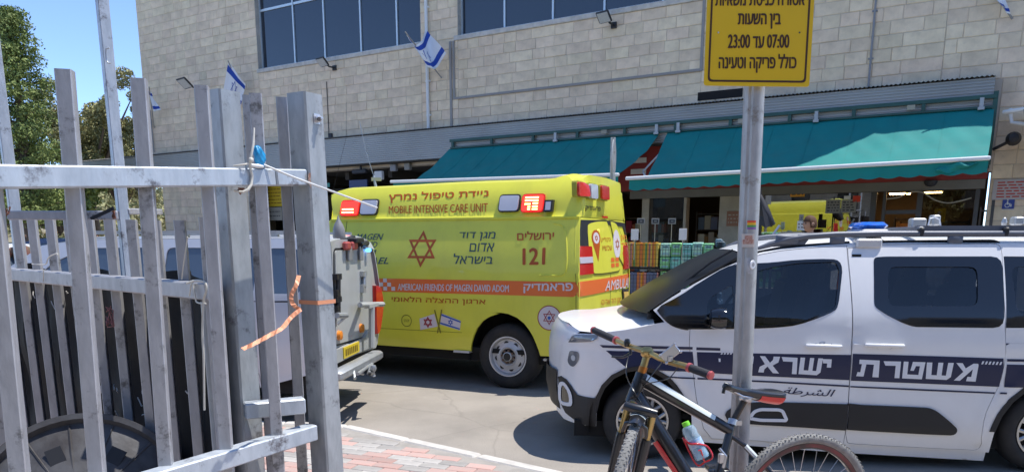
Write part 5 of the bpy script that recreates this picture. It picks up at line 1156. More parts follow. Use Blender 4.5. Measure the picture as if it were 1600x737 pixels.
m = M(); fb(PP, m, 1.41, 1.47, .34, 1.50, -.22, -.14); fb(PP, m, 1.41, 1.47, .34, 1.50, 2*PCN+.14, 2*PCN+.22); obj('door_pillar', m, dirt, pol)
m = M(); fb(PP, m, .85, 3.2, 1.515, 1.53, 2*PCN+.28, -.28); obj('headliner', m, seatm, pol)
whp = mat('alloy_grey', (.50, .50, .49), .3, metal=.7)
for cx in (.0, 2.76):
    wheel(PP, cx, .292, -.03, .292, .185, .2, pol, whp, style='alloy'); wheel(PP, cx, .292, 2*PCN+.03, .292, .185, .2, pol, whp, True, style='alloy')
m = M(); fb(PP, m, -.5, 3.3, .15, .27, 2*PCN+.10, -.10)
for cx in (.0, 2.74):
    for W in (BN, BF): house(m, W, cx, .29, .39)
obj('underbody', m, dirt, pol)
# ================================================================== SILVER UTILITY VEHICLE
silv = mat('car_silver', (.55, .58, .63), .3, coat=.6, metal=.15, rv=.05); pgl = mat('panel_grey', (.43, .44, .42), .5, coat=.2, var=.12, vscale=2.5, rv=.1)
orl = mat('lamp_orange', (.8, .25, .03), .3); ypl = mat('plate_yellow', (.75, .55, .03), .4); galv0 = mat('zinc', (.45, .47, .48), .45, metal=.6, var=.2, vscale=8)
PV = Pose(-1.63, 6.1, .11); VCN = -.93
PV0 = Pose(-1.52, 5.7, .11)
KV = 1.07
def S_suv(x, z):
    o = 0
    if z > 1.0: o -= .13*((z-1.0)/.6)**1.4
    if z < .6: o -= .04
    if x < -4.0: d = min(.98, (-4.0-x)/1.1); o -= .4*(1-math.sqrt(1-d*d))
    return o
suv = thing('utility_vehicle', 'silver utility vehicle with a flat pale rear panel and tow hitch', 'vehicle', PV.w(-2, 0, VCN))
SN, SF = nearfar(PV, VCN)
sp = lambda *p: PV.pxs(p, S_suv)
ar = lambda cx: [(cx-.42*math.cos(t*math.pi/10), .36+.44*math.sin(t*math.pi/10)) for t in range(11)]
prof_s = [(-4.75, .34)]+ar(-4.0)+ar(-.95)+[(-.02, .50), (.0, .8), (.02, 1.1), (.0, 1.45), (-.03, 1.56), (-.1, 1.612), (-2.1, 1.60), (-2.45, 1.55), (-3.0, 1.20), (-3.3, 1.08), (-4.5, .98), (-4.85, .85), (-4.95, .5)]
wn = [fillet(q, .05) for q in ([(-.45, 1.16), (-.12, 1.16), (-.15, 1.53), (-.42, 1.53)], [(-1.35, 1.14), (-.53, 1.14), (-.5, 1.53), (-1.3, 1.535)], [(-2.62, 1.14), (-1.45, 1.14), (-1.4, 1.535), (-2.05, 1.53), (-2.35, 1.40)])]
m = M()
for W in (SN, SF): panel(m, prof_s, S_suv, W, wn, g=.12, thick=.02)
crown(m, [(-.0, 1.50), (-.03, 1.57), (-.1, 1.615), (-2.1, 1.603), (-2.45, 1.55)], S_suv, VCN, PV, .03); crown(m, [(-3.0, 1.20), (-3.3, 1.08), (-4.5, .98), (-4.85, .85), (-4.95, .5), (-4.85, .36)], S_suv, VCN, PV, .04, bow=-.15)
obj('body', m, silv, suv, 35)
sgl = mat('sky_glass', (.06, .085, .12), .05, spec=1.0, coat=.6)
for W in (SN, SF):
    for w in wn: obj('side_window', panel(M(), inset(w, -.005), S_suv, W, g=.2, off=-.01, thick=0), sgl, suv, 40)
m = M(); crown(m, [(-2.44, 1.545), (-2.72, 1.38), (-3.0, 1.20)], lambda x, z: S_suv(x, z)-.02, VCN, PV, .02, bow=-.06); obj('windshield', m, sgl, suv, 40)
m = M()
for x in (-.48, -1.40): seam([(x, 1.10), (x, .45)], .008, S_suv, SN)
m = M()
def seam2(m, pts, S, W, wd=.008, off=.002):
    v = []
    for i, (x, z) in enumerate(pts):
        a = pts[max(i-1, 0)]; b = pts[min(i+1, len(pts)-1)]; d = Vector((b[0]-a[0], b[1]-a[1])).normalized(); nx, nz = -d.y*wd/2, d.x*wd/2
        v += [W(x+nx, z+nz, S(x, z)+off), W(x-nx, z-nz, S(x, z)+off)]
    m.add(v, [(2*i, 2*i+1, 2*i+3, 2*i+2) for i in range(len(pts)-1)])
for x in (-.49, -1.42, -2.7): seam2(m, [(x, 1.12), (x, .5)], S_suv, SN)
seam2(m, [(-4.4, 1.04), (-.05, 1.10)], S_suv, SN, .012); obj('panel_seam', m, carblk, suv)
m = M(); fb(PV, m, -2.3, -.2, 1.645, 1.675, -.25, -.21); fb(PV, m, -2.3, -.2, 1.645, 1.675, -1.65, -1.61)
for x in (-2.1, -1.2, -.4):
    for o in (-.23, -1.63): fb(PV, m, x-.03, x+.03, 1.60, 1.645, o-.02, o+.02)
objs('roof_rail', m, galv0, suv)
# rear panel : (y,z) with y away from the near corner
RV = lambda y, z, o=0: PV.w(.02+o, z, -y)
def rvx(u, v, o=.01):
    d = ray(u, v); O = PV.O+PV.ex*(.02+o); t = (O-CAM).dot(PV.ex)/d.dot(PV.ex); q = CAM+d*t-PV.O; return (-q.dot(PV.n), q.z)
ZR_ = ZM(520, 340, 2.833); rv_ = lambda *p: [rvx(*q) for q in ZR_(*p)]
Z0 = lambda y, z: 0.0
rp = rv_((0, 128), (20, 95), (150, 95), (165, 150), (178, 230), (186, 292), (192, 300), (200, 400), (200, 470), (195, 560), (190, 575)); rp = [(0.0, rp[0][1])]+rp[1:]+[(0.0, .56)]
obj('rear_panel', panel(M(), rp, Z0, RV, g=.2, off=.012, thick=.05), pgl, suv, 40)
dr = fillet(rv_((4, 145), (140, 138), (155, 200), (163, 300), (165, 430), (150, 520), (5, 560)), .04); dr = [(max(.04, y), z) for y, z in dr]; rd = obj('rear_door', panel(M(), dr, Z0, RV, g=.2, off=.028, thick=.02), pgl, suv, 40)
obj('door_seal', panel(M(), inset(dr, -.02), Z0, RV, [inset(dr, -.002)], g=.2, off=.018, thick=.01), carblk, rd)
def rb(m, pts, r=.02): m.tube(pts, r, 8)
def rvp(px, py, o=.05): q = rvx(*ZR_((px, py))[0], o); return RV(q[0], q[1], o)
for a, b, nm in (((140, 242), (138, 305), 'door_latch'), ((24, 255), (24, 330), 'hinge'), ((24, 355), (24, 400), 'hinge')):
    m = M(); rb(m, [rvp(*a), rvp(*b)], .022); m.box(rvp((a[0]+b[0])/2-6, a[1]+6, .04), (.05, .12, .05), (PV.ex, PV.n, PV.ez)); m.box(rvp((a[0]+b[0])/2-8, b[1]+8, .04), (.05, .08, .08), (PV.ex, PV.n, PV.ez)); obj(nm, m, carblk if nm == 'hinge' else galv0, rd, 40)
m = M(); rb(m, [rvp(18, 432, .12), rvp(60, 432, .12)], .025); rb(m, [rvp(20, 470, .05), rvp(60, 434, .12)], .014); obj('door_step', m, galv0, suv, 40)
for px, py in ((130, 488), (33, 520)):
    c = rvp(px, py, .045); obj('marker_lamp', M().lathe(c, PV.ex, [(0, .02), (.04, .012), (.045, -.02)], 14), orl, suv, 40)
tl_ = chaikin(rv_((176, 303), (192, 300), (206, 330), (212, 385), (205, 450), (196, 505), (182, 515)), 1); obj('tail_light', panel(M(), tl_, Z0, RV, g=.2, off=.045, thick=.06), tg, suv, 40)
t2_ = rv_((174, 300), (184, 305), (190, 345), (176, 380)); obj('indicator', panel(M(), t2_, Z0, RV, g=.2, off=.052, thick=.04), tg, suv)
bpm = M(); q0, q1 = rvx(*ZR_((24, 640))[0]), rvx(*ZR_((224, 575))[0]); fb(PV, bpm, .10, .22, q0[1]-.085, q0[1]+.0, -rvx(599, 545, .2)[0], .02, .02); obj('bumper', bpm, galv0, suv, 40)
q = rv_((15, 572), (140, 540), (150, 520), (150, 565), (20, 630)); obj('rear_valance', panel(M(), fillet([(.05, .66), (1.1, .66), (1.25, .72), (1.5, .60), (1.45, .54), (.05, .54)], .03), Z0, RV, g=.3, off=.05, thick=.03), pgl, suv, 40)
q = rv_((25, 580), (95, 556), (95, 588), (25, 612)); zc = sum(p[1] for p in q)/4; y0, y1 = q[0][0], q[1][0]; pl = obj('number_plate', panel(M(), rect(y0, zc-.05, y1, zc+.05), Z0, RV, g=.4, off=.06, thick=.01), ypl, suv)
m = M(); 
for k in range(7): m.add([RV(y0+.04+k*(y1-y0-.08)/7, zc-.03, .062), RV(y0+.04+(k+.6)*(y1-y0-.08)/7, zc-.03, .062), RV(y0+.04+(k+.6)*(y1-y0-.08)/7, zc+.03, .062), RV(y0+.04+k*(y1-y0-.08)/7, zc+.03, .062)], [(0, 1, 2, 3)])
obj('characters', m, mat('plate_ink', (.16, .10, .01), .5), pl)
m = M(); rb(m, [rvp(120, 386, .14), rvp(222, 382, .14)], .025); rb(m, [rvp(172, 386, .14), rvp(172, 575, .14)], .03); rb(m, [rvp(120, 386, .14), rvp(124, 386, .03)], .02); m.box(rvp(172, 388, .14), (.05, .3, .03), (PV.ex, PV.n, PV.ez)); obj('rear_bracket', m, pgl, suv, 40)
m = M(); a = rvp(172, 648, .2); b = rvp(180, 690, .30); rb(m, [rvp(150, 640, .1), a, rvp(110, 690, .25)], .016); rb(m, [a, rvp(160, 690, .28), b], .020); m.lathe(b, (0, 0, 1), [(0, -.03), (.022, -.02), (.013, 0), (.013, .02), (.026, .035), (.030, .055), (.022, .078), (0, .082)], 16); rb(m, [rvp(90, 665, .18), rvp(98, 712, .22)], .014); rb(m, [rvp(75, 680, .18), rvp(135, 690, .2)], .013); obj('tow_hitch', m, galv0, suv, 45)
# roof lights of the vehicle
bm_ = mat('lit_blue', (.05, .2, .9), .2, emit=(.08, .35, 1, 2))
m = M().box(rvp(158, 143, .06), (.04, .07, .035), (PV.ex, PV.n, PV.ez), .008); tag(obj('blue_lamp', m, bm_, None), 'small lit blue warning lamp on the rear corner of the silver vehicle', 'warning light')
for k, px in enumerate((62, 92)):
    m = M().box(rvp(px, 124, .05), (.05, .13, .075), (PV.ex, PV.n, PV.ez), .015); obj('high_light', m, mat('dull_red', (.38, .07, .06), .5) if not k else bpy.data.materials['dull_red'], suv, 40)
m = M(); m.box(rvp(78, 100, .0), (.2, .22, .05), (PV.ex, PV.n, PV.ez), .01); m.tube([rvp(60, 104, .0), rvp(90, 90, .0)], .03, 6); rb(m, [rvp(120, 122, .05), rvp(150, 112, .0)], .03); obj('roof_equipment', m, carblk, suv, 40)
m = M()
for px in (75, 125): m.box(rvp(px, 158, .05), (.02, .1, .13), (PV.ex, PV.n, PV.ez), .005)
objs('door_bracket', m, mat('bracket_grey', (.22, .22, .22), .5), suv)
m = M(); m.tube([PV.w(-.1, 1.61, -.5), pt(541, 215, 6.3), pt(541, 160, 6.3)], .0014, 4); m.tube([pt(617, 285, 6.9), pt(590, 225, 6.9), pt(571, 165, 6.9)], .004, 4) if False else None; obj('antenna', m, carblk, suv)
c = pt(529, 350, 6.3); m = M(); m.lathe(c-Vector((0, 0, .12)), (0, 0, 1), [(.05, 0), (.055, .02), (.05, .08), (.035, .12), (.012, .16), (0, .20)], 9); obj('roof_lamp', m, bpy.data.materials['bracket_grey'], suv, 40)
for cx in (-.95, -4.0):
    wheel(PV, cx, .35, -.03, .35, .22, .22, suv, whp, style='alloy'); wheel(PV, cx, .35, 2*VCN+.03, .35, .22, .22, suv, whp, True, style='alloy')
m = M(); fb(PV, m, -4.6, -.1, .30, .50, 2*VCN+.1, -.1)
for cx in (-.95, -4.0):
    for W in (SN, SF): house(m, W, cx, .36, .435)
obj('underbody', m, dirt, suv)
# whip aerial on the ambulance roof
t = thing('whip_aerial', 'thin whip aerial standing on the ambulance roof near the awning corner', 'aerial', pt(588, 293, 9.2)); m = M(); m.tube([pt(588, 296, 9.2), pt(584, 275, 9.2)], [.02, .014], 6); m.tube([pt(584, 275, 9.2), pt(571, 235, 9.2), pt(562, 190, 9.2)], .005, 4); m.box(pt(588, 280, 9.2), (.12, .03, .04)); obj('mast', m, galv0, t)
# ================================================================== BACKGROUND CARS, PEOPLE, TREES
def far_car(x, y, th, colm, lab, L=4.3, H=1.5, cat='car'):
    P = Pose(x, y, th); cn = -.88; t = thing('parked_car', lab, cat, P.w(-L/2, 0, cn), 'cars beyond the fence')
    S = lambda a, z: -.0-(.22*((z-.9)/.6)**1.3 if z > .9 else 0)-(.3*(1-math.sqrt(1-min(.98, max(0, (-L+.8-a)/.8))**2)))-(.3*(1-math.sqrt(1-min(.98, max(0, (a+.5)/.5))**2)))
    a_ = lambda cx: [(cx-.36*math.cos(k*math.pi/8), .32+.38*math.sin(k*math.pi/8)) for k in range(9)]
    pr = [(-L+.03, .3)]+a_(-L+.85)+a_(-.8)+[(-.02, .35), (0, .9), (-.1, 1.0), (-.35, H-.1), (-.7, H), (-L*.55, H), (-L*.68, H-.12), (-L+1.05, 1.0), (-L+.15, .85), (-L, .6)]
    wl_ = [fillet([(-.9, 1.0), (-.45, 1.02), (-.6, H-.1), (-.9, H-.08)], .03), fillet([(-1.85, .98), (-.98, .99), (-.98, H-.08), (-1.85, H-.08)], .03), fillet([(-L+1.35, .98), (-1.93, .98), (-1.93, H-.08), (-L*.6, H-.1)], .04)]
    m = M(); WN, WF = nearfar(P, cn)
    for W in (WN, WF): panel(m, pr, S, W, wl_, g=.25, thick=.02)
    crown(m, [(0, .35), (0, .9), (-.1, 1.0)], S, cn, P, .0, bow=.08, n=8); crown(m, [(-.35, H-.1), (-.7, H), (-L*.55, H), (-L*.68, H-.12)], S, cn, P, .03, n=8); crown(m, [(-L+1.05, 1.0), (-L+.15, .85), (-L, .6), (-L+.03, .3)], S, cn, P, .03, bow=-.1, n=8)
    obj('body', m, colm, t, 35)
    for W in (WN, WF):
        for w in wl_: obj('window', panel(M(), inset(w, -.006), S, W, g=.4, off=-.012, thick=0), sgl, t)
    m = M(); crown(m, [(-L*.68, H-.12), (-L+1.05, 1.0)], S, cn, P, .0, bow=-.05, n=8); crown(m, [(-.1, 1.0), (-.35, H-.1)], S, cn, P, .0, n=8); obj('windshield', m, sgl, t)
    for cx in (-.8, -L+.85):
        for W, s_ in ((WN, 1), (WF, -1)):
            w = obj('wheel', M().lathe(W(cx, .32, -.02), P.n*s_, [(.2, 0), (.29, .0), (.32, -.03), (.32, -.18), (.2, -.2)], 20), rubber, t, 50); obj('rim', M().lathe(W(cx, .32, -.02), P.n*s_, [(0, .0), (.08, 0), (.17, -.04), (.2, .0)], 20), whp, w, 50)
    return t
dblue = mat('car_dark_blue', (.02, .035, .08), .25, coat=.8)
far_car(-6.9, 14.2, .15, dblue, 'dark blue car beyond the galvanised fence, right of the hillside gap', 4.5, 1.62)
far_car(-9.0, 13.0, .25, pw, 'white car half hidden behind the bars at the far left', 4.3, 1.5)
far_car(-9.2, 17.5, .1, silv, 'silver car farthest back behind the bars at left', 4.3, 1.55)
far_car(-12.6, 21, .2, dblue, 'second dark car deep in the street at the far left', 4.4, 1.5)
# people -------------------------------------------------------------
skin = mat('skin', (.42, .24, .16), .6, bump=.1, bscale=80); hairm = mat('hair_dark', (.03, .018, .012), .8, bump=.6, bscale=120); hairb = mat('hair_brown', (.10, .045, .02), .8, bump=.6, bscale=120)
def person(x, y, h, face, lab, shirt, hair, cap=None, group='people beyond the fence', z0=0, arm=0):
    """continuous skinned body, face = heading angle the person looks to"""
    t = thing('person', lab, 'person', (x, y, z0), group); s = h/1.75; c, sn = math.cos(face), math.sin(face)
    f = Vector((c, sn, 0)); r = Vector((sn, -c, 0))
    J = {}; P = lambda a, b, z: Vector((x, y, z0))+f*a*s+r*b*s+Vector((0, 0, z*s))
    pts = [P(0, 0, .98), P(0, 0, 1.18), P(0, 0, 1.38), P(0, 0, 1.47), P(.01, 0, 1.53), P(.02, 0, 1.60)]
    rad = [(.15, .11), (.135, .10), (.15, .10), (.07, .06), (.05, .05), (.055, .055)]
    E_ = [(i, i+1) for i in range(5)]
    for sd_ in (-1, 1):
        b = len(pts); pts += [P(0, .16*sd_, 1.40), P(0, .21*sd_, 1.36), P(-.02, .25*sd_, 1.12), P(.08+arm*.1, .25*sd_, .90+arm*.1), P(.12+arm*.15, .24*sd_, .82+arm*.12)]
        rad += [(.065, .065), (.058, .058), (.044, .044), (.034, .034), (.028, .036)]; E_ += [(2, b), (b, b+1), (b+1, b+2), (b+2, b+3), (b+3, b+4)]
        for q in range(5):
            a = (q-2)*.012; pts += [P(.15+arm*.16, (.24+a)*sd_, .76+arm*.12), P(.16+arm*.17, (.24+a*1.2)*sd_, (.71 if q else .75)+arm*.12)]; rad += [(.009, .009), (.007, .007)]; E_ += [(b+4, len(pts)-2), (len(pts)-2, len(pts)-1)]
        b = len(pts); pts += [P(0, .09*sd_, .92), P(.02, .10*sd_, .50), P(-.01, .10*sd_, .09), P(.10, .11*sd_, .04)]; rad += [(.09, .09), (.06, .06), (.042, .042), (.04, .03)]; E_ += [(0, b), (b, b+1), (b+1, b+2), (b+2, b+3)]
    me = bpy.data.meshes.new('body'); me.from_pydata([p-Vector((x, y, z0)) for p in pts], E_, []); o = bpy.data.objects.new('body', me); COL.objects.link(o)
    md = o.modifiers.new('s', 'SKIN'); 
    for i, rr in enumerate(rad): me.skin_vertices[0].data[i].radius = (rr[0]*s, rr[1]*s)
    me.skin_vertices[0].data[0].use_root = True; md.use_smooth_shade = True; o.modifiers.new('b', 'SUBSURF').levels = 1
    dg = bpy.context.evaluated_depsgraph_get(); nm = bpy.data.meshes.new_from_object(o.evaluated_get(dg)); bpy.data.objects.remove(o)
    nm.materials.clear(); 
    for q in (shirt, skin, mat_trs): nm.materials.append(q)
    for p in nm.polygons:
        z = p.center.z/s; d = abs(p.center.dot(r))/s
        p.material_index = 2 if (z < .97 and d < .2) else 1 if (z > 1.49 or (d > .19 and z < 1.16)) else 0
        p.use_smooth = True
    b = bpy.data.objects.new('body', nm); COL.objects.link(b); b.parent = t; WL[b.name] = Vector((x, y, z0))
    hc = P(.03, 0, 1.655); m = M()
    def hp(u, v):
        th = u*2*math.pi; ph = (v-.5)*math.pi; cx = math.cos(ph); a = math.cos(th)*cx; bb = math.sin(th)*cx; zz = math.sin(ph)
        rx = .098; ry = .076-.016*max(0, -zz); rz = .122
        ex = 0
        if a > 0: ex += .022*math.exp(-((bb/.14)**2)-((zz+.05)/.16)**2)+.010*math.exp(-((bb/.3)**2)-((zz+.42)/.10)**2)-.010*(math.exp(-(((abs(bb)-.36)/.15)**2)-((zz-.12)/.12)**2))+.008*math.exp(-((bb/.3)**2)-((zz+.75)/.15)**2)
        return hc+f*((a*rx+ex)*s)+r*(bb*ry*s)+Vector((0, 0, zz*rz*s))
    m.grid(hp, 32, 24)
    for sd_ in (-1, 1): m.lathe(hc+r*(.076*sd_*s)-f*.005, r*sd_, [(.022, -.01), (.028, .006), (.018, .012), (0, .006)], 10)
    obj('head', m, skin, t, 80)
    m = M(); 
    for sd_ in (-1, 1): m.lathe(hc+f*(.090*s)+r*(.031*sd_*s)+Vector((0, 0, .014*s)), f, [(.013, -.006), (.009, .0), (0, .003)], 8)
    m.box(hc+f*(.093*s)+Vector((0, 0, -.052*s)), (.008, .05*s, .008), (f, r, Vector((0, 0, 1)))); 
    for sd_ in (-1, 1): m.box(hc+f*(.094*s)+r*(.031*sd_*s)+Vector((0, 0, .036*s)), (.01, .035*s, .007), (f, r, Vector((0, 0, 1))))
    obj('face_features', m, hairm, t)
    m = M()
    def hh(u, v):
        th = u*2*math.pi; lim = .05 if math.cos(th) > .35 else -.45; ph = (lim+(1.57-lim)*v); cx = math.cos(ph)
        k = 1.10+.02*math.sin(th*7+v*9); return hc+f*(math.cos(th)*cx*.098*k*s-.006)+r*(math.sin(th)*cx*.078*k*s)+Vector((0, 0, (math.sin(ph)*.124*1.06+(.028 if math.cos(th) > .35 else 0)*(1-v))*s))
    m.grid(hh, 36, 10); obj('hair', m, hair, t, 80)
    if cap:
        m = M(); m.lathe(hc+Vector((0, 0, .03*s)), (0, 0, 1), [(.108*s, 0), (.112*s, .03), (.09*s, .085), (.04*s, .105), (0, .11)], 20); m.box(hc+f*.14*s+Vector((0, 0, .035*s)), (.1, .14, .012), (f, r, Vector((0, 0, 1))), .02); obj('cap', m, cap, t, 60)
    return t
mat_trs = mat('trousers', (.03, .035, .05), .9)
def at_head(u, v, z): d = ray(u, v); return CAM+d*((z-EYE)/d.z)
def place(u, F): p = pt(u, 378, F); return p.x, p.y
x, y = place(33, 13.5); person(x, y, 1.76, R(-60), 'dark-haired person in a reddish camouflage shirt, leftmost behind the bars', mat('shirt_red', (.22, .09, .07), .9, var=.5, vscale=12, col2=(.12, .11, .06)), hairm)
x, y = place(84, 16); person(x, y, 1.80, R(-100), 'person in a green jacket and striped cap beyond the fence', mat('jacket_green', (.10, .16, .05), .9), hairm, mat('cap_tan', (.35, .22, .10), .8))
x, y = place(145, 12.8); person(x, y, 1.74, R(-20), 'person in a white shirt beside the dark blue car behind the bars', mat('shirt_white', (.6, .58, .56), .9), hairm)
x, y = place(1266, 11.8); person(x, y, 1.84, R(190), 'brown-haired person seen from the side behind the police van roof', mat('shirt_dark', (.06, .05, .06), .9), hairb, group=None, z0=.10)
# trees ---------------------------------------------------------------
bark = mat('bark', (.16, .12, .09), .95, bump=1, bscale=20, var=.3, vscale=5)
def leafmat(nm, c1, c2):
    mt = mat(nm, c1, .65, var=.5, vscale=.7, col2=c2, spec=.3); tint_random(mt, .35, hue=.015); b = mt.node_tree.nodes['Principled BSDF']; b.inputs['Subsurface Weight'].default_value = 0
    return mt
pine = leafmat('pine_needles', (.27, .33, .10), (.16, .21, .06)); euc = leafmat('eucalyptus_leaves', (.34, .31, .13), (.21, .215, .09)); scrub = leafmat('scrub_leaves', (.32, .29, .13), (.20, .20, .09))
def leaves(name, cl, mt, parent, n, size, kind=None, rs=1):
    rng = np.random.default_rng(rs); C_ = np.array([c[:3] for c in cl]); Rr = np.array([c[3:6] for c in cl]); wgt = Rr.prod(1)**.6; wgt /= wgt.sum()
    idx = rng.choice(len(cl), n, p=wgt); d = rng.normal(size=(n, 3)); d /= np.linalg.norm(d, axis=1)[:, None]; rad = rng.uniform(.15, 1, n)**.45
    p = C_[idx]+d*Rr[idx]*rad[:, None]
    a = rng.normal(size=(n, 3)); a /= np.linalg.norm(a, axis=1)[:, None]; b = np.cross(a, rng.normal(size=(n, 3))); b /= np.linalg.norm(b, axis=1)[:, None]
    sz = size*rng.uniform(.5, 1.4, n)[:, None]; V = np.stack([p-a*sz, p+b*sz*.38, p+a*sz, p-b*sz*.38], 1).reshape(-1, 3)
    base = np.array(WL[parent.name]) if parent else np.zeros(3); V = V-base
    me = bpy.data.meshes.new(name); me.vertices.add(4*n); me.vertices.foreach_set('co', V.ravel()); me.loops.add(4*n); me.loops.foreach_set('vertex_index', np.arange(4*n)); me.polygons.add(n); me.polygons.foreach_set('loop_start', np.arange(0, 4*n, 4)); me.update(calc_edges=True); me.materials.append(mt)
    o = bpy.data.objects.new(name, me); COL.objects.link(o); 
    if parent: o.parent = parent; WL[o.name] = WL[parent.name]
    if kind: o['kind'] = kind
    return o
def tree(x, y, h, lab, mt, shape, seed, n=16000, size=.14, w=3.0, group='trees behind the street'):
    rng = random.Random(seed); t = thing('tree', lab, 'tree', (x, y, 0), group); m = M(); cl = []
    if shape == 'pine':
        top = Vector((x+.3, y, h)); tr = [Vector((x, y, 0)), Vector((x+.1, y, h*.35)), Vector((x+.25, y, h*.7)), top]; m.tube(tr, [.28, .22, .13, .03], 10)
        k = 0; z = h*.22
        while z < h*.99:
            f = (z-h*.2)/(h*.8); R_ = w*(1-f)**1.0*rng.uniform(.6, 1.15)+.25; a = rng.uniform(0, 6.28)
            for q in range(3):
                aa = a+q*2.1+rng.uniform(-.4, .4); rr = R_*rng.uniform(.6, 1.1); c0 = Vector((x+.25*f, y, z)); tip = c0+Vector((math.cos(aa)*rr, math.sin(aa)*rr, rr*.25)); m.tube([c0, (c0+tip)/2+Vector((0, 0, -.05)), tip], [.05, .035, .012], 5)
                for j in range(3): s_ = .45+.28*j; c = c0.lerp(tip, s_); cl.append((c.x, c.y, c.z+.1, .42*rng.uniform(.7, 1.3)+.08*rr, .42*rng.uniform(.7, 1.3)+.08*rr, .26*rng.uniform(.7, 1.3)))
            z += rng.uniform(.22, .42)
    else:
        fork = Vector((x, y, h*.35)); m.tube([Vector((x, y, 0)), Vector((x+.1, y, h*.2)), fork], [.26, .22, .18], 10)
        for q in range(11):
            a = q*.571*2+rng.uniform(-.3, .3); rr = w*rng.uniform(.35, 1.0); tip = Vector((x+math.cos(a)*rr, y+math.sin(a)*rr, h*rng.uniform(.55, .97))); mid = fork.lerp(tip, .55)+Vector((0, 0, .3)); m.tube([fork, mid, tip], [.12, .07, .015], 6)
            for j in range(7): c = mid.lerp(tip, rng.uniform(-.25, 1.1))+Vector((rng.gauss(0, .45), rng.gauss(0, .45), rng.gauss(0, .4))); cl.append((c.x, c.y, c.z, rng.uniform(.3, .65), rng.uniform(.3, .65), rng.uniform(.3, .6)))
    obj('trunk', m, bark, t, 60); leaves('crown', cl, mt, t, n, size, rs=seed); return t
def tp(u, F): p = pt(u, 378, F); return p.x, p.y
x, y = tp(46, 27); tree(x, y, 9.2, 'tall pine with an uneven spire top at the far left', pine, 'pine', 3, 34000, .062, 2.0)
x, y = tp(-120, 31); tree(x, y, 7.6, 'second pine, partly outside the left edge of the photo', pine, 'pine', 9, 14000, .10, 2.6)
x, y = tp(150, 38); tree(x, y, 9.9, 'loose olive-green tree between the two tall galvanised posts', euc, 'euc', 5, 36000, .085, 3.1)
x, y = tp(196, 40); tree(x, y, 9.2, 'loose olive-green tree against the left corner of the stone building', euc, 'euc', 8, 32000, .085, 2.4)
x, y = tp(95, 36); tree(x, y, 5.4, 'low dark bushy tree right of the tall pine', pine, 'euc', 12, 12000, .15, 2.2)
# hillside
m = M(); m.grid(lambda a, b: Vector((-90+70*a, 52+60*b, -.3+(9.5*b**.8)*(1-.3*a)+.6*math.sin(a*9+b*5))), 20, 12); tag(obj('hillside', m, noise_ground('hill_soil', (.30, .26, .18), (.2, .19, .11), .6)), kind='structure')
rng = random.Random(4); cl = []
for i in range(420):
    a = rng.random(); b = rng.random()**.8; X = -90+70*a; Y = 52+60*b; Z = -.3+(9.5*b**.8)*(1-.3*a)+.6*math.sin(a*9+b*5); r_ = rng.uniform(.7, 1.8); cl.append((X, Y, Z+r_*.5, r_*1.3, r_*1.3, r_))
leaves('hillside_scrub', cl, scrub, None, 60000, .30, 'stuff', 2)
cl = []
for i in range(60):
    X = -22+rng.random()*10; Y = 33+rng.random()*3; r_ = rng.uniform(.4, .9); cl.append((X, Y, r_*.8+.2, r_*1.2, r_, r_*1.3))
leaves('roadside_bushes', cl, scrub, None, 16000, .16, 'stuff', 6)

# ================================================================== STREET SIDE BEHIND THE CAMERA (seen in the glass)
ob = thing('opposite_building', 'long stone building across the street behind the camera, mirrored in the glass', 'building', (0, -17, 0)); m = M()
m.box((-14, -18, 4.6), (110, 1.6, 9.2)); obj('wall', m, mat('stone_far', (.42, .36, .28), .9, var=.3, vscale=1.2), ob); m = M()
for k in range(25):
    for z in (2.0, 5.4, 7.9): m.box((-65+k*4.2, -17.19, z), (1.7, .06, 1.5 if z > 3 else 2.6))
objs('window', m, glassd, ob); m = M(); m.box((-14, -16.6, 3.4), (110, 1.2, .12)); obj('canopy', m, dark, ob)
for i, (X, Y, h_) in enumerate(((-9, -11, 6), (5, -12, 6.5), (13, -10, 5.5))): tree(X, Y, h_, ('left', 'middle', 'right')[i]+' one of three street trees behind the camera', euc, 'euc', 30+i, 5000, .22, 2.2, group='street trees behind the camera')
# ================================================================== GALVANISED GATES
def galvmat(nm, c1, c2, dirtc=(.13, .12, .11)):
    mt = mat(nm, c1, .48, metal=.3, var=.3, vscale=26, col2=c2, bump=.25, bscale=70, rv=.12, stretch=(1, 1, .35)); n = mt.node_tree; b = n.nodes['Principled BSDF']; L = n.links.new; src = b.inputs['Base Color'].links[0].from_socket
    tc = n.nodes.new('ShaderNodeTexCoord'); no = n.nodes.new('ShaderNodeTexNoise'); no.inputs['Scale'].default_value = 9; no.inputs['Detail'].default_value = 10; no.inputs['Roughness'].default_value = .75; L(tc.outputs['Object'], no.inputs[0])
    cr = n.nodes.new('ShaderNodeValToRGB'); cr.color_ramp.elements[0].position = .56; cr.color_ramp.elements[1].position = .66; L(no.outputs[0], cr.inputs[0])
    mx = n.nodes.new('ShaderNodeMix'); mx.data_type = 'RGBA'; L(cr.outputs[0], mx.inputs[0]); L(src, mx.inputs[6]); mx.inputs[7].default_value = (*dirtc, 1); L(mx.outputs[2], b.inputs['Base Color']); return mt
gbar = galvmat('galvanised_bar', (.47, .465, .475), (.375, .37, .38), (.15, .145, .14)); gpost = galvmat('galvanised_post', (.44, .455, .46), (.33, .345, .35), (.17, .17, .17)); grail = galvmat('galvanised_rail', (.54, .58, .62), (.42, .46, .50), (.14, .13, .14))
UP = Vector((0, 0, 1))
PG = Pose(-1.03, 1.733, -1.058)
gate = thing('front_gate', 'near galvanised steel gate section with square bars and a high rail', 'gate', PG.w(0, 0, 0), 'galvanised gates')
gw = lambda u, v, o=0: PG.w(*PG.px(u, v, o), o)
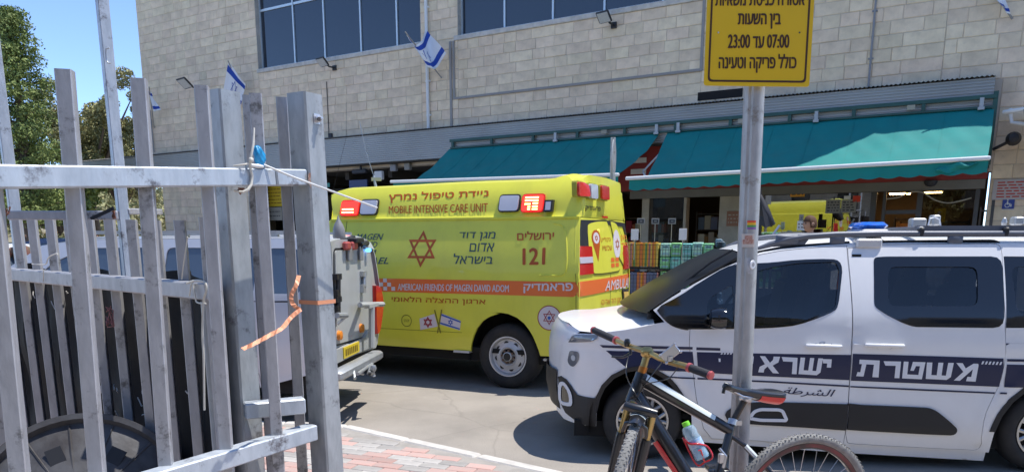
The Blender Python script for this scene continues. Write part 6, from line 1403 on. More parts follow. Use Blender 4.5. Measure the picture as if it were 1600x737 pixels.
def bar(m, base, ztop, zbot, s=.04, rot=None, lean=0):
    a = Vector((math.cos(rot), math.sin(rot), 0)); b = Vector((-math.sin(rot), math.cos(rot), 0)); hx = s/2
    ring = [(-hx, -hx), (hx, -hx), (hx, hx), (-hx, hx)]; r = .07
    P = []
    for k, z in enumerate((zbot, ztop)):
        for i in range(4):
            p0, p1, p2 = ring[i-1], ring[i], ring[(i+1) % 4]
            for q, w in ((p0, r), (p2, r)): P.append(Vector((base.x, base.y, z))+a*(p1[0]*(1-w)+q[0]*w)+b*(p1[1]*(1-w)+q[1]*w)+Vector((lean*(z-zbot), 0, 0)))
    F = [(i, (i+1) % 8, 8+(i+1) % 8, 8+i) for i in range(8)]; m.add(P, F+[tuple(range(7, -1, -1))])
    # open tube top: rim and dark inside
    inn = [Vector((base.x, base.y, ztop))+a*(x*.86)+b*(y*.86)+Vector((lean*(ztop-zbot), 0, 0)) for x, y in ring]; bot = [p-UP*.05 for p in inn]; s0 = len(m.v)
    m.add(P[8:]+inn+bot, [(0, 1, 8), (2, 3, 9), (1, 2, 9, 8), (4, 5, 10), (3, 4, 10, 9), (6, 7, 11), (5, 6, 11, 10), (7, 0, 8, 11), (8, 9, 13, 12), (9, 10, 14, 13), (10, 11, 15, 14), (11, 8, 12, 15), (12, 13, 14, 15)])
RB = math.atan2(.25, .97)
for u, v, tl_ in ((-34, 95, .03), (101, 110, .029), (217, 124, .022), (315, 135, .008), (399, 147, .0)):
    x, z = PG.px(u, v, -.005); m = M(); bar(m, PG.w(x, 0, -.005)-Vector((tl_*(z-.2), 0, 0)), z, .2, .035, RB+random.uniform(-.03, .05), tl_); obj('bar', m, gbar, gate)
def railbox(m, A, B, w, h, P=None, bev=.004):
    d = (B-A).normalized(); s = d.cross(UP).normalized(); u = s.cross(d); m.box((A+B)/2, (w, h, (B-A).length), (s, u, d), bev)
def mid_rail(pl, q0, q1, o, ext0=0, ext1=0, w=.05):
    a0, a1 = pl.px(*q0[0], o), pl.px(*q0[1], o); b0, b1 = pl.px(*q1[0], o), pl.px(*q1[1], o)
    A = pl.w((a0[0]+a1[0])/2, (a0[1]+a1[1])/2, o-w/2); B = pl.w((b0[0]+b1[0])/2, (b0[1]+b1[1])/2, o-w/2); d = (B-A).normalized(); h = (abs(a0[1]-a1[1])+abs(b0[1]-b1[1]))/2
    return A-d*ext0, B+d*ext1, h
A, B, h = mid_rail(PG, ((0, 257), (0, 294)), ((482, 264), (482, 290)), .022, .5, .0)
m = M(); c_ = A.lerp(B, .80); railbox(m, A, A.lerp(B, .905), .05, h); obj('rail', m, grail, gate); m = M(); railbox(m, A.lerp(B, .908), B, .049, h-.001); obj('rail', m, grail, gate)
zb = PG.px(503, 661, .024)[1]; zb2 = PG.px(300, 734, .024)[1]; x1 = PG.px(503, 661, .024)[0]
m = M(); railbox(m, PG.w(-.6, zb-.026, 0), PG.w(x1-.02, zb-.026, 0), .05, .052); obj('rail', m, grail, gate)
m = M(); railbox(m, PG.w(-.6, .16, 0), PG.w(x1-.02, .16, 0), .05, .05); obj('rail', m, grail, gate)
# thick post
xP, zP = PG.px(480, 147, 0); p2 = PG.w(xP, 0, -.012); RPst = math.atan2(.871, .49)
m = M(); bar(m, p2+Vector((.012*(zP-.02), 0, 0)), zP, .02, .080, RPst, -.012); m.box(p2+UP*.03, (.2, .2, .012)); post = obj('post', m, gpost, gate)
# bolt with washer on the right face of the post
c = gw(494, 186, .028); m = M(); m.box(c+PG.n*.002, (.026, .003, .030), (PG.ex, PG.n, UP)); m.lathe(c, PG.n, [(.011, .003), (.012, .012), (.006, .014), (.005, .026), (0, .027)], 14); wsh = obj('bolt', m, mat('bolt_zinc', (.62, .62, .64), .35, metal=.6), post, 40)
m = M(); m.lathe(c-PG.ex*.006-UP*.002+PG.n*.016, PG.n, [(.0065, 0), (.0065, .004), (0, .004)], 10); obj('bolt_head', m, mat('bolt_dark', (.10, .09, .09), .5, metal=.5), post, 40)
# rust streak where the rail meets the post
rust = mat('rust', (.28, .12, .07), .9, bump=.5, bscale=300, var=.6, vscale=90, col2=(.42, .36, .33))
m = M(); rng = random.Random(3)
pts = [(-.010+rng.uniform(-.003, .003), .020), (.006, .022), (.012, .008), (.014, -.012), (.016, -.03), (.004, -.034), (-.004, -.022), (-.012, -.004)]
c = gw(486, 281, .030); panel(m, chaikin([(x, z) for x, z in pts], 1), Z0, lambda x, z, o: c+PG.ex*x+UP*z+PG.n*o, g=.1, off=.0, thick=0); obj('rust_patch', m, rust, post)
# stained pink wash lower on the post
# second post and short side panel
p1 = pt(363, 378, 2.30); b1 = Vector((p1.x, p1.y, 0)); side_g = thing('side_gate', 'short galvanised section joining the two thick posts', 'gate', b1, 'galvanised gates')
zt1 = pt(352, 150, 2.28).z; m = M(); bar(m, b1, zt1, .02, .078, RPst-.03); m.box(b1+UP*.03, (.2, .2, .012)); obj('post', m, gpost, side_g)
for u, v, F in ((388, 150, 2.33), (440, 153, 2.38)):
    p = pt(u, v, F); m = M(); bar(m, Vector((p.x, p.y, 0)), p.z, .3, .036, RB+.03); obj('bar', m, gbar, side_g)
for v0, v1, dz in ((643, 652, 0), (276, 276, 0), ):
    A = pt(378, v0, 2.31); B = pt(474, v1, 2.40); B.z = A.z; m = M(); railbox(m, A+Vector((0, .02, 0)), B+Vector((0, .02, 0)), .05, .05 if v0 > 300 else .045); obj('rail', m, grail, side_g)
A = Vector((b1.x+.03, b1.y+.02, .33)); B = Vector((p2.x-.03, p2.y+.02, .33)); m = M(); railbox(m, A, B, .05, .05); obj('rail', m, grail, side_g)
# gate B behind, low bars
PB = Pose(-2.18, 3.23, .685); gb = thing('rear_gate', 'lower galvanised gate lined with black sheeting, behind the near gate', 'gate', PB.w(.8, 0, 0), 'galvanised gates')
for i, (u, v) in enumerate(((-12, 343), (15, 343), (39, 343), (67, 343), (96, 343), (127, 343), (159, 343), (193, 343), (230, 344), (268, 344), (307, 339), (346, 342))):
    if i == 11: continue
    x, z = PB.px(u, v, 0); m = M(); bar(m, PB.w(x, 0, -.025), z, .42, .031, RB+.02*((i*7) % 3-1)); obj('bar', m, gbar, gb)
A, B, h = mid_rail(PB, ((10, 419.7), (10, 437)), ((321, 442), (321, 470)), .022, .4, .0); m = M(); railbox(m, A, B, .05, h); obj('rail', m, gbar, gb)
m = M(); railbox(m, PB.w(-.4, .45, 0), PB.w(1.56, .45, 0), .05, .05); obj('rail', m, gbar, gb)
m = M(); bar(m, PB.w(-.42, 0, -.02), 1.7, .02, .06, RB); obj('post', m, gpost, gb)
m = M(); bar(m, PB.w(1.62, 0, -.03), 1.42, .02, .05, RB); obj('post', m, gpost, gb)
tarp = mat('black_sheeting', (.010, .010, .011), .6, bump=.5, bscale=14, var=.4, vscale=5, col2=(.02, .019, .019), rv=.1, spec=.3)
m = M(); m.grid(lambda a, b: PB.w(-.45+2.03*a, .12+(1.36-.02*math.sin(a*20))*b, -.085+.018*math.sin(a*31+b*3)+.012*math.sin(b*17+a*7)+.01*math.sin(a*70)), 140, 40); obj('sheeting', m, tarp, gb, 80)
scrap = mat('scrap_white', (.6, .58, .55), .7); m = M(); rng = random.Random(11)
for u, v in ((178, 600), (182, 605), (178, 640), (222, 610), (230, 622), (222, 648), (228, 655), (218, 690), (230, 697), (300, 490), (52, 455), (80, 470), (104, 458), (290, 610), (215, 620), (156, 604), (240, 700), (72, 505)):
    x, z = PB.px(u, v, -.05); P_ = [PB.w(x, z, -.05)]
    for k in range(3): P_.append(P_[-1]+PB.ex*rng.uniform(.004, .016)+UP*rng.uniform(-.02, .008)+PB.n*rng.uniform(-.002, .006))
    m.tube(P_, .0022, 4)
tag(obj('scraps', m, scrap, gb), kind='stuff')
# structure C: tall frame
tf = thing('tall_frame', 'tall galvanised frame of two posts and a crossbar behind the gates', 'frame', pt(100, 600, 3.6)*1.0)
for u, v, F in ((4, 0, 3.35), (176, 0, 3.35)):
    p = pt(u, v, F); q = pt(u+(10 if u < 50 else 8.5), 257, 3.6); m = M(); b0 = Vector((q.x, q.y, 0)); bar(m, b0, 3.3, .02, .048, RB+.5); obj('post', m, grail, tf)
c0 = pt(14, 336.5, 3.6); c1 = pt(186, 336.5, 3.62); m = M(); railbox(m, c0, c1, .04, .043); obj('rail', m, gbar, tf); c2 = pt(250, 331, 4.1); m = M(); railbox(m, c1+Vector((.03, .02, .02)), c2, .03, .03); obj('rail', m, gbar, tf)
m = M(); a = pt(171, 75, 3.4); m.tube([a, a-Vector((.018, 0, .005)), a-Vector((.02, 0, .03)), a-Vector((.02, 0, .055)), a-Vector((.012, 0, .066)), a-Vector((0, 0, .066))], .004, 6); obj('latch_loop', m, grail, tf, 60)
strapb = mat('strap_black', (.02, .02, .022), .7); m = M(); railbox(m, pt(142, 342, 3.5), pt(178, 325, 3.5), .006, .016, bev=0); tag(obj('strap', m, strapb), 'short black strap slung under the tall frame crossbar', 'strap')
rustw = mat('rusty_wire', (.25, .10, .06), .8, var=.4, vscale=60)
def tangle(u, v, F, w, h, n, seed, r=.0018, rooted=None):
    rng = random.Random(seed); m = M()
    for k in range(n):
        P_ = [pt(u+rng.uniform(-w, w), v+rng.uniform(-h, h), F+rng.uniform(-.01, .01)) for _ in range(4)]; 
        Q = []
        for i in range(3):
            for t in (0, .25, .5, .75): Q.append(P_[i].lerp(P_[i+1], t)+Vector((0, -.004*math.sin(t*3.14), 0)))
        m.tube(Q, r, 4)
    return m
tag(obj('wire_tie', tangle(13, 330, 3.52, 4, 7, 4, 1, .003), rustw), 'rusty wire tie on the leftmost tall post', 'wire')
tag(obj('wire_tie', tangle(178, 333, 3.52, 3, 9, 4, 2, .003), rustw), 'rusty wire tie on the second tall post beside the black strap', 'wire')
x, z = PB.px(170, 495, .02); Fm = (PB.w(x, z, .02)-CAM).dot(_fw)
tag(obj('wire_tangle', tangle(172, 495, Fm, 7, 18, 7, 5, .0016), mat('wire_red', (.30, .12, .11), .7)), 'tangle of reddish wire caught on a bar of the rear gate', 'wire')
# cable ties, glove, string on the high rail
ctie = mat('cable_tie', (.66, .63, .55), .5); m = M()
P_ = [gw(u, v, o) for u, v, o in ((397, 200, .03), (396, 225, .035), (391, 250, .036), (391, 262, .030), (394, 275, .028), (393, 288, .03), (388, 296, .03), (380, 300, .028), (366, 298, .0))]
m.tube(P_, [.0028, .0038, .0042, .004, .0042, .0042, .0042, .0035, .003], 6); m.box(P_[2]+PG.n*.004-UP*.0, (.013, .009, .012), (PG.ex, PG.n, UP), .002); m.tube([gw(365, 259, .0), gw(380, 257, .03), gw(391, 255, .034)], .0025, 5); tag(obj('cable_tie', m, ctie, None, 60), 'pale cable tie looped round the high rail beside the blue plastic', 'cable tie')
tag(obj('wire_tie', tangle(376, 299, (gw(376, 298)-CAM).dot(_fw), 6, 5, 6, 9, .0022), rustw), 'rusty wire twist hanging under the high rail', 'wire')
blu = mat('blue_plastic', (.02, .36, .72), .35, bump=.6, bscale=90, var=.3, vscale=20); m = M(); cg = gw(405, 244, .02)
def gl(u, v):
    th = u*2*math.pi; h_ = v*2-1; r_ = .0155*math.sqrt(max(0, 1-(max(h_, -.75))**2))*(1+.18*math.sin(th*3+h_*4)+.10*math.sin(th*7-h_*6)); return cg+PG.ex*(r_*math.cos(th)*1.1+.004*(-h_))+PG.n*(r_*math.sin(th)*.8)+UP*(h_*.030)
m.grid(gl, 28, 16); tag(obj('plastic_scrap', m, blu, None, 70), 'crumpled bright blue plastic wedged on the high rail', 'plastic')
m = M(); a = gw(411, 257, .02); b = pt(500, 292, 2.25); c = pt(589, 324.5, 2.45); m.tube([a, a.lerp(b, .5)-UP*.002, b, c], .0031, 6); m.lathe(gw(398, 259, .03), PG.ex, [(0, -.02), (.006, -.016), (.005, 0), (.0065, .012), (.004, .03), (0, .034)], 8); tag(obj('cord', m, mat('cord_white', (.75, .75, .73), .6), None, 60), 'white cord stretched from the high rail past the thick post', 'cord')
m = M(); s1 = [pt(u, v, F) for u, v, F in ((467, 430, 2.22), (463, 445, 2.2), (455, 462, 2.2), (458, 475, 2.2), (469, 484, 2.2))]; s2 = [pt(u, v, F) for u, v, F in ((470, 483, 2.2), (455, 495, 2.18), (441, 512, 2.15), (420, 524, 2.1), (398, 536, 2.05), (379, 545, 2.0))]
def ribbon(m, P_, w, tw=0):
    V = []
    for i, p in enumerate(P_):
        t = (P_[min(i+1, len(P_)-1)]-P_[max(i-1, 0)]).normalized(); s = t.cross(Vector((.1, -1, .15+tw*math.sin(i*1.7)))).normalized(); V += [p+s*w/2, p-s*w/2]
    m.add(V, [(2*i, 2*i+1, 2*i+3, 2*i+2) for i in range(len(P_)-1)])
def fine(P_, k=4):
    out = []
    for i in range(len(P_)-1):
        a, b, c, d = P_[max(i-1, 0)], P_[i], P_[i+1], P_[min(i+2, len(P_)-1)]
        for j in range(k): t = j/k; out.append(.5*((2*b)+(c-a)*t+(2*a-5*b+4*c-d)*t*t+(3*b-a-3*c+d)*t**3))
    return out+[P_[-1]]
ribbon(m, fine(s1), .013, .8); ribbon(m, fine(s2), .013, .5)
hp_ = .040
hp_ = .0415; p2s = p2+Vector((.012*(zP-pt(500, 476, 2.3).z), 0, 0))
q = [p2s+Vector((math.cos(RPst+a)*1, math.sin(RPst+a)*1, 0))*r_ for a, r_ in ((math.pi*1.25, hp_*1.42), (math.pi*1.75, hp_*1.42), (math.pi*.25, hp_*1.42), (math.pi*.75, hp_*1.42))]
zr = pt(500, 476, 2.3).z
for i in range(4):
    a, b = q[i], q[(i+1) % 4]; a = Vector((a.x, a.y, zr)); b = Vector((b.x, b.y, zr)); m.add([a-UP*.0065, b-UP*.0065, b+UP*.0065, a+UP*.0065], [(0, 1, 2, 3)])
tag(obj('plastic_strap', m, mat('strap_orange', (.80, .33, .17), .5, bump=.3, bscale=60)), 'frayed orange plastic strap tied round the thick right post', 'strap')
m = M(); P_ = [PB.w(*PB.px(u, v, .03), .03) for u, v in ((292, 442), (306, 438), (320, 441), (322, 455), (318, 470), (316, 520), (318, 560), (319, 640))]; m.tube(fine(P_), .0035, 5); P_ = [PB.w(*PB.px(u, v, .03), .03) for u, v in ((296, 462), (300, 440), (305, 462), (308, 472), (322, 474))]; m.tube(fine(P_), .0025, 5); P_ = [PB.w(*PB.px(u, v, .03), .03) for u, v in ((284, 436), (288, 405), (293, 370))]; m.tube(P_, .002, 4)
tag(obj('cable_tie', m, ctie, None, 60), 'long pale cable tie hanging down from the rear gate rail end', 'cable tie')
m = M(); P_ = [PB.w(*PB.px(u, v, .03), .03) for u, v in ((50, 412), (62, 413), (72, 412), (76, 402), (88, 396), (90, 398))]; m.tube(fine(P_), .0022, 5); P_ = [PB.w(*PB.px(u, v, .028), .028) for u, v in ((68, 421), (68, 440))]; m.tube(P_, .002, 4); tag(obj('cable_tie', m, ctie, None, 60), 'short cable tie on the left part of the rear gate rail', 'cable tie')
# round metal tub at lower left
tub = thing('metal_tub', 'dull round ribbed metal tub standing against the rear gate, lower left', 'tub', gnd(120, 1000, .09)); tm = mat('dull_metal', (.10, .10, .105), .6, metal=.3, var=.45, vscale=9, col2=(.05, .045, .045), bump=.3, bscale=40, rv=.12)  # dull metal base darkened further to carry the shadow of the sheeting
cT = pt(128, 800, 2.42); axT = Vector((.30, -.86, .42)).normalized(); m = M(); R_ = .325; m.lathe(cT, axT, [(R_, -.20), (R_*1.0, -.02), (R_+.008, .0), (R_+.006, .012), (R_-.012, .010), (R_*.93, -.012), (R_*.62, .015), (R_*.35, .035), (R_*.12, .04), (0, .04)], 56); obj('dish', m, tm, tub, 50)
e1 = axT.cross(UP).normalized(); e2 = e1.cross(axT).normalized()
if e2.z < 0: e2 = -e2
m = M()
for k in range(14):
    a = k*2*math.pi/14+.1; d = e1*math.cos(a)+e2*math.sin(a); m.tube([cT+d*R_*.92-axT*.010, cT+d*R_*.62+axT*.016, cT+d*R_*.2+axT*.038], .004, 5)
obj('pressed_rib', m, tm, tub, 60); m = M()
for k in range(7):
    a = k*2*math.pi/7+.32; d = e1*math.cos(a)+e2*math.sin(a); c = cT+d*R_*.60+axT*.0185; s = d.cross(axT); m.box(c, (.07, .05, .004), (d, s, axT), 0)
obj('slot', m, blk, tub); m = M()
for k in (-1, 1): a = cT+e1*k*.18-axT*.1; m.tube([a, Vector((a.x, a.y-.0, .09))], .014, 6); a2 = cT+e1*k*.18-axT*.19; m.tube([a2, Vector((a2.x-.05, a2.y+.1, .09))], .014, 6)
obj('leg', m, tm, tub)
# ================================================================== ROAD SIGN
gp = galvmat('pole_zinc', (.47, .46, .44), (.36, .36, .35), (.25, .22, .18))
a = pt(1176, 200, 3.06); b = pt(1157, 650, (a.y-.01)/ray(1157, 650).y); d = (a-b)/(a.z-b.z); base = b+d*(.09-b.z); topp = b+d*(2.62-b.z)
b_F = (a.y-.01)/ray(1157, 650).y; sign = thing('road_sign', 'yellow truck-restriction sign in Hebrew on a grey metal pole', 'road sign', base)
m = M(); prf = []; n = 26; dd = d.normalized(); sx = Vector((1, 0, 0)); sx = (sx-dd*sx.dot(dd)).normalized(); sy = dd.cross(sx)
V = []
for p in (base, topp):
    for k in range(n):
        th = k*2*math.pi/n; r_ = .0415
        if k in (17,): r_ = .036
        V.append(p+(sx*math.cos(th)+sy*math.sin(th))*r_)
m.add(V, [(k, (k+1) % n, n+(k+1) % n, n+k) for k in range(n)]+[tuple(range(n, 2*n))]); pole = obj('pole', m, gp, sign, 40)
c = pt(1182, 135, 2.97); PS = Pose(c.x, c.y, .02, c.z); ymat = mat('sign_yellow', (.84, .53, .006), .45, coat=.2, var=.06, vscale=3); smk = mat('sign_brown_ink', (.07, .025, .01), .5)
SS = lambda x, z: 0.0; ps_ = lambda *p: [PS.px(*q) for q in p]
bl_, br_ = PS.px(1099.5, 134), PS.px(1264.5, 136); tlx, trx = PS.px(1105, 0), PS.px(1272.5, 0); H_ = .52
kx = (tlx[0]-bl_[0])/(tlx[1]-bl_[1]); kr = (trx[0]-br_[0])/(trx[1]-br_[1]); outl = [bl_, br_, (br_[0]+kr*H_, H_), (bl_[0]+kx*H_, H_)]
obj('plate', panel(M(), fillet(outl, .012), SS, lambda x, z, o: PS.w(x, z, o), g=.2, off=.0, thick=.0025, back=True), ymat, sign); fr = fillet(inset(outl, .015), .016); W = lambda x, z, o: PS.w(x, z, o)
obj('border', panel(M(), fr, SS, W, [fillet(inset(outl, .0225), .014)], g=.2, off=.0012, thick=.001), smk, sign)
m = M(); Zs = ZM(1080, 0, 4.914)
for s, q, bo in (('אסורה כניסת משאיות'[::-1], ((188, -48), (870, -48), (868, 44), (186, 48)), .03), ('בין השעות'[::-1], ((362, 108), (686, 108), (684, 222), (358, 222)), .03), ('23:00 '+'עד'[::-1]+' 07:00', ((286, 268), (752, 268), (750, 370), (282, 372)), .03), ('כולל פריקה וטעינה'[::-1], ((214, 420), (806, 418), (804, 560), (212, 560)), .022)):
    letter(m, s, ps_(*Zs(*q)), SS, W, .0012, bold=bo)
letter(m, 'עצור'[::-1], [(-.12, .50), (.12, .50), (.12, .45), (-.12, .45)], SS, W, .0012) if False else None
obj('lettering', m, smk, sign)
for u, v, mt in ((208, 252, 'bolt_zinc'), (832, 252, 'bolt_dark')):
    c = PS.w(*ps_(*Zs((u, v)))[0], .0); obj('rivet', M().lathe(c, PS.n, [(.0035, 0), (.003, .002), (0, .0025)], 10), bpy.data.materials[mt], sign, 40)
m = M()
for z in (.10, .40): m.box(PS.w(.0, z, -.02)+Vector((0, .0, 0)), (.10, .03, .03), (PS.ex, PS.n, PS.ez), .004)
obj('clamp', m, gp, sign)
# stickers on the pole
def onpole(u0, v0, u1, v1, mt, nm, extra=.0012):
    m = M(); 
    def f(a, b):
        u = u0+(u1-u0)*a; v = v1+(v0-v1)*b; F = 3.06+(v-200)/450*(b_F-3.06); p = pt(u, v, F); ax = base+d*(p.z-base.z); q = p-ax; lx = max(-.0405, min(.0405, q.dot(sx))); y = -math.sqrt(max(0, .0425**2-lx*lx)); s_ = sy if sy.y > 0 else -sy; return ax+sx*lx+s_*(y-extra)
    m.grid(f, 8, 3); return obj(nm, m, mt, pole, 60)
for k, c in enumerate(((.75, .10, .03), (.8, .45, .02), (.10, .32, .08), (.25, .12, .35))): onpole(1162.5, 345+k*3.4, 1176, 348.4+k*3.4, mat('sticker_%d' % k, c, .6), 'sticker_stripe')
onpole(1155.5, 365, 1173.5, 386, mat('sticker_cream', (.62, .55, .48), .6), 'sticker'); onpole(1159, 368, 1170, 379, mat('sticker_rose', (.42, .18, .12), .7, var=.5, vscale=160, col2=(.60, .40, .32)), 'sticker', .002); onpole(1156.5, 374, 1172, 381, bpy.data.materials['sticker_rose'], 'sticker', .0022)
wsc = mat('torn_paper', (.55, .56, .57), .7, var=.5, vscale=70, col2=(.42, .42, .42)); onpole(1161, 402, 1167, 424, wsc, 'torn_sticker'); onpole(1163, 418, 1170, 427, wsc, 'torn_sticker')
m = M(); c = pt(1175, 413, 3.13); m.lathe(c+Vector((-.004, -.02, 0)), Vector((.55, -.8, 0)), [(.019, 0), (.017, .003), (0, .003)], 16); m2 = M(); m2.lathe(c+Vector((-.004, -.02, 0)), Vector((.55, -.8, 0)), [(.009, .0036), (0, .0038)], 10); o = obj('round_sticker', m, mat('round_white', (.72, .72, .74), .5), pole, 40); obj('sticker_mark', m2, mat('mark_grey', (.3, .3, .32), .6), pole)
# the distant round sign seen edge-on over the ambulance
e = thing('edge_on_sign', 'round traffic sign seen edge-on behind the ambulance roof', 'road sign', gnd(955, 520)); b0 = pt(954, 378, 12.5); m = M(); m.tube([Vector((b0.x, b0.y, 0)), Vector((b0.x, b0.y, 3.25))], .042, 10); obj('pole', m, gp, e, 40)
c = pt(958, 246, 12.3); m = M(); m.lathe(c, Vector((.97, -.24, 0)), [(0, 0), (.29, 0), (.30, .01), (.29, .02), (0, .02)], 28); obj('disc', m, mat('sign_back', (.42, .43, .43), .5, metal=.4), e, 40); c = pt(959, 292, 12.3); m = M(); m.box(c, (.02, .32, .42), (Vector((.97, -.24, 0)), Vector((.24, .97, 0)), UP), .005); obj('plate', m, bpy.data.materials['sign_back'], e)
# ================================================================== BICYCLE
bk = thing('bicycle', 'black and red mountain bicycle leaning on the sign pole', 'bicycle', gnd(1150, 800, .09)); fblk = mat('frame_black', (.012, .012, .014), .3, coat=.6); fred = mat('frame_red', (.62, .02, .03), .35, coat=.5); fwt = mat('frame_white', (.72, .78, .76), .35, coat=.3); gold = mat('gold_anodised', (.50, .36, .14), .3, metal=.8); tyre = mat('bike_tyre', (.27, .265, .25), .9, bump=.6, bscale=160, var=.3, vscale=30); alloy = mat('bike_alloy', (.55, .55, .56), .3, metal=.8); grip = mat('grip', (.03, .03, .035), .8, bump=.5, bscale=200)
# geometry in space
HT = pt(1000, 590, 3.13); HB = pt(990, 622, 3.14); stem = pt(1011, 550, 3.12); ST = pt(1141, 672, 3.16); BB = pt(1108, 800, 3.10); RA_ = pt(1262, 800, 3.22); SPt = pt(1165, 622, 3.18)
wr = .335
m = M(); m.tube([HT+(HT-HB)*.25, HB-(HT-HB)*.2], [.024, .033], 12); 
def ov(m, A, B, r0, r1, n=12): m.tube([A, A.lerp(B, .5), B], [r0, (r0+r1)/2*1.03, r1], n)
ov(m, HT, ST, .031, .023); ov(m, HB.lerp(HT, .2), BB, .036, .032); ov(m, ST+(ST-BB)*.12, BB, .017, .019)
m.tube([BB-Vector((0, .035, 0)), BB+Vector((0, .035, 0))], .024, 12)
for s in (-1, 1):
    k = Vector((0, .055*s, 0)); m.tube([ST.lerp(BB, .05), ST.lerp(RA_, .15)+k*.7, RA_+k], [.011, .010, .009], 8); m.tube([BB+k*.5, BB.lerp(RA_, .3)+k*.9, RA_+k], [.013, .011, .009], 8)
obj('frame', m, fblk, bk, 50)
# painted bands on the frame
m = M(); A_ = HT.lerp(ST, .03); n_ = (CAM-HT).normalized(); dt = (ST-HT).normalized(); upn = dt.cross(n_).normalized()
if upn.z < 0: upn = -upn
def band(m, A, B, r0, r1, up, w, ang0, ang1):
    V = []; t = (B-A).normalized(); nn = (CAM-A).normalized(); nn = (nn-t*nn.dot(t)).normalized(); uu = t.cross(nn)
    if uu.z < 0: uu = -uu
    for i in range(9):
        f = i/8; c = A.lerp(B, f); r = (r0+(r1-r0)*f)*1.03+.0012
        for a in (ang0, (ang0+ang1)/2, ang1): V.append(c+nn*(r*math.cos(a))+uu*(r*math.sin(a)))
    m.add(V, [(i*3+j, i*3+j+1, i*3+j+4, i*3+j+3) for i in range(8) for j in range(2)])
band(m, HT.lerp(ST, .04), HT.lerp(ST, .80), .031, .0245, None, 0, .15, 1.05); obj('white_band', m, fwt, bk, 60)
m = M(); band(m, HB.lerp(BB, .02), HB.lerp(BB, .55), .036, .034, None, 0, .5, 1.5); band(m, HB.lerp(BB, .35), HB.lerp(BB, .98), .035, .032, None, 0, -1.3, -.4); band(m, ST.lerp(RA_, .35), ST.lerp(RA_, .75), .0100, .0095, None, 0, -.5, .9); obj('red_band', m, fred, bk, 60)
m = M(); 
k = Vector((0, -.055, 0)); A_ = ST.lerp(RA_, .15)+k*.7; band(m, A_, A_.lerp(RA_+k, .28), .0106, .0104, None, 0, -.6, 1.2); band(m, A_.lerp(RA_+k, .55), A_.lerp(RA_+k, .95), .0103, .0095, None, 0, -.6, 1.2); obj('white_band', m, fwt, bk, 60)
m = M(); m.tube([HT+(HT-HB)*.22, HT+(HT-HB)*.55], .0185, 12); obj('headset', m, mat('orange_alloy', (.55, .20, .04), .3, metal=.7), bk, 50)
m = M(); m.tube([HT+(HT-HB)*.5, stem+Vector((0, 0, -.01))], .016, 10); m.box(stem, (.05, .045, .045), (Vector((1, 0, 0)), Vector((0, 1, 0)), UP), .01); obj('stem', m, gold, bk, 50)
# handlebar: left grip is farther away
hl_ = [pt(927, 515, 3.56), pt(962, 531, 3.42), pt(985, 541, 3.28), pt(1010, 549, 3.13), pt(1040, 563, 3.02), pt(1070, 571, 2.94), pt(1078, 574, 2.92), pt(1111, 586, 2.84)]
hb_ = fine(hl_, 4); m = M(); m.tube(hb_, .0125, 10); obj('handlebar', m, gold, bk, 60)
for A_, B_ in ((hl_[0], hl_[1]), (hl_[7], hl_[6])):
    g_ = obj('grip', M().tube([A_, A_.lerp(B_, .25), A_.lerp(B_, .75), B_], [.0155, .0165, .0165, .0155], 12), grip, bk, 50); t_ = (B_-A_).normalized()
    m = M(); m.lathe(A_, t_, [(0, -.006), (.016, -.004), (.018, .004), (.0165, .008)], 12); m.lathe(B_, t_, [(.0165, -.005), (.019, -.003), (.019, .008), (.014, .010)], 12); obj('grip_ring', m, mat('ring_red', (.55, .12, .12), .35, metal=.4) if A_ is hl_[0] else bpy.data.materials['ring_red'], g_, 40)
m = M(); 
for A_, s in ((hl_[2], 1),):
    m.tube([A_, A_+Vector((.0, -.01, -.03)), A_+Vector((-.035*s, -.02, -.045)), A_+Vector((-.085*s, -.02, -.042))], [.008, .008, .006, .005], 7)
m.lathe(hl_[2]+Vector((-.015, 0, .02)), UP, [(.012, -.02), (.016, 0), (.010, .014), (0, .016)], 10); obj('brake_lever', m, fblk, bk, 50)
m = M(); ph = pt(1047, 556, 2.98); ax1 = Vector((.75, -.1, .65)).normalized(); ax2 = Vector((.1, -.95, .2)).normalized(); ax3 = ax1.cross(ax2).normalized(); ax2 = ax3.cross(ax1); m.box(ph+UP*.012, (.075, .008, .045), (ax1, ax2, ax3), .004); 
for s in (-1, 1):
    for q in (-1, 1): m.box(ph+UP*.012+ax1*(.036*s)+ax3*(.02*q)+ax2*.008, (.012, .018, .010), (ax1, ax2, ax3), .003)
m.tube([ph, ph+UP*-.02], .012, 8); obj('phone_holder', m, alloy, bk, 40)
m = M(); m.tube(fine([pt(1035, 565, 3.02), pt(1015, 590, 2.98), pt(1000, 612, 3.02), pt(985, 640, 3.08)]), .0025, 5); m.tube(fine([pt(985, 545, 3.26), pt(978, 580, 3.2), pt(990, 610, 3.05), pt(1010, 640, 3.08)]), .0025, 5); m.tube(fine([pt(1060, 572, 2.97), pt(1045, 590, 2.93), pt(1015, 598, 3.0), pt(1004, 600, 3.08)]), .0022, 5); obj('brake_cable', m, fblk, bk, 60)
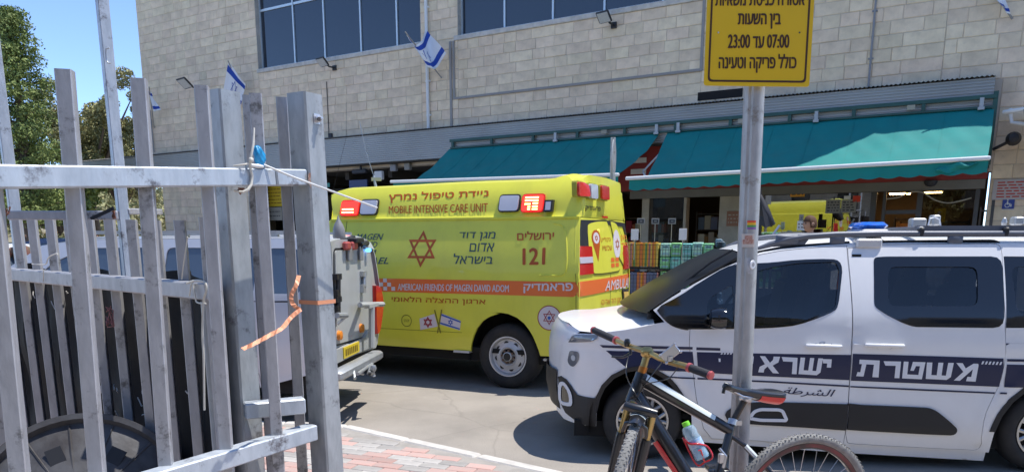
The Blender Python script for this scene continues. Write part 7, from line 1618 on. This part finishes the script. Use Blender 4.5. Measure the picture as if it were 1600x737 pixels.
# front wheel turned towards the viewer
FA = pt(956, 742, 2.96); fdir = Vector((-.50, -.866, 0)); fdir = (HB-FA); hz = Vector((fdir.x, fdir.y, 0)); fw_ = Vector((-.30, -.95, 0)).normalized(); fax = Vector((fw_.y, -fw_.x, 0)).normalized(); lean = Vector((-.16, 0, 0))
upw = (UP+Vector((.22, .02, 0))).normalized(); fax = fw_.cross(upw).normalized(); upw = fax.cross(fw_)
if upw.z < 0: upw = -upw
fc = pt(968, 772, 3.04)
def bikewheel(c, ax, e1, r, nm='wheel', spokes=28):
    m = M(); m.lathe(c, ax, [(r-.036, -.012), (r-.028, -.018), (r-.012, -.020), (r-.002, -.012), (r+.001, 0), (r-.002, .012), (r-.012, .020), (r-.028, .018), (r-.036, .012)], 64, a0=e1); w = obj('wheel', m, tyre, bk, 70)
    # knobs
    m = M(); e2 = ax.cross(e1).normalized()
    for k in range(140):
        a = 2*math.pi*k/140; d = e1*math.cos(a)+e2*math.sin(a); t = ax.cross(d)
        for q in ((-.012, 0), (.012, 0)) if k % 2 else ((0, 0), (-.016, -.004), (.016, -.004)): m.box(c+d*(r+.0005+q[1])+ax*q[0], (.0025, .005, .009), (d, t, ax))
    tag(obj('tread_knobs', m, tyre, w), kind='stuff')
    m = M(); m.lathe(c, ax, [(r-.036, -.012), (r-.062, -.009), (r-.062, .009), (r-.036, .012)], 64, a0=e1); rm = obj('rim', m, fblk, w, 60)
    m = M()
    for k in range(5): pass
    m.lathe(c+ax*.0125, ax, [(r-.040, 0), (r-.056, -.001)], 64, a0=e1); m.lathe(c-ax*.0125, ax, [(r-.040, 0), (r-.056, .001)], 64, a0=e1); obj('rim_stripe', m, mat('rim_red', (.25, .04, .04), .4, var=1, vscale=5, col2=(.02, .02, .02)) if 'rim_red' not in bpy.data.materials else bpy.data.materials['rim_red'], w)
    m = M()
    for k in range(spokes):
        a = 2*math.pi*k/spokes; s = 1 if k % 2 else -1; off = a+(.55 if k % 4 < 2 else -.55); m.tube([c+ax*.028*s+(e1*math.cos(off)+e2*math.sin(off))*.022, c+(e1*math.cos(a)+e2*math.sin(a))*(r-.06)], .0013, 4, cap=False)
    obj('spoke', m, alloy, w); m = M(); m.lathe(c, ax, [(.0, -.05), (.008, -.05), (.01, -.035), (.024, -.03), (.014, -.02), (.014, .02), (.024, .03), (.01, .035), (.008, .05), (0, .05)], 18); obj('hub', m, blk, w, 40)
    return w
bikewheel(fc, fax, upw, wr-.005)
fct = fc+upw*(wr)
m = M(); cr = fct+upw*.035; 
for s in (-1, 1):
    a0 = cr+fax*.052*s; a1 = fc+fax*.052*s
    m.tube([a0.lerp(a1, .0), a0.lerp(a1, .42)], .015, 10)
obj('fork_stanchion', m, gold, bk, 50); m = M()
for s in (-1, 1):
    a0 = cr+fax*.052*s; a1 = fc+fax*.052*s; m.tube([a0.lerp(a1, .30), a0.lerp(a1, .36), a1], [.019, .022, .017], 10)
m.tube([cr+fax*.065, cr+fw_*.01, cr-fax*.065], [.018, .024, .018], 10); m.tube([HB-(HT-HB)*.15, cr], [.022, .022], 10)
ar = [fct*1+upw*.014+fax*.04*math.cos(t)+0*upw for t in (0,)]
m.tube([a_+0*upw for a_ in (cr.lerp(fc, .33)+fax*.052, cr.lerp(fc, .16)+fax*.040+fw_*.03, cr.lerp(fc, .10)+fw_*.045, cr.lerp(fc, .16)-fax*.040+fw_*.03, cr.lerp(fc, .33)-fax*.052)], .009, 8); obj('fork', m, fblk, bk, 50)
# front mudguard
m = M(); 
def mg(a, b): th = -.12+.42*a; c = fc+(upw*math.cos(th)+fw_*math.sin(th))*(wr+.022); x_ = (b-.5)*.075*(1-.35*a); return c+fax*x_-(upw*math.cos(th)+fw_*math.sin(th))*(abs(b-.5)**2*.05)
m.grid(mg, 14, 8); m.grid(lambda a, b: mg(a, 1-b)-upw*.002, 14, 8); obj('mudguard', m, fblk, bk, 60)
m = M(); m.grid(lambda a, b: mg(a*.5+.02, b)+upw*.0018+fw_*.001, 5, 8); obj('mudguard_tip', m, fwt, bk, 60)
m = M(); m.lathe(fc+fax*.058, fax, [(.0, .02), (.016, .018), (.02, .004), (.05, .0), (.07, -.002)], 20); m.tube([fc-fax*.06, fc-fax*.075, fc-fax*.08+fw_*.05], .007, 6); obj('brake_disc', m, alloy, bk, 40)
# rear wheel
rex = (RA_-BB); rex = Vector((rex.x, rex.y, 0)).normalized(); rax = rex.cross(UP).normalized(); rc = pt(1250, 795, 3.22)
bikewheel(rc, rax, UP, .338)
m = M()
for k in range(6): rr_ = .05-.005*k; m.lathe(rc-rax*(.03+.005*k)*-1, rax, [(rr_, 0), (rr_, .002)], 24)
obj('cassette', m, alloy, bk)
# saddle, post
m = M(); m.tube([SPt, ST+(ST-BB)*.1], .0145, 12); obj('seat_post', m, mat('post_worn', (.10, .075, .055), .35, metal=.6, var=.4, vscale=30), bk, 50)
m = M(); m.tube([ST+(ST-BB)*.07, ST+(ST-BB)*.14], .021, 12); m.box(ST+(ST-BB)*.10+Vector((.022, 0, 0)), (.03, .03, .018)); obj('seat_clamp', m, alloy, bk, 40)
sn = pt(1131, 603, 3.10); sb = pt(1212, 616, 3.26); sd_ = (sb-sn); L_ = sd_.length; sd_.normalize(); ss = sd_.cross(UP).normalized(); su = ss.cross(sd_); 
def sad(a, b):
    w = (.020+.058*max(0, (a-.35)/.65)**1.3+.006*a) if a > 0 else .012; w *= min(1, (a/.06)**.5 if a < .06 else 1)*(1-.35*max(0, (a-.93)/.07))
    th = b*2*math.pi; cx, sz = math.cos(th), math.sin(th); zc = .012*math.cos((a-.55)*6)*0+.018*(a-.45)**2*3-.006
    hgt = (.016+.034*a**1.5) if sz < 0 else .013; return sn+sd_*(L_*a)+ss*(w*math.copysign(abs(cx)**.8, cx))+su*(zc+hgt*math.copysign(abs(sz)**.8, sz))
m = M(); m.grid(sad, 36, 28); m.lathe(sn+su*.0, sd_, [(0, -.0), (.012, .002)], 10); m.tube([sn+sd_*.005, sn-su*.03+sd_*.004], .007, 6); obj('saddle', m, fblk, bk, 70)
m = M()
def sr_(a, b): q = .60+.40*a; th = math.pi*(1.04+.92*b) ; p0 = sad(q, th/(2*math.pi)); c = sn+sd_*(L_*q); return c+(p0-c)*1.03-su*.0015
m.grid(sr_, 16, 14); obj('saddle_side', m, mat('saddle_red', (.75, .05, .04), .4, coat=.3), bk, 70)
m = M()
for s in (-1, 1): m.tube([sn+sd_*.04+ss*.01*s-su*.01, sn+sd_*.10+ss*.02*s-su*.028, sn+sd_*.19+ss*.022*s-su*.028, sn+sd_*.24+ss*.03*s-su*.012], .004, 6)
m.box(SPt, (.04, .05, .025), (sd_, ss, su), .005); obj('saddle_rail', m, alloy, bk, 50)
# cranks
m = M(); m.lathe(BB-Vector((0, .05, 0)), Vector((0, -1, 0)), [(.085, 0), (.085, .003), (.03, .004), (0, .004)], 36); obj('chainring', m, alloy, bk, 40); m = M(); m.tube([BB-Vector((0, .06, 0)), BB+Vector((-.06, -.07, -.15))], [.014, .011], 8); m.tube([BB+Vector((0, .06, 0)), BB+Vector((.06, .07, .15))], [.014, .011], 8); obj('crank', m, fblk, bk, 50)
m = M()
for s, c in ((-1, BB+Vector((-.06, -.12, -.15))), (1, BB+Vector((.06, .12, .15)))): m.box(c, (.09, .10, .022), bev=.006)
obj('pedal', m, fblk, bk, 40)
# bottle in its cage
bt = thing('water_bottle', 'clear water bottle with a lime green cap in the red bicycle cage', 'bottle', pt(1098, 714, 3.02)); b0 = pt(1099, 716, 3.02); b1 = pt(1071, 660, 3.03); bd = (b1-b0); bL = bd.length; bd.normalize()
petm = mat('pet_plastic', (.50, .68, .78), .08, alpha=.42, coat=.8, spec=.8); m = M(); r0 = .031; prf = [(0, 0), (r0*.8, .002), (r0, .012), (r0*.96, .03), (r0, .05), (r0*.94, .07), (r0, .09), (r0*.9, .11), (r0*.98, .125), (r0*.8, .145), (.014, bL-.022), (.013, bL-.012)]; m.lathe(b0, bd, prf, 24); obj('body', m, petm, bt, 60)
m = M(); m.lathe(b0+bd*.003, bd, [(0, 0), (r0*.9, .002), (r0*.9, .06), (0, .061)], 20); obj('water', m, mat('water_blue', (.25, .55, .75), .05, alpha=.5, coat=1), bt, 50)
m = M(); m.lathe(b0+bd*.055, bd, [(r0*1.01, 0), (r0*1.01, .035)], 24); obj('label', m, mat('label_white', (.6, .66, .72), .4, var=.5, vscale=60, col2=(.12, .35, .65)), bt, 50)
m = M(); m.lathe(b0+bd*(bL-.014), bd, [(.0155, 0), (.016, .003), (.0155, .018), (0, .019)], 16); obj('cap', m, mat('cap_lime', (.25, .75, .05), .4), bt, 50)
cg_ = M(); dn = (HB-BB).normalized(); sx_ = Vector((0, 0, 0)); q1 = b0-bd*.008; sd2 = Vector((.85, -.2, .35)).normalized(); sd2 = (sd2-bd*sd2.dot(bd)).normalized(); cf = bd.cross(sd2)
cg_.tube(fine([q1+bd*.12-sd2*.036, q1-sd2*.036, q1-bd*.006, q1+sd2*.036, q1+bd*.045+sd2*.037, q1+bd*.075+sd2*.012+cf*-.034, q1+bd*.09-sd2*.02+cf*-.03, q1+bd*.12-sd2*.036]), .004, 6); cg_.tube([q1+cf*-.034+bd*.05, q1+cf*-.034+bd*.05+sd2*.01, q1+cf*-.02-bd*.003], .0035, 5); obj('bottle_cage', cg_, fred, bk, 60)
# dynamo/bag light things near the crank
m = M(); m.box(pt(1128, 715, 3.04), (.03, .02, .045), bev=.005); m.tube([pt(1124, 700, 3.04), pt(1134, 712, 3.03), pt(1130, 730, 3.04)], .006, 6); obj('derailleur', m, alloy, bk, 40)
# ================================================================== CAGES OF GOODS
wire = mat('cage_wire', (.03, .03, .035), .5, metal=.5)
PC = Pose(*(lambda p: (p.x, p.y))(pt(1031, 378, 13.6)), .30); cc = lambda u, v: PC.px(u, v)
def cage(u0, u1, v0, v1, lab, kind, ncol=5):
    x0, z1 = cc(u0, v0); x1, z0 = cc(u1, v1); t = thing('wire_cage', lab, 'cage', PC.w((x0+x1)/2, z0, -.3), 'wire cages of goods outside the shop'); D_ = .55
    m = M(); n = max(4, int((x1-x0)/.055))
    for k in range(n+1): x = x0+(x1-x0)*k/n; m.tube([PC.w(x, z0, 0), PC.w(x, z1-.03, 0)], .004, 4, cap=False)
    for k in range(6): z = z0+(z1-.03-z0)*k/5; m.tube([PC.w(x0, z, .002), PC.w(x1, z, .002)], .005 if k in (0, 5) else .0035, 4, cap=False); m.tube([PC.w(x1, z, .002), PC.w(x1, z, -D_)], .004, 4, cap=False); m.tube([PC.w(x0, z, .002), PC.w(x0, z, -D_)], .004, 4, cap=False)
    for k in range(8): m.tube([PC.w(x1, z0, -D_*k/7), PC.w(x1, z1-.03, -D_*k/7)], .004, 4, cap=False)
    tag(obj('wire_grid', m, wire, t), kind='stuff')
    m = M(); m.box(PC.w((x0+x1)/2, z0-.01, -D_/2), (x1-x0, D_, .02), (PC.ex, PC.n, PC.ez)); obj('tray', m, blk, t)
    return x0, x1, z0, z1, D_, t
gm = [tint_random(mat('carton_%s' % n, c, .6, var=.35, vscale=22, col2=c2), .18, hue=.03) for n, c, c2 in (('teal', (.30, .75, .66), (.16, .58, .52)), ('green', (.36, .76, .30), (.20, .62, .26)), ('mint', (.55, .82, .70), (.34, .72, .52)))]
pan = mat('carton_panel', (.35, .62, .62), .6); tx = mat('carton_print', (.02, .10, .09), .6)
for v0, v1, nm in ((380, 421, 'top'), (423, 466, 'middle'), (468, 520, 'bottom')):
    x0, x1, z0, z1, D_, t = cage(1031, 1113, v0, v1, nm+' wire cage of green cartons beside the windscreen', 'g')
    for c in range(5):
        for r in range(2):
            w = (x1-x0)/5; h = (z1-z0)/2; a = x0+c*w+.006; hh = h*.94 if r == 0 else h*random.uniform(.95, 1.08)
            o = obj('carton', M().box(PC.w(a+w/2-.004, z0+r*h+hh/2, -.03-D_*.45), (w-.016, D_*.85, hh), (PC.ex, PC.n, PC.ez), .008), gm[(c*2+r+(nm == 'top')) % 3], None, 40)
            tag(o, '%s of five green cartons in the %s row of the %s wire cage' % (('leftmost', 'second from left', 'middle', 'second from right', 'rightmost')[c], ('lower', 'upper')[r], nm), 'carton', 'green cartons in the wire cages')
            zc = z0+r*h; m = M(); P0 = PC.w(a+w*.5, zc+hh*.72, -.03-D_*.025+.004); m.box(P0, (w*.62, .004, hh*.22), (PC.ex, PC.n, PC.ez)); m.box(PC.w(a+w*.5, zc+hh*.2, -.03-D_*.025+.004), (w*.7, .004, hh*.14), (PC.ex, PC.n, PC.ez)); p_ = obj('print_panel', m, pan, o)
            m = M(); m.box(P0+PC.n*.003, (w*.45, .002, hh*.06), (PC.ex, PC.n, PC.ez)); obj('print', m, tx, o)
cols = [mat('pack_%d' % i, c, .6) for i, c in enumerate(((.80, .36, .03), (.75, .22, .05), (.20, .38, .10), (.15, .18, .28), (.62, .25, .20), (.8, .6, .12)))]
for v0, v1, nm in ((380, 419, 'top'), (426, 461, 'middle'), (466, 520, 'bottom')):
    x0, x1, z0, z1, D_, t = cage(975, 1029, v0, v1, nm+' wire cage of orange striped packs beside the ambulance', 'o'); ms = [M() for _ in cols]; x = x0+.01
    while x < x1-.03:
        w = random.uniform(.025, .05); i = random.choice((0, 0, 1, 5, 2, 3, 4) if nm == 'top' else (3, 3, 1, 4, 3, 0)); ms[i].box(PC.w(x+w/2, (z0+z1)/2+.02, -.03-D_*.42+random.uniform(-.008, .008)), (w*.94, D_*.8, (z1-z0)*random.uniform(.93, 1)), (PC.ex, PC.n, PC.ez)); x += w
    for i, m in enumerate(ms):
        if m.v: tag(obj('packs', m, cols[i], t), kind='stuff')
x0, z0 = cc(1115, 470); x1, z1 = cc(1127, 378); t = thing('wire_cage', 'narrow cage of blue-grey goods right of the green cartons', 'cage', PC.w(x0, 0, -.5)); gm2 = tint_random(mat('blue_goods', (.10, .17, .22), .6), .5)
m = M()
for k in range(40): m.box(PC.w(random.uniform(x0, x1), random.uniform(.3, z1), random.uniform(-.9, -.4)), (.12, .12, .12), (PC.ex, PC.n, PC.ez), .02)
tag(obj('goods', m, gm2, t), kind='stuff'); m = M()
for k in range(6): m.tube([PC.w(x0+(x1-x0)*k/5, .15, -.35), PC.w(x0+(x1-x0)*k/5, z1, -.35)], .005, 4)
obj('wire_grid', m, wire, t)
def card(u0, v0, u1, v1, F, mt, lab, grp, frame=False):
    a = pt(u0, v0, F); b = pt(u1, v1, F); t = thing('price_card', lab, 'price card', Vector(((a.x+b.x)/2, a.y, b.z-.3)), grp); c = (a+b)/2; m = M().box(c, (b.x-a.x, .012, a.z-b.z), bev=.003); obj('card', m, mt, t); obj('rod', M().tube([Vector((c.x, c.y+.01, b.z)), Vector((c.x, c.y+.01, b.z-.35))], .008, 6), alloy, t)
    if frame:
        obj('face', M().box(c-Vector((0, .008, 0)), ((b.x-a.x)*.7, .004, (a.z-b.z)*.62)), ink, t); m = M(); m.box(c-Vector((0, .012, 0)), ((b.x-a.x)*.35, .003, (a.z-b.z)*.2)); obj('writing', m, pgrey, t)
card(986, 358, 997.5, 375, 13.3, paper, 'blank white price card over the orange striped packs', None); card(1061, 357, 1073, 375, 13.3, paper, 'blank white price card over the green cartons', None)
for u, lab in ((1001.5, 'leftmost of three dark framed price cards outside the dim shop'), (1024, 'middle one of three dark framed price cards outside the dim shop'), (1050, 'rightmost of three dark framed price cards outside the dim shop')): card(u-6, 341, u+6, 350, 15.2, pgrey, lab, 'dark framed price cards', True)
# low stall of red goods in front of the wide window, folded parasol
t = thing('market_stall', 'low stall of dark red goods in front of the wide shop window', 'stall', PF.w(-1.6, .12, 1.0)); xa, xb = fx(1196, 365, 1.2), fx(1352, 365, 1.2)
m = M(); fbox(m, xa, xb, 1.25, 1.30, .5, 1.2); [fbox(m, x, x+.05, .12, 1.25, .55, .60) for x in (xa, (xa+xb)/2, xb-.05)]; [fbox(m, x, x+.05, .12, 1.25, 1.1, 1.15) for x in (xa, (xa+xb)/2, xb-.05)]; obj('table', m, brown, t)
m = M()
for k in range(90): x = random.uniform(xa+.1, xb-.1); fbox(m, x-.07, x+.07, 1.30, 1.30+random.uniform(.1, .42), .6, .6+random.uniform(.1, .5), .02)
tag(obj('red_goods', m, tint_random(mat('red_goods', (.16, .03, .04), .7), .5, hue=.04), t), kind='stuff')
a = PF.px(1212, 380, 1.5); b = PF.px(1238, 367, 1.5); m = M(); m.tube([pt(1186, 383+14, 12.0), pt(1218, 352, 12.0)], .02, 6); tag(obj('parasol_pole', m, alloy), 'slanting pale pole right of the sign pole, before the shop', 'pole')
plate('notice', 'small white framed notice standing before the wide shop window', 'notice', 1246, 345, 1260, 360, 1.25, paper, lines=2, th=.01); plate('notice', 'small grey framed notice above the white one before the wide shop window', 'notice', 1249, 335, 1255, 345, 1.2, pgrey, lines=1, th=.01)
plate('crate_panel', 'pale box panel below the wide shop window, left of the person', 'box', 1220, 362, 1252, 376, 1.3, cream, th=.3)
m = M(); a = PF.px(1392, 312, -.3); pts_ = [PF.w(*PF.px(u, v, .1), .1) for u, v in ((1385, 311), (1405, 308), (1420, 301), (1440, 300), (1460, 312), (1480, 317), (1500, 314), (1518, 309))]; m.tube(fine(pts_), .014, 5); tag(obj('hanging_cable', m, cream, None, 60), 'pale cable sagging across the shop door and right window', 'cable')
m = M(); x, z = PF.px(1454, 287, .05); m.lathe(PF.w(x, z+.06, .03), (0, 0, -1), [(.0, 0), (.12, 0), (.12, .04), (.08, .1), (0, .12)], 18); tag(obj('dome_camera', m, ink, None, 40), 'black dome camera under the red fascia above the right window', 'camera')
for (s, q) in (('23', ((1530, 302), (1552, 302), (1552, 311), (1530, 311))),):
    m = M(); letter(m, '120.5', [PF.px(*p) for p in q], Z0, lambda x, z, o: PF.w(x, z, .03), 0, bold=.05) if False else None
# dark folded parasol hanging by the pier
t = thing('folded_parasol', 'dark folded parasol beside the wide shop window', 'parasol', PF.w(fx(1192, 340, 1.4), .1, 1.4)); a = pt(1188, 305, 12.6); b = pt(1208, 352, 12.6); m = M(); m.add([a, pt(1180, 345, 12.6), pt(1196, 356, 12.5), b, pt(1190, 320, 12.4)], [(0, 1, 2, 4), (4, 2, 3)]); m.tube([a, pt(1192, 330, 12.6), b], [.03, .12, .05], 8); m.tube([a+UP*.1, Vector((a.x, a.y, .1))], .02, 6); obj('canopy', m, ink, t, 60)

# ================================================================== one object per separate piece
def split_parts(names):
    for o in list(bpy.data.objects):
        if o.type != 'MESH' or o.get('kind') or o.name.split('.')[0] not in names or o.data.users > 1: continue
        me = o.data; V = [v.co.copy() for v in me.vertices]; par_ = list(range(len(V)))
        def fnd(i):
            while par_[i] != i: par_[i] = par_[par_[i]]; i = par_[i]
            return i
        for p in me.polygons:
            r = fnd(p.vertices[0])
            for i in p.vertices: par_[fnd(i)] = r
        g = {}
        for p in me.polygons: g.setdefault(fnd(p.vertices[0]), []).append(tuple(p.vertices))
        if len(g) < 2 or len(g) > 60: continue
        sm = me.polygons[0].use_smooth; nm = o.name.split('.')[0]; first = True
        for fs in g.values():
            ids = sorted({i for f in fs for i in f}); k = {i: n for n, i in enumerate(ids)}; nm2 = bpy.data.meshes.new(nm); nm2.from_pydata([V[i] for i in ids], [], [tuple(k[i] for i in f) for f in fs]); nm2.materials.append(me.materials[0])
            if sm: nm2.polygons.foreach_set('use_smooth', [True]*len(nm2.polygons)); nm2.set_sharp_from_angle(angle=R(50))
            if first: o.data = nm2; first = False
            else:
                c = bpy.data.objects.new(nm, nm2); COL.objects.link(c); c.parent = o.parent; c.location = o.location
split_parts({'spoke', 'pressed_rib', 'slot', 'leg', 'hole', 'wheel_nut', 'characters', 'writing', 'red_band', 'white_band', 'fork_stanchion', 'door_frame', 'panel_seam', 'seam', 'stripe', 'clamp', 'crank', 'pedal', 'star_sticker', 'blue_sticker', 'flag_sticker', 'step', 'mirror_arm', 'wiper', 'brake_cable', 'light_strip', 'navy_band', 'awning_frame', 'face_features', 'saddle_rail', 'symbol', 'rim_stripe', 'lit_element', 'canopy_soffit', 'round_sticker', 'pin_sticker', 'sticker', 'emblem', 'bracket'})
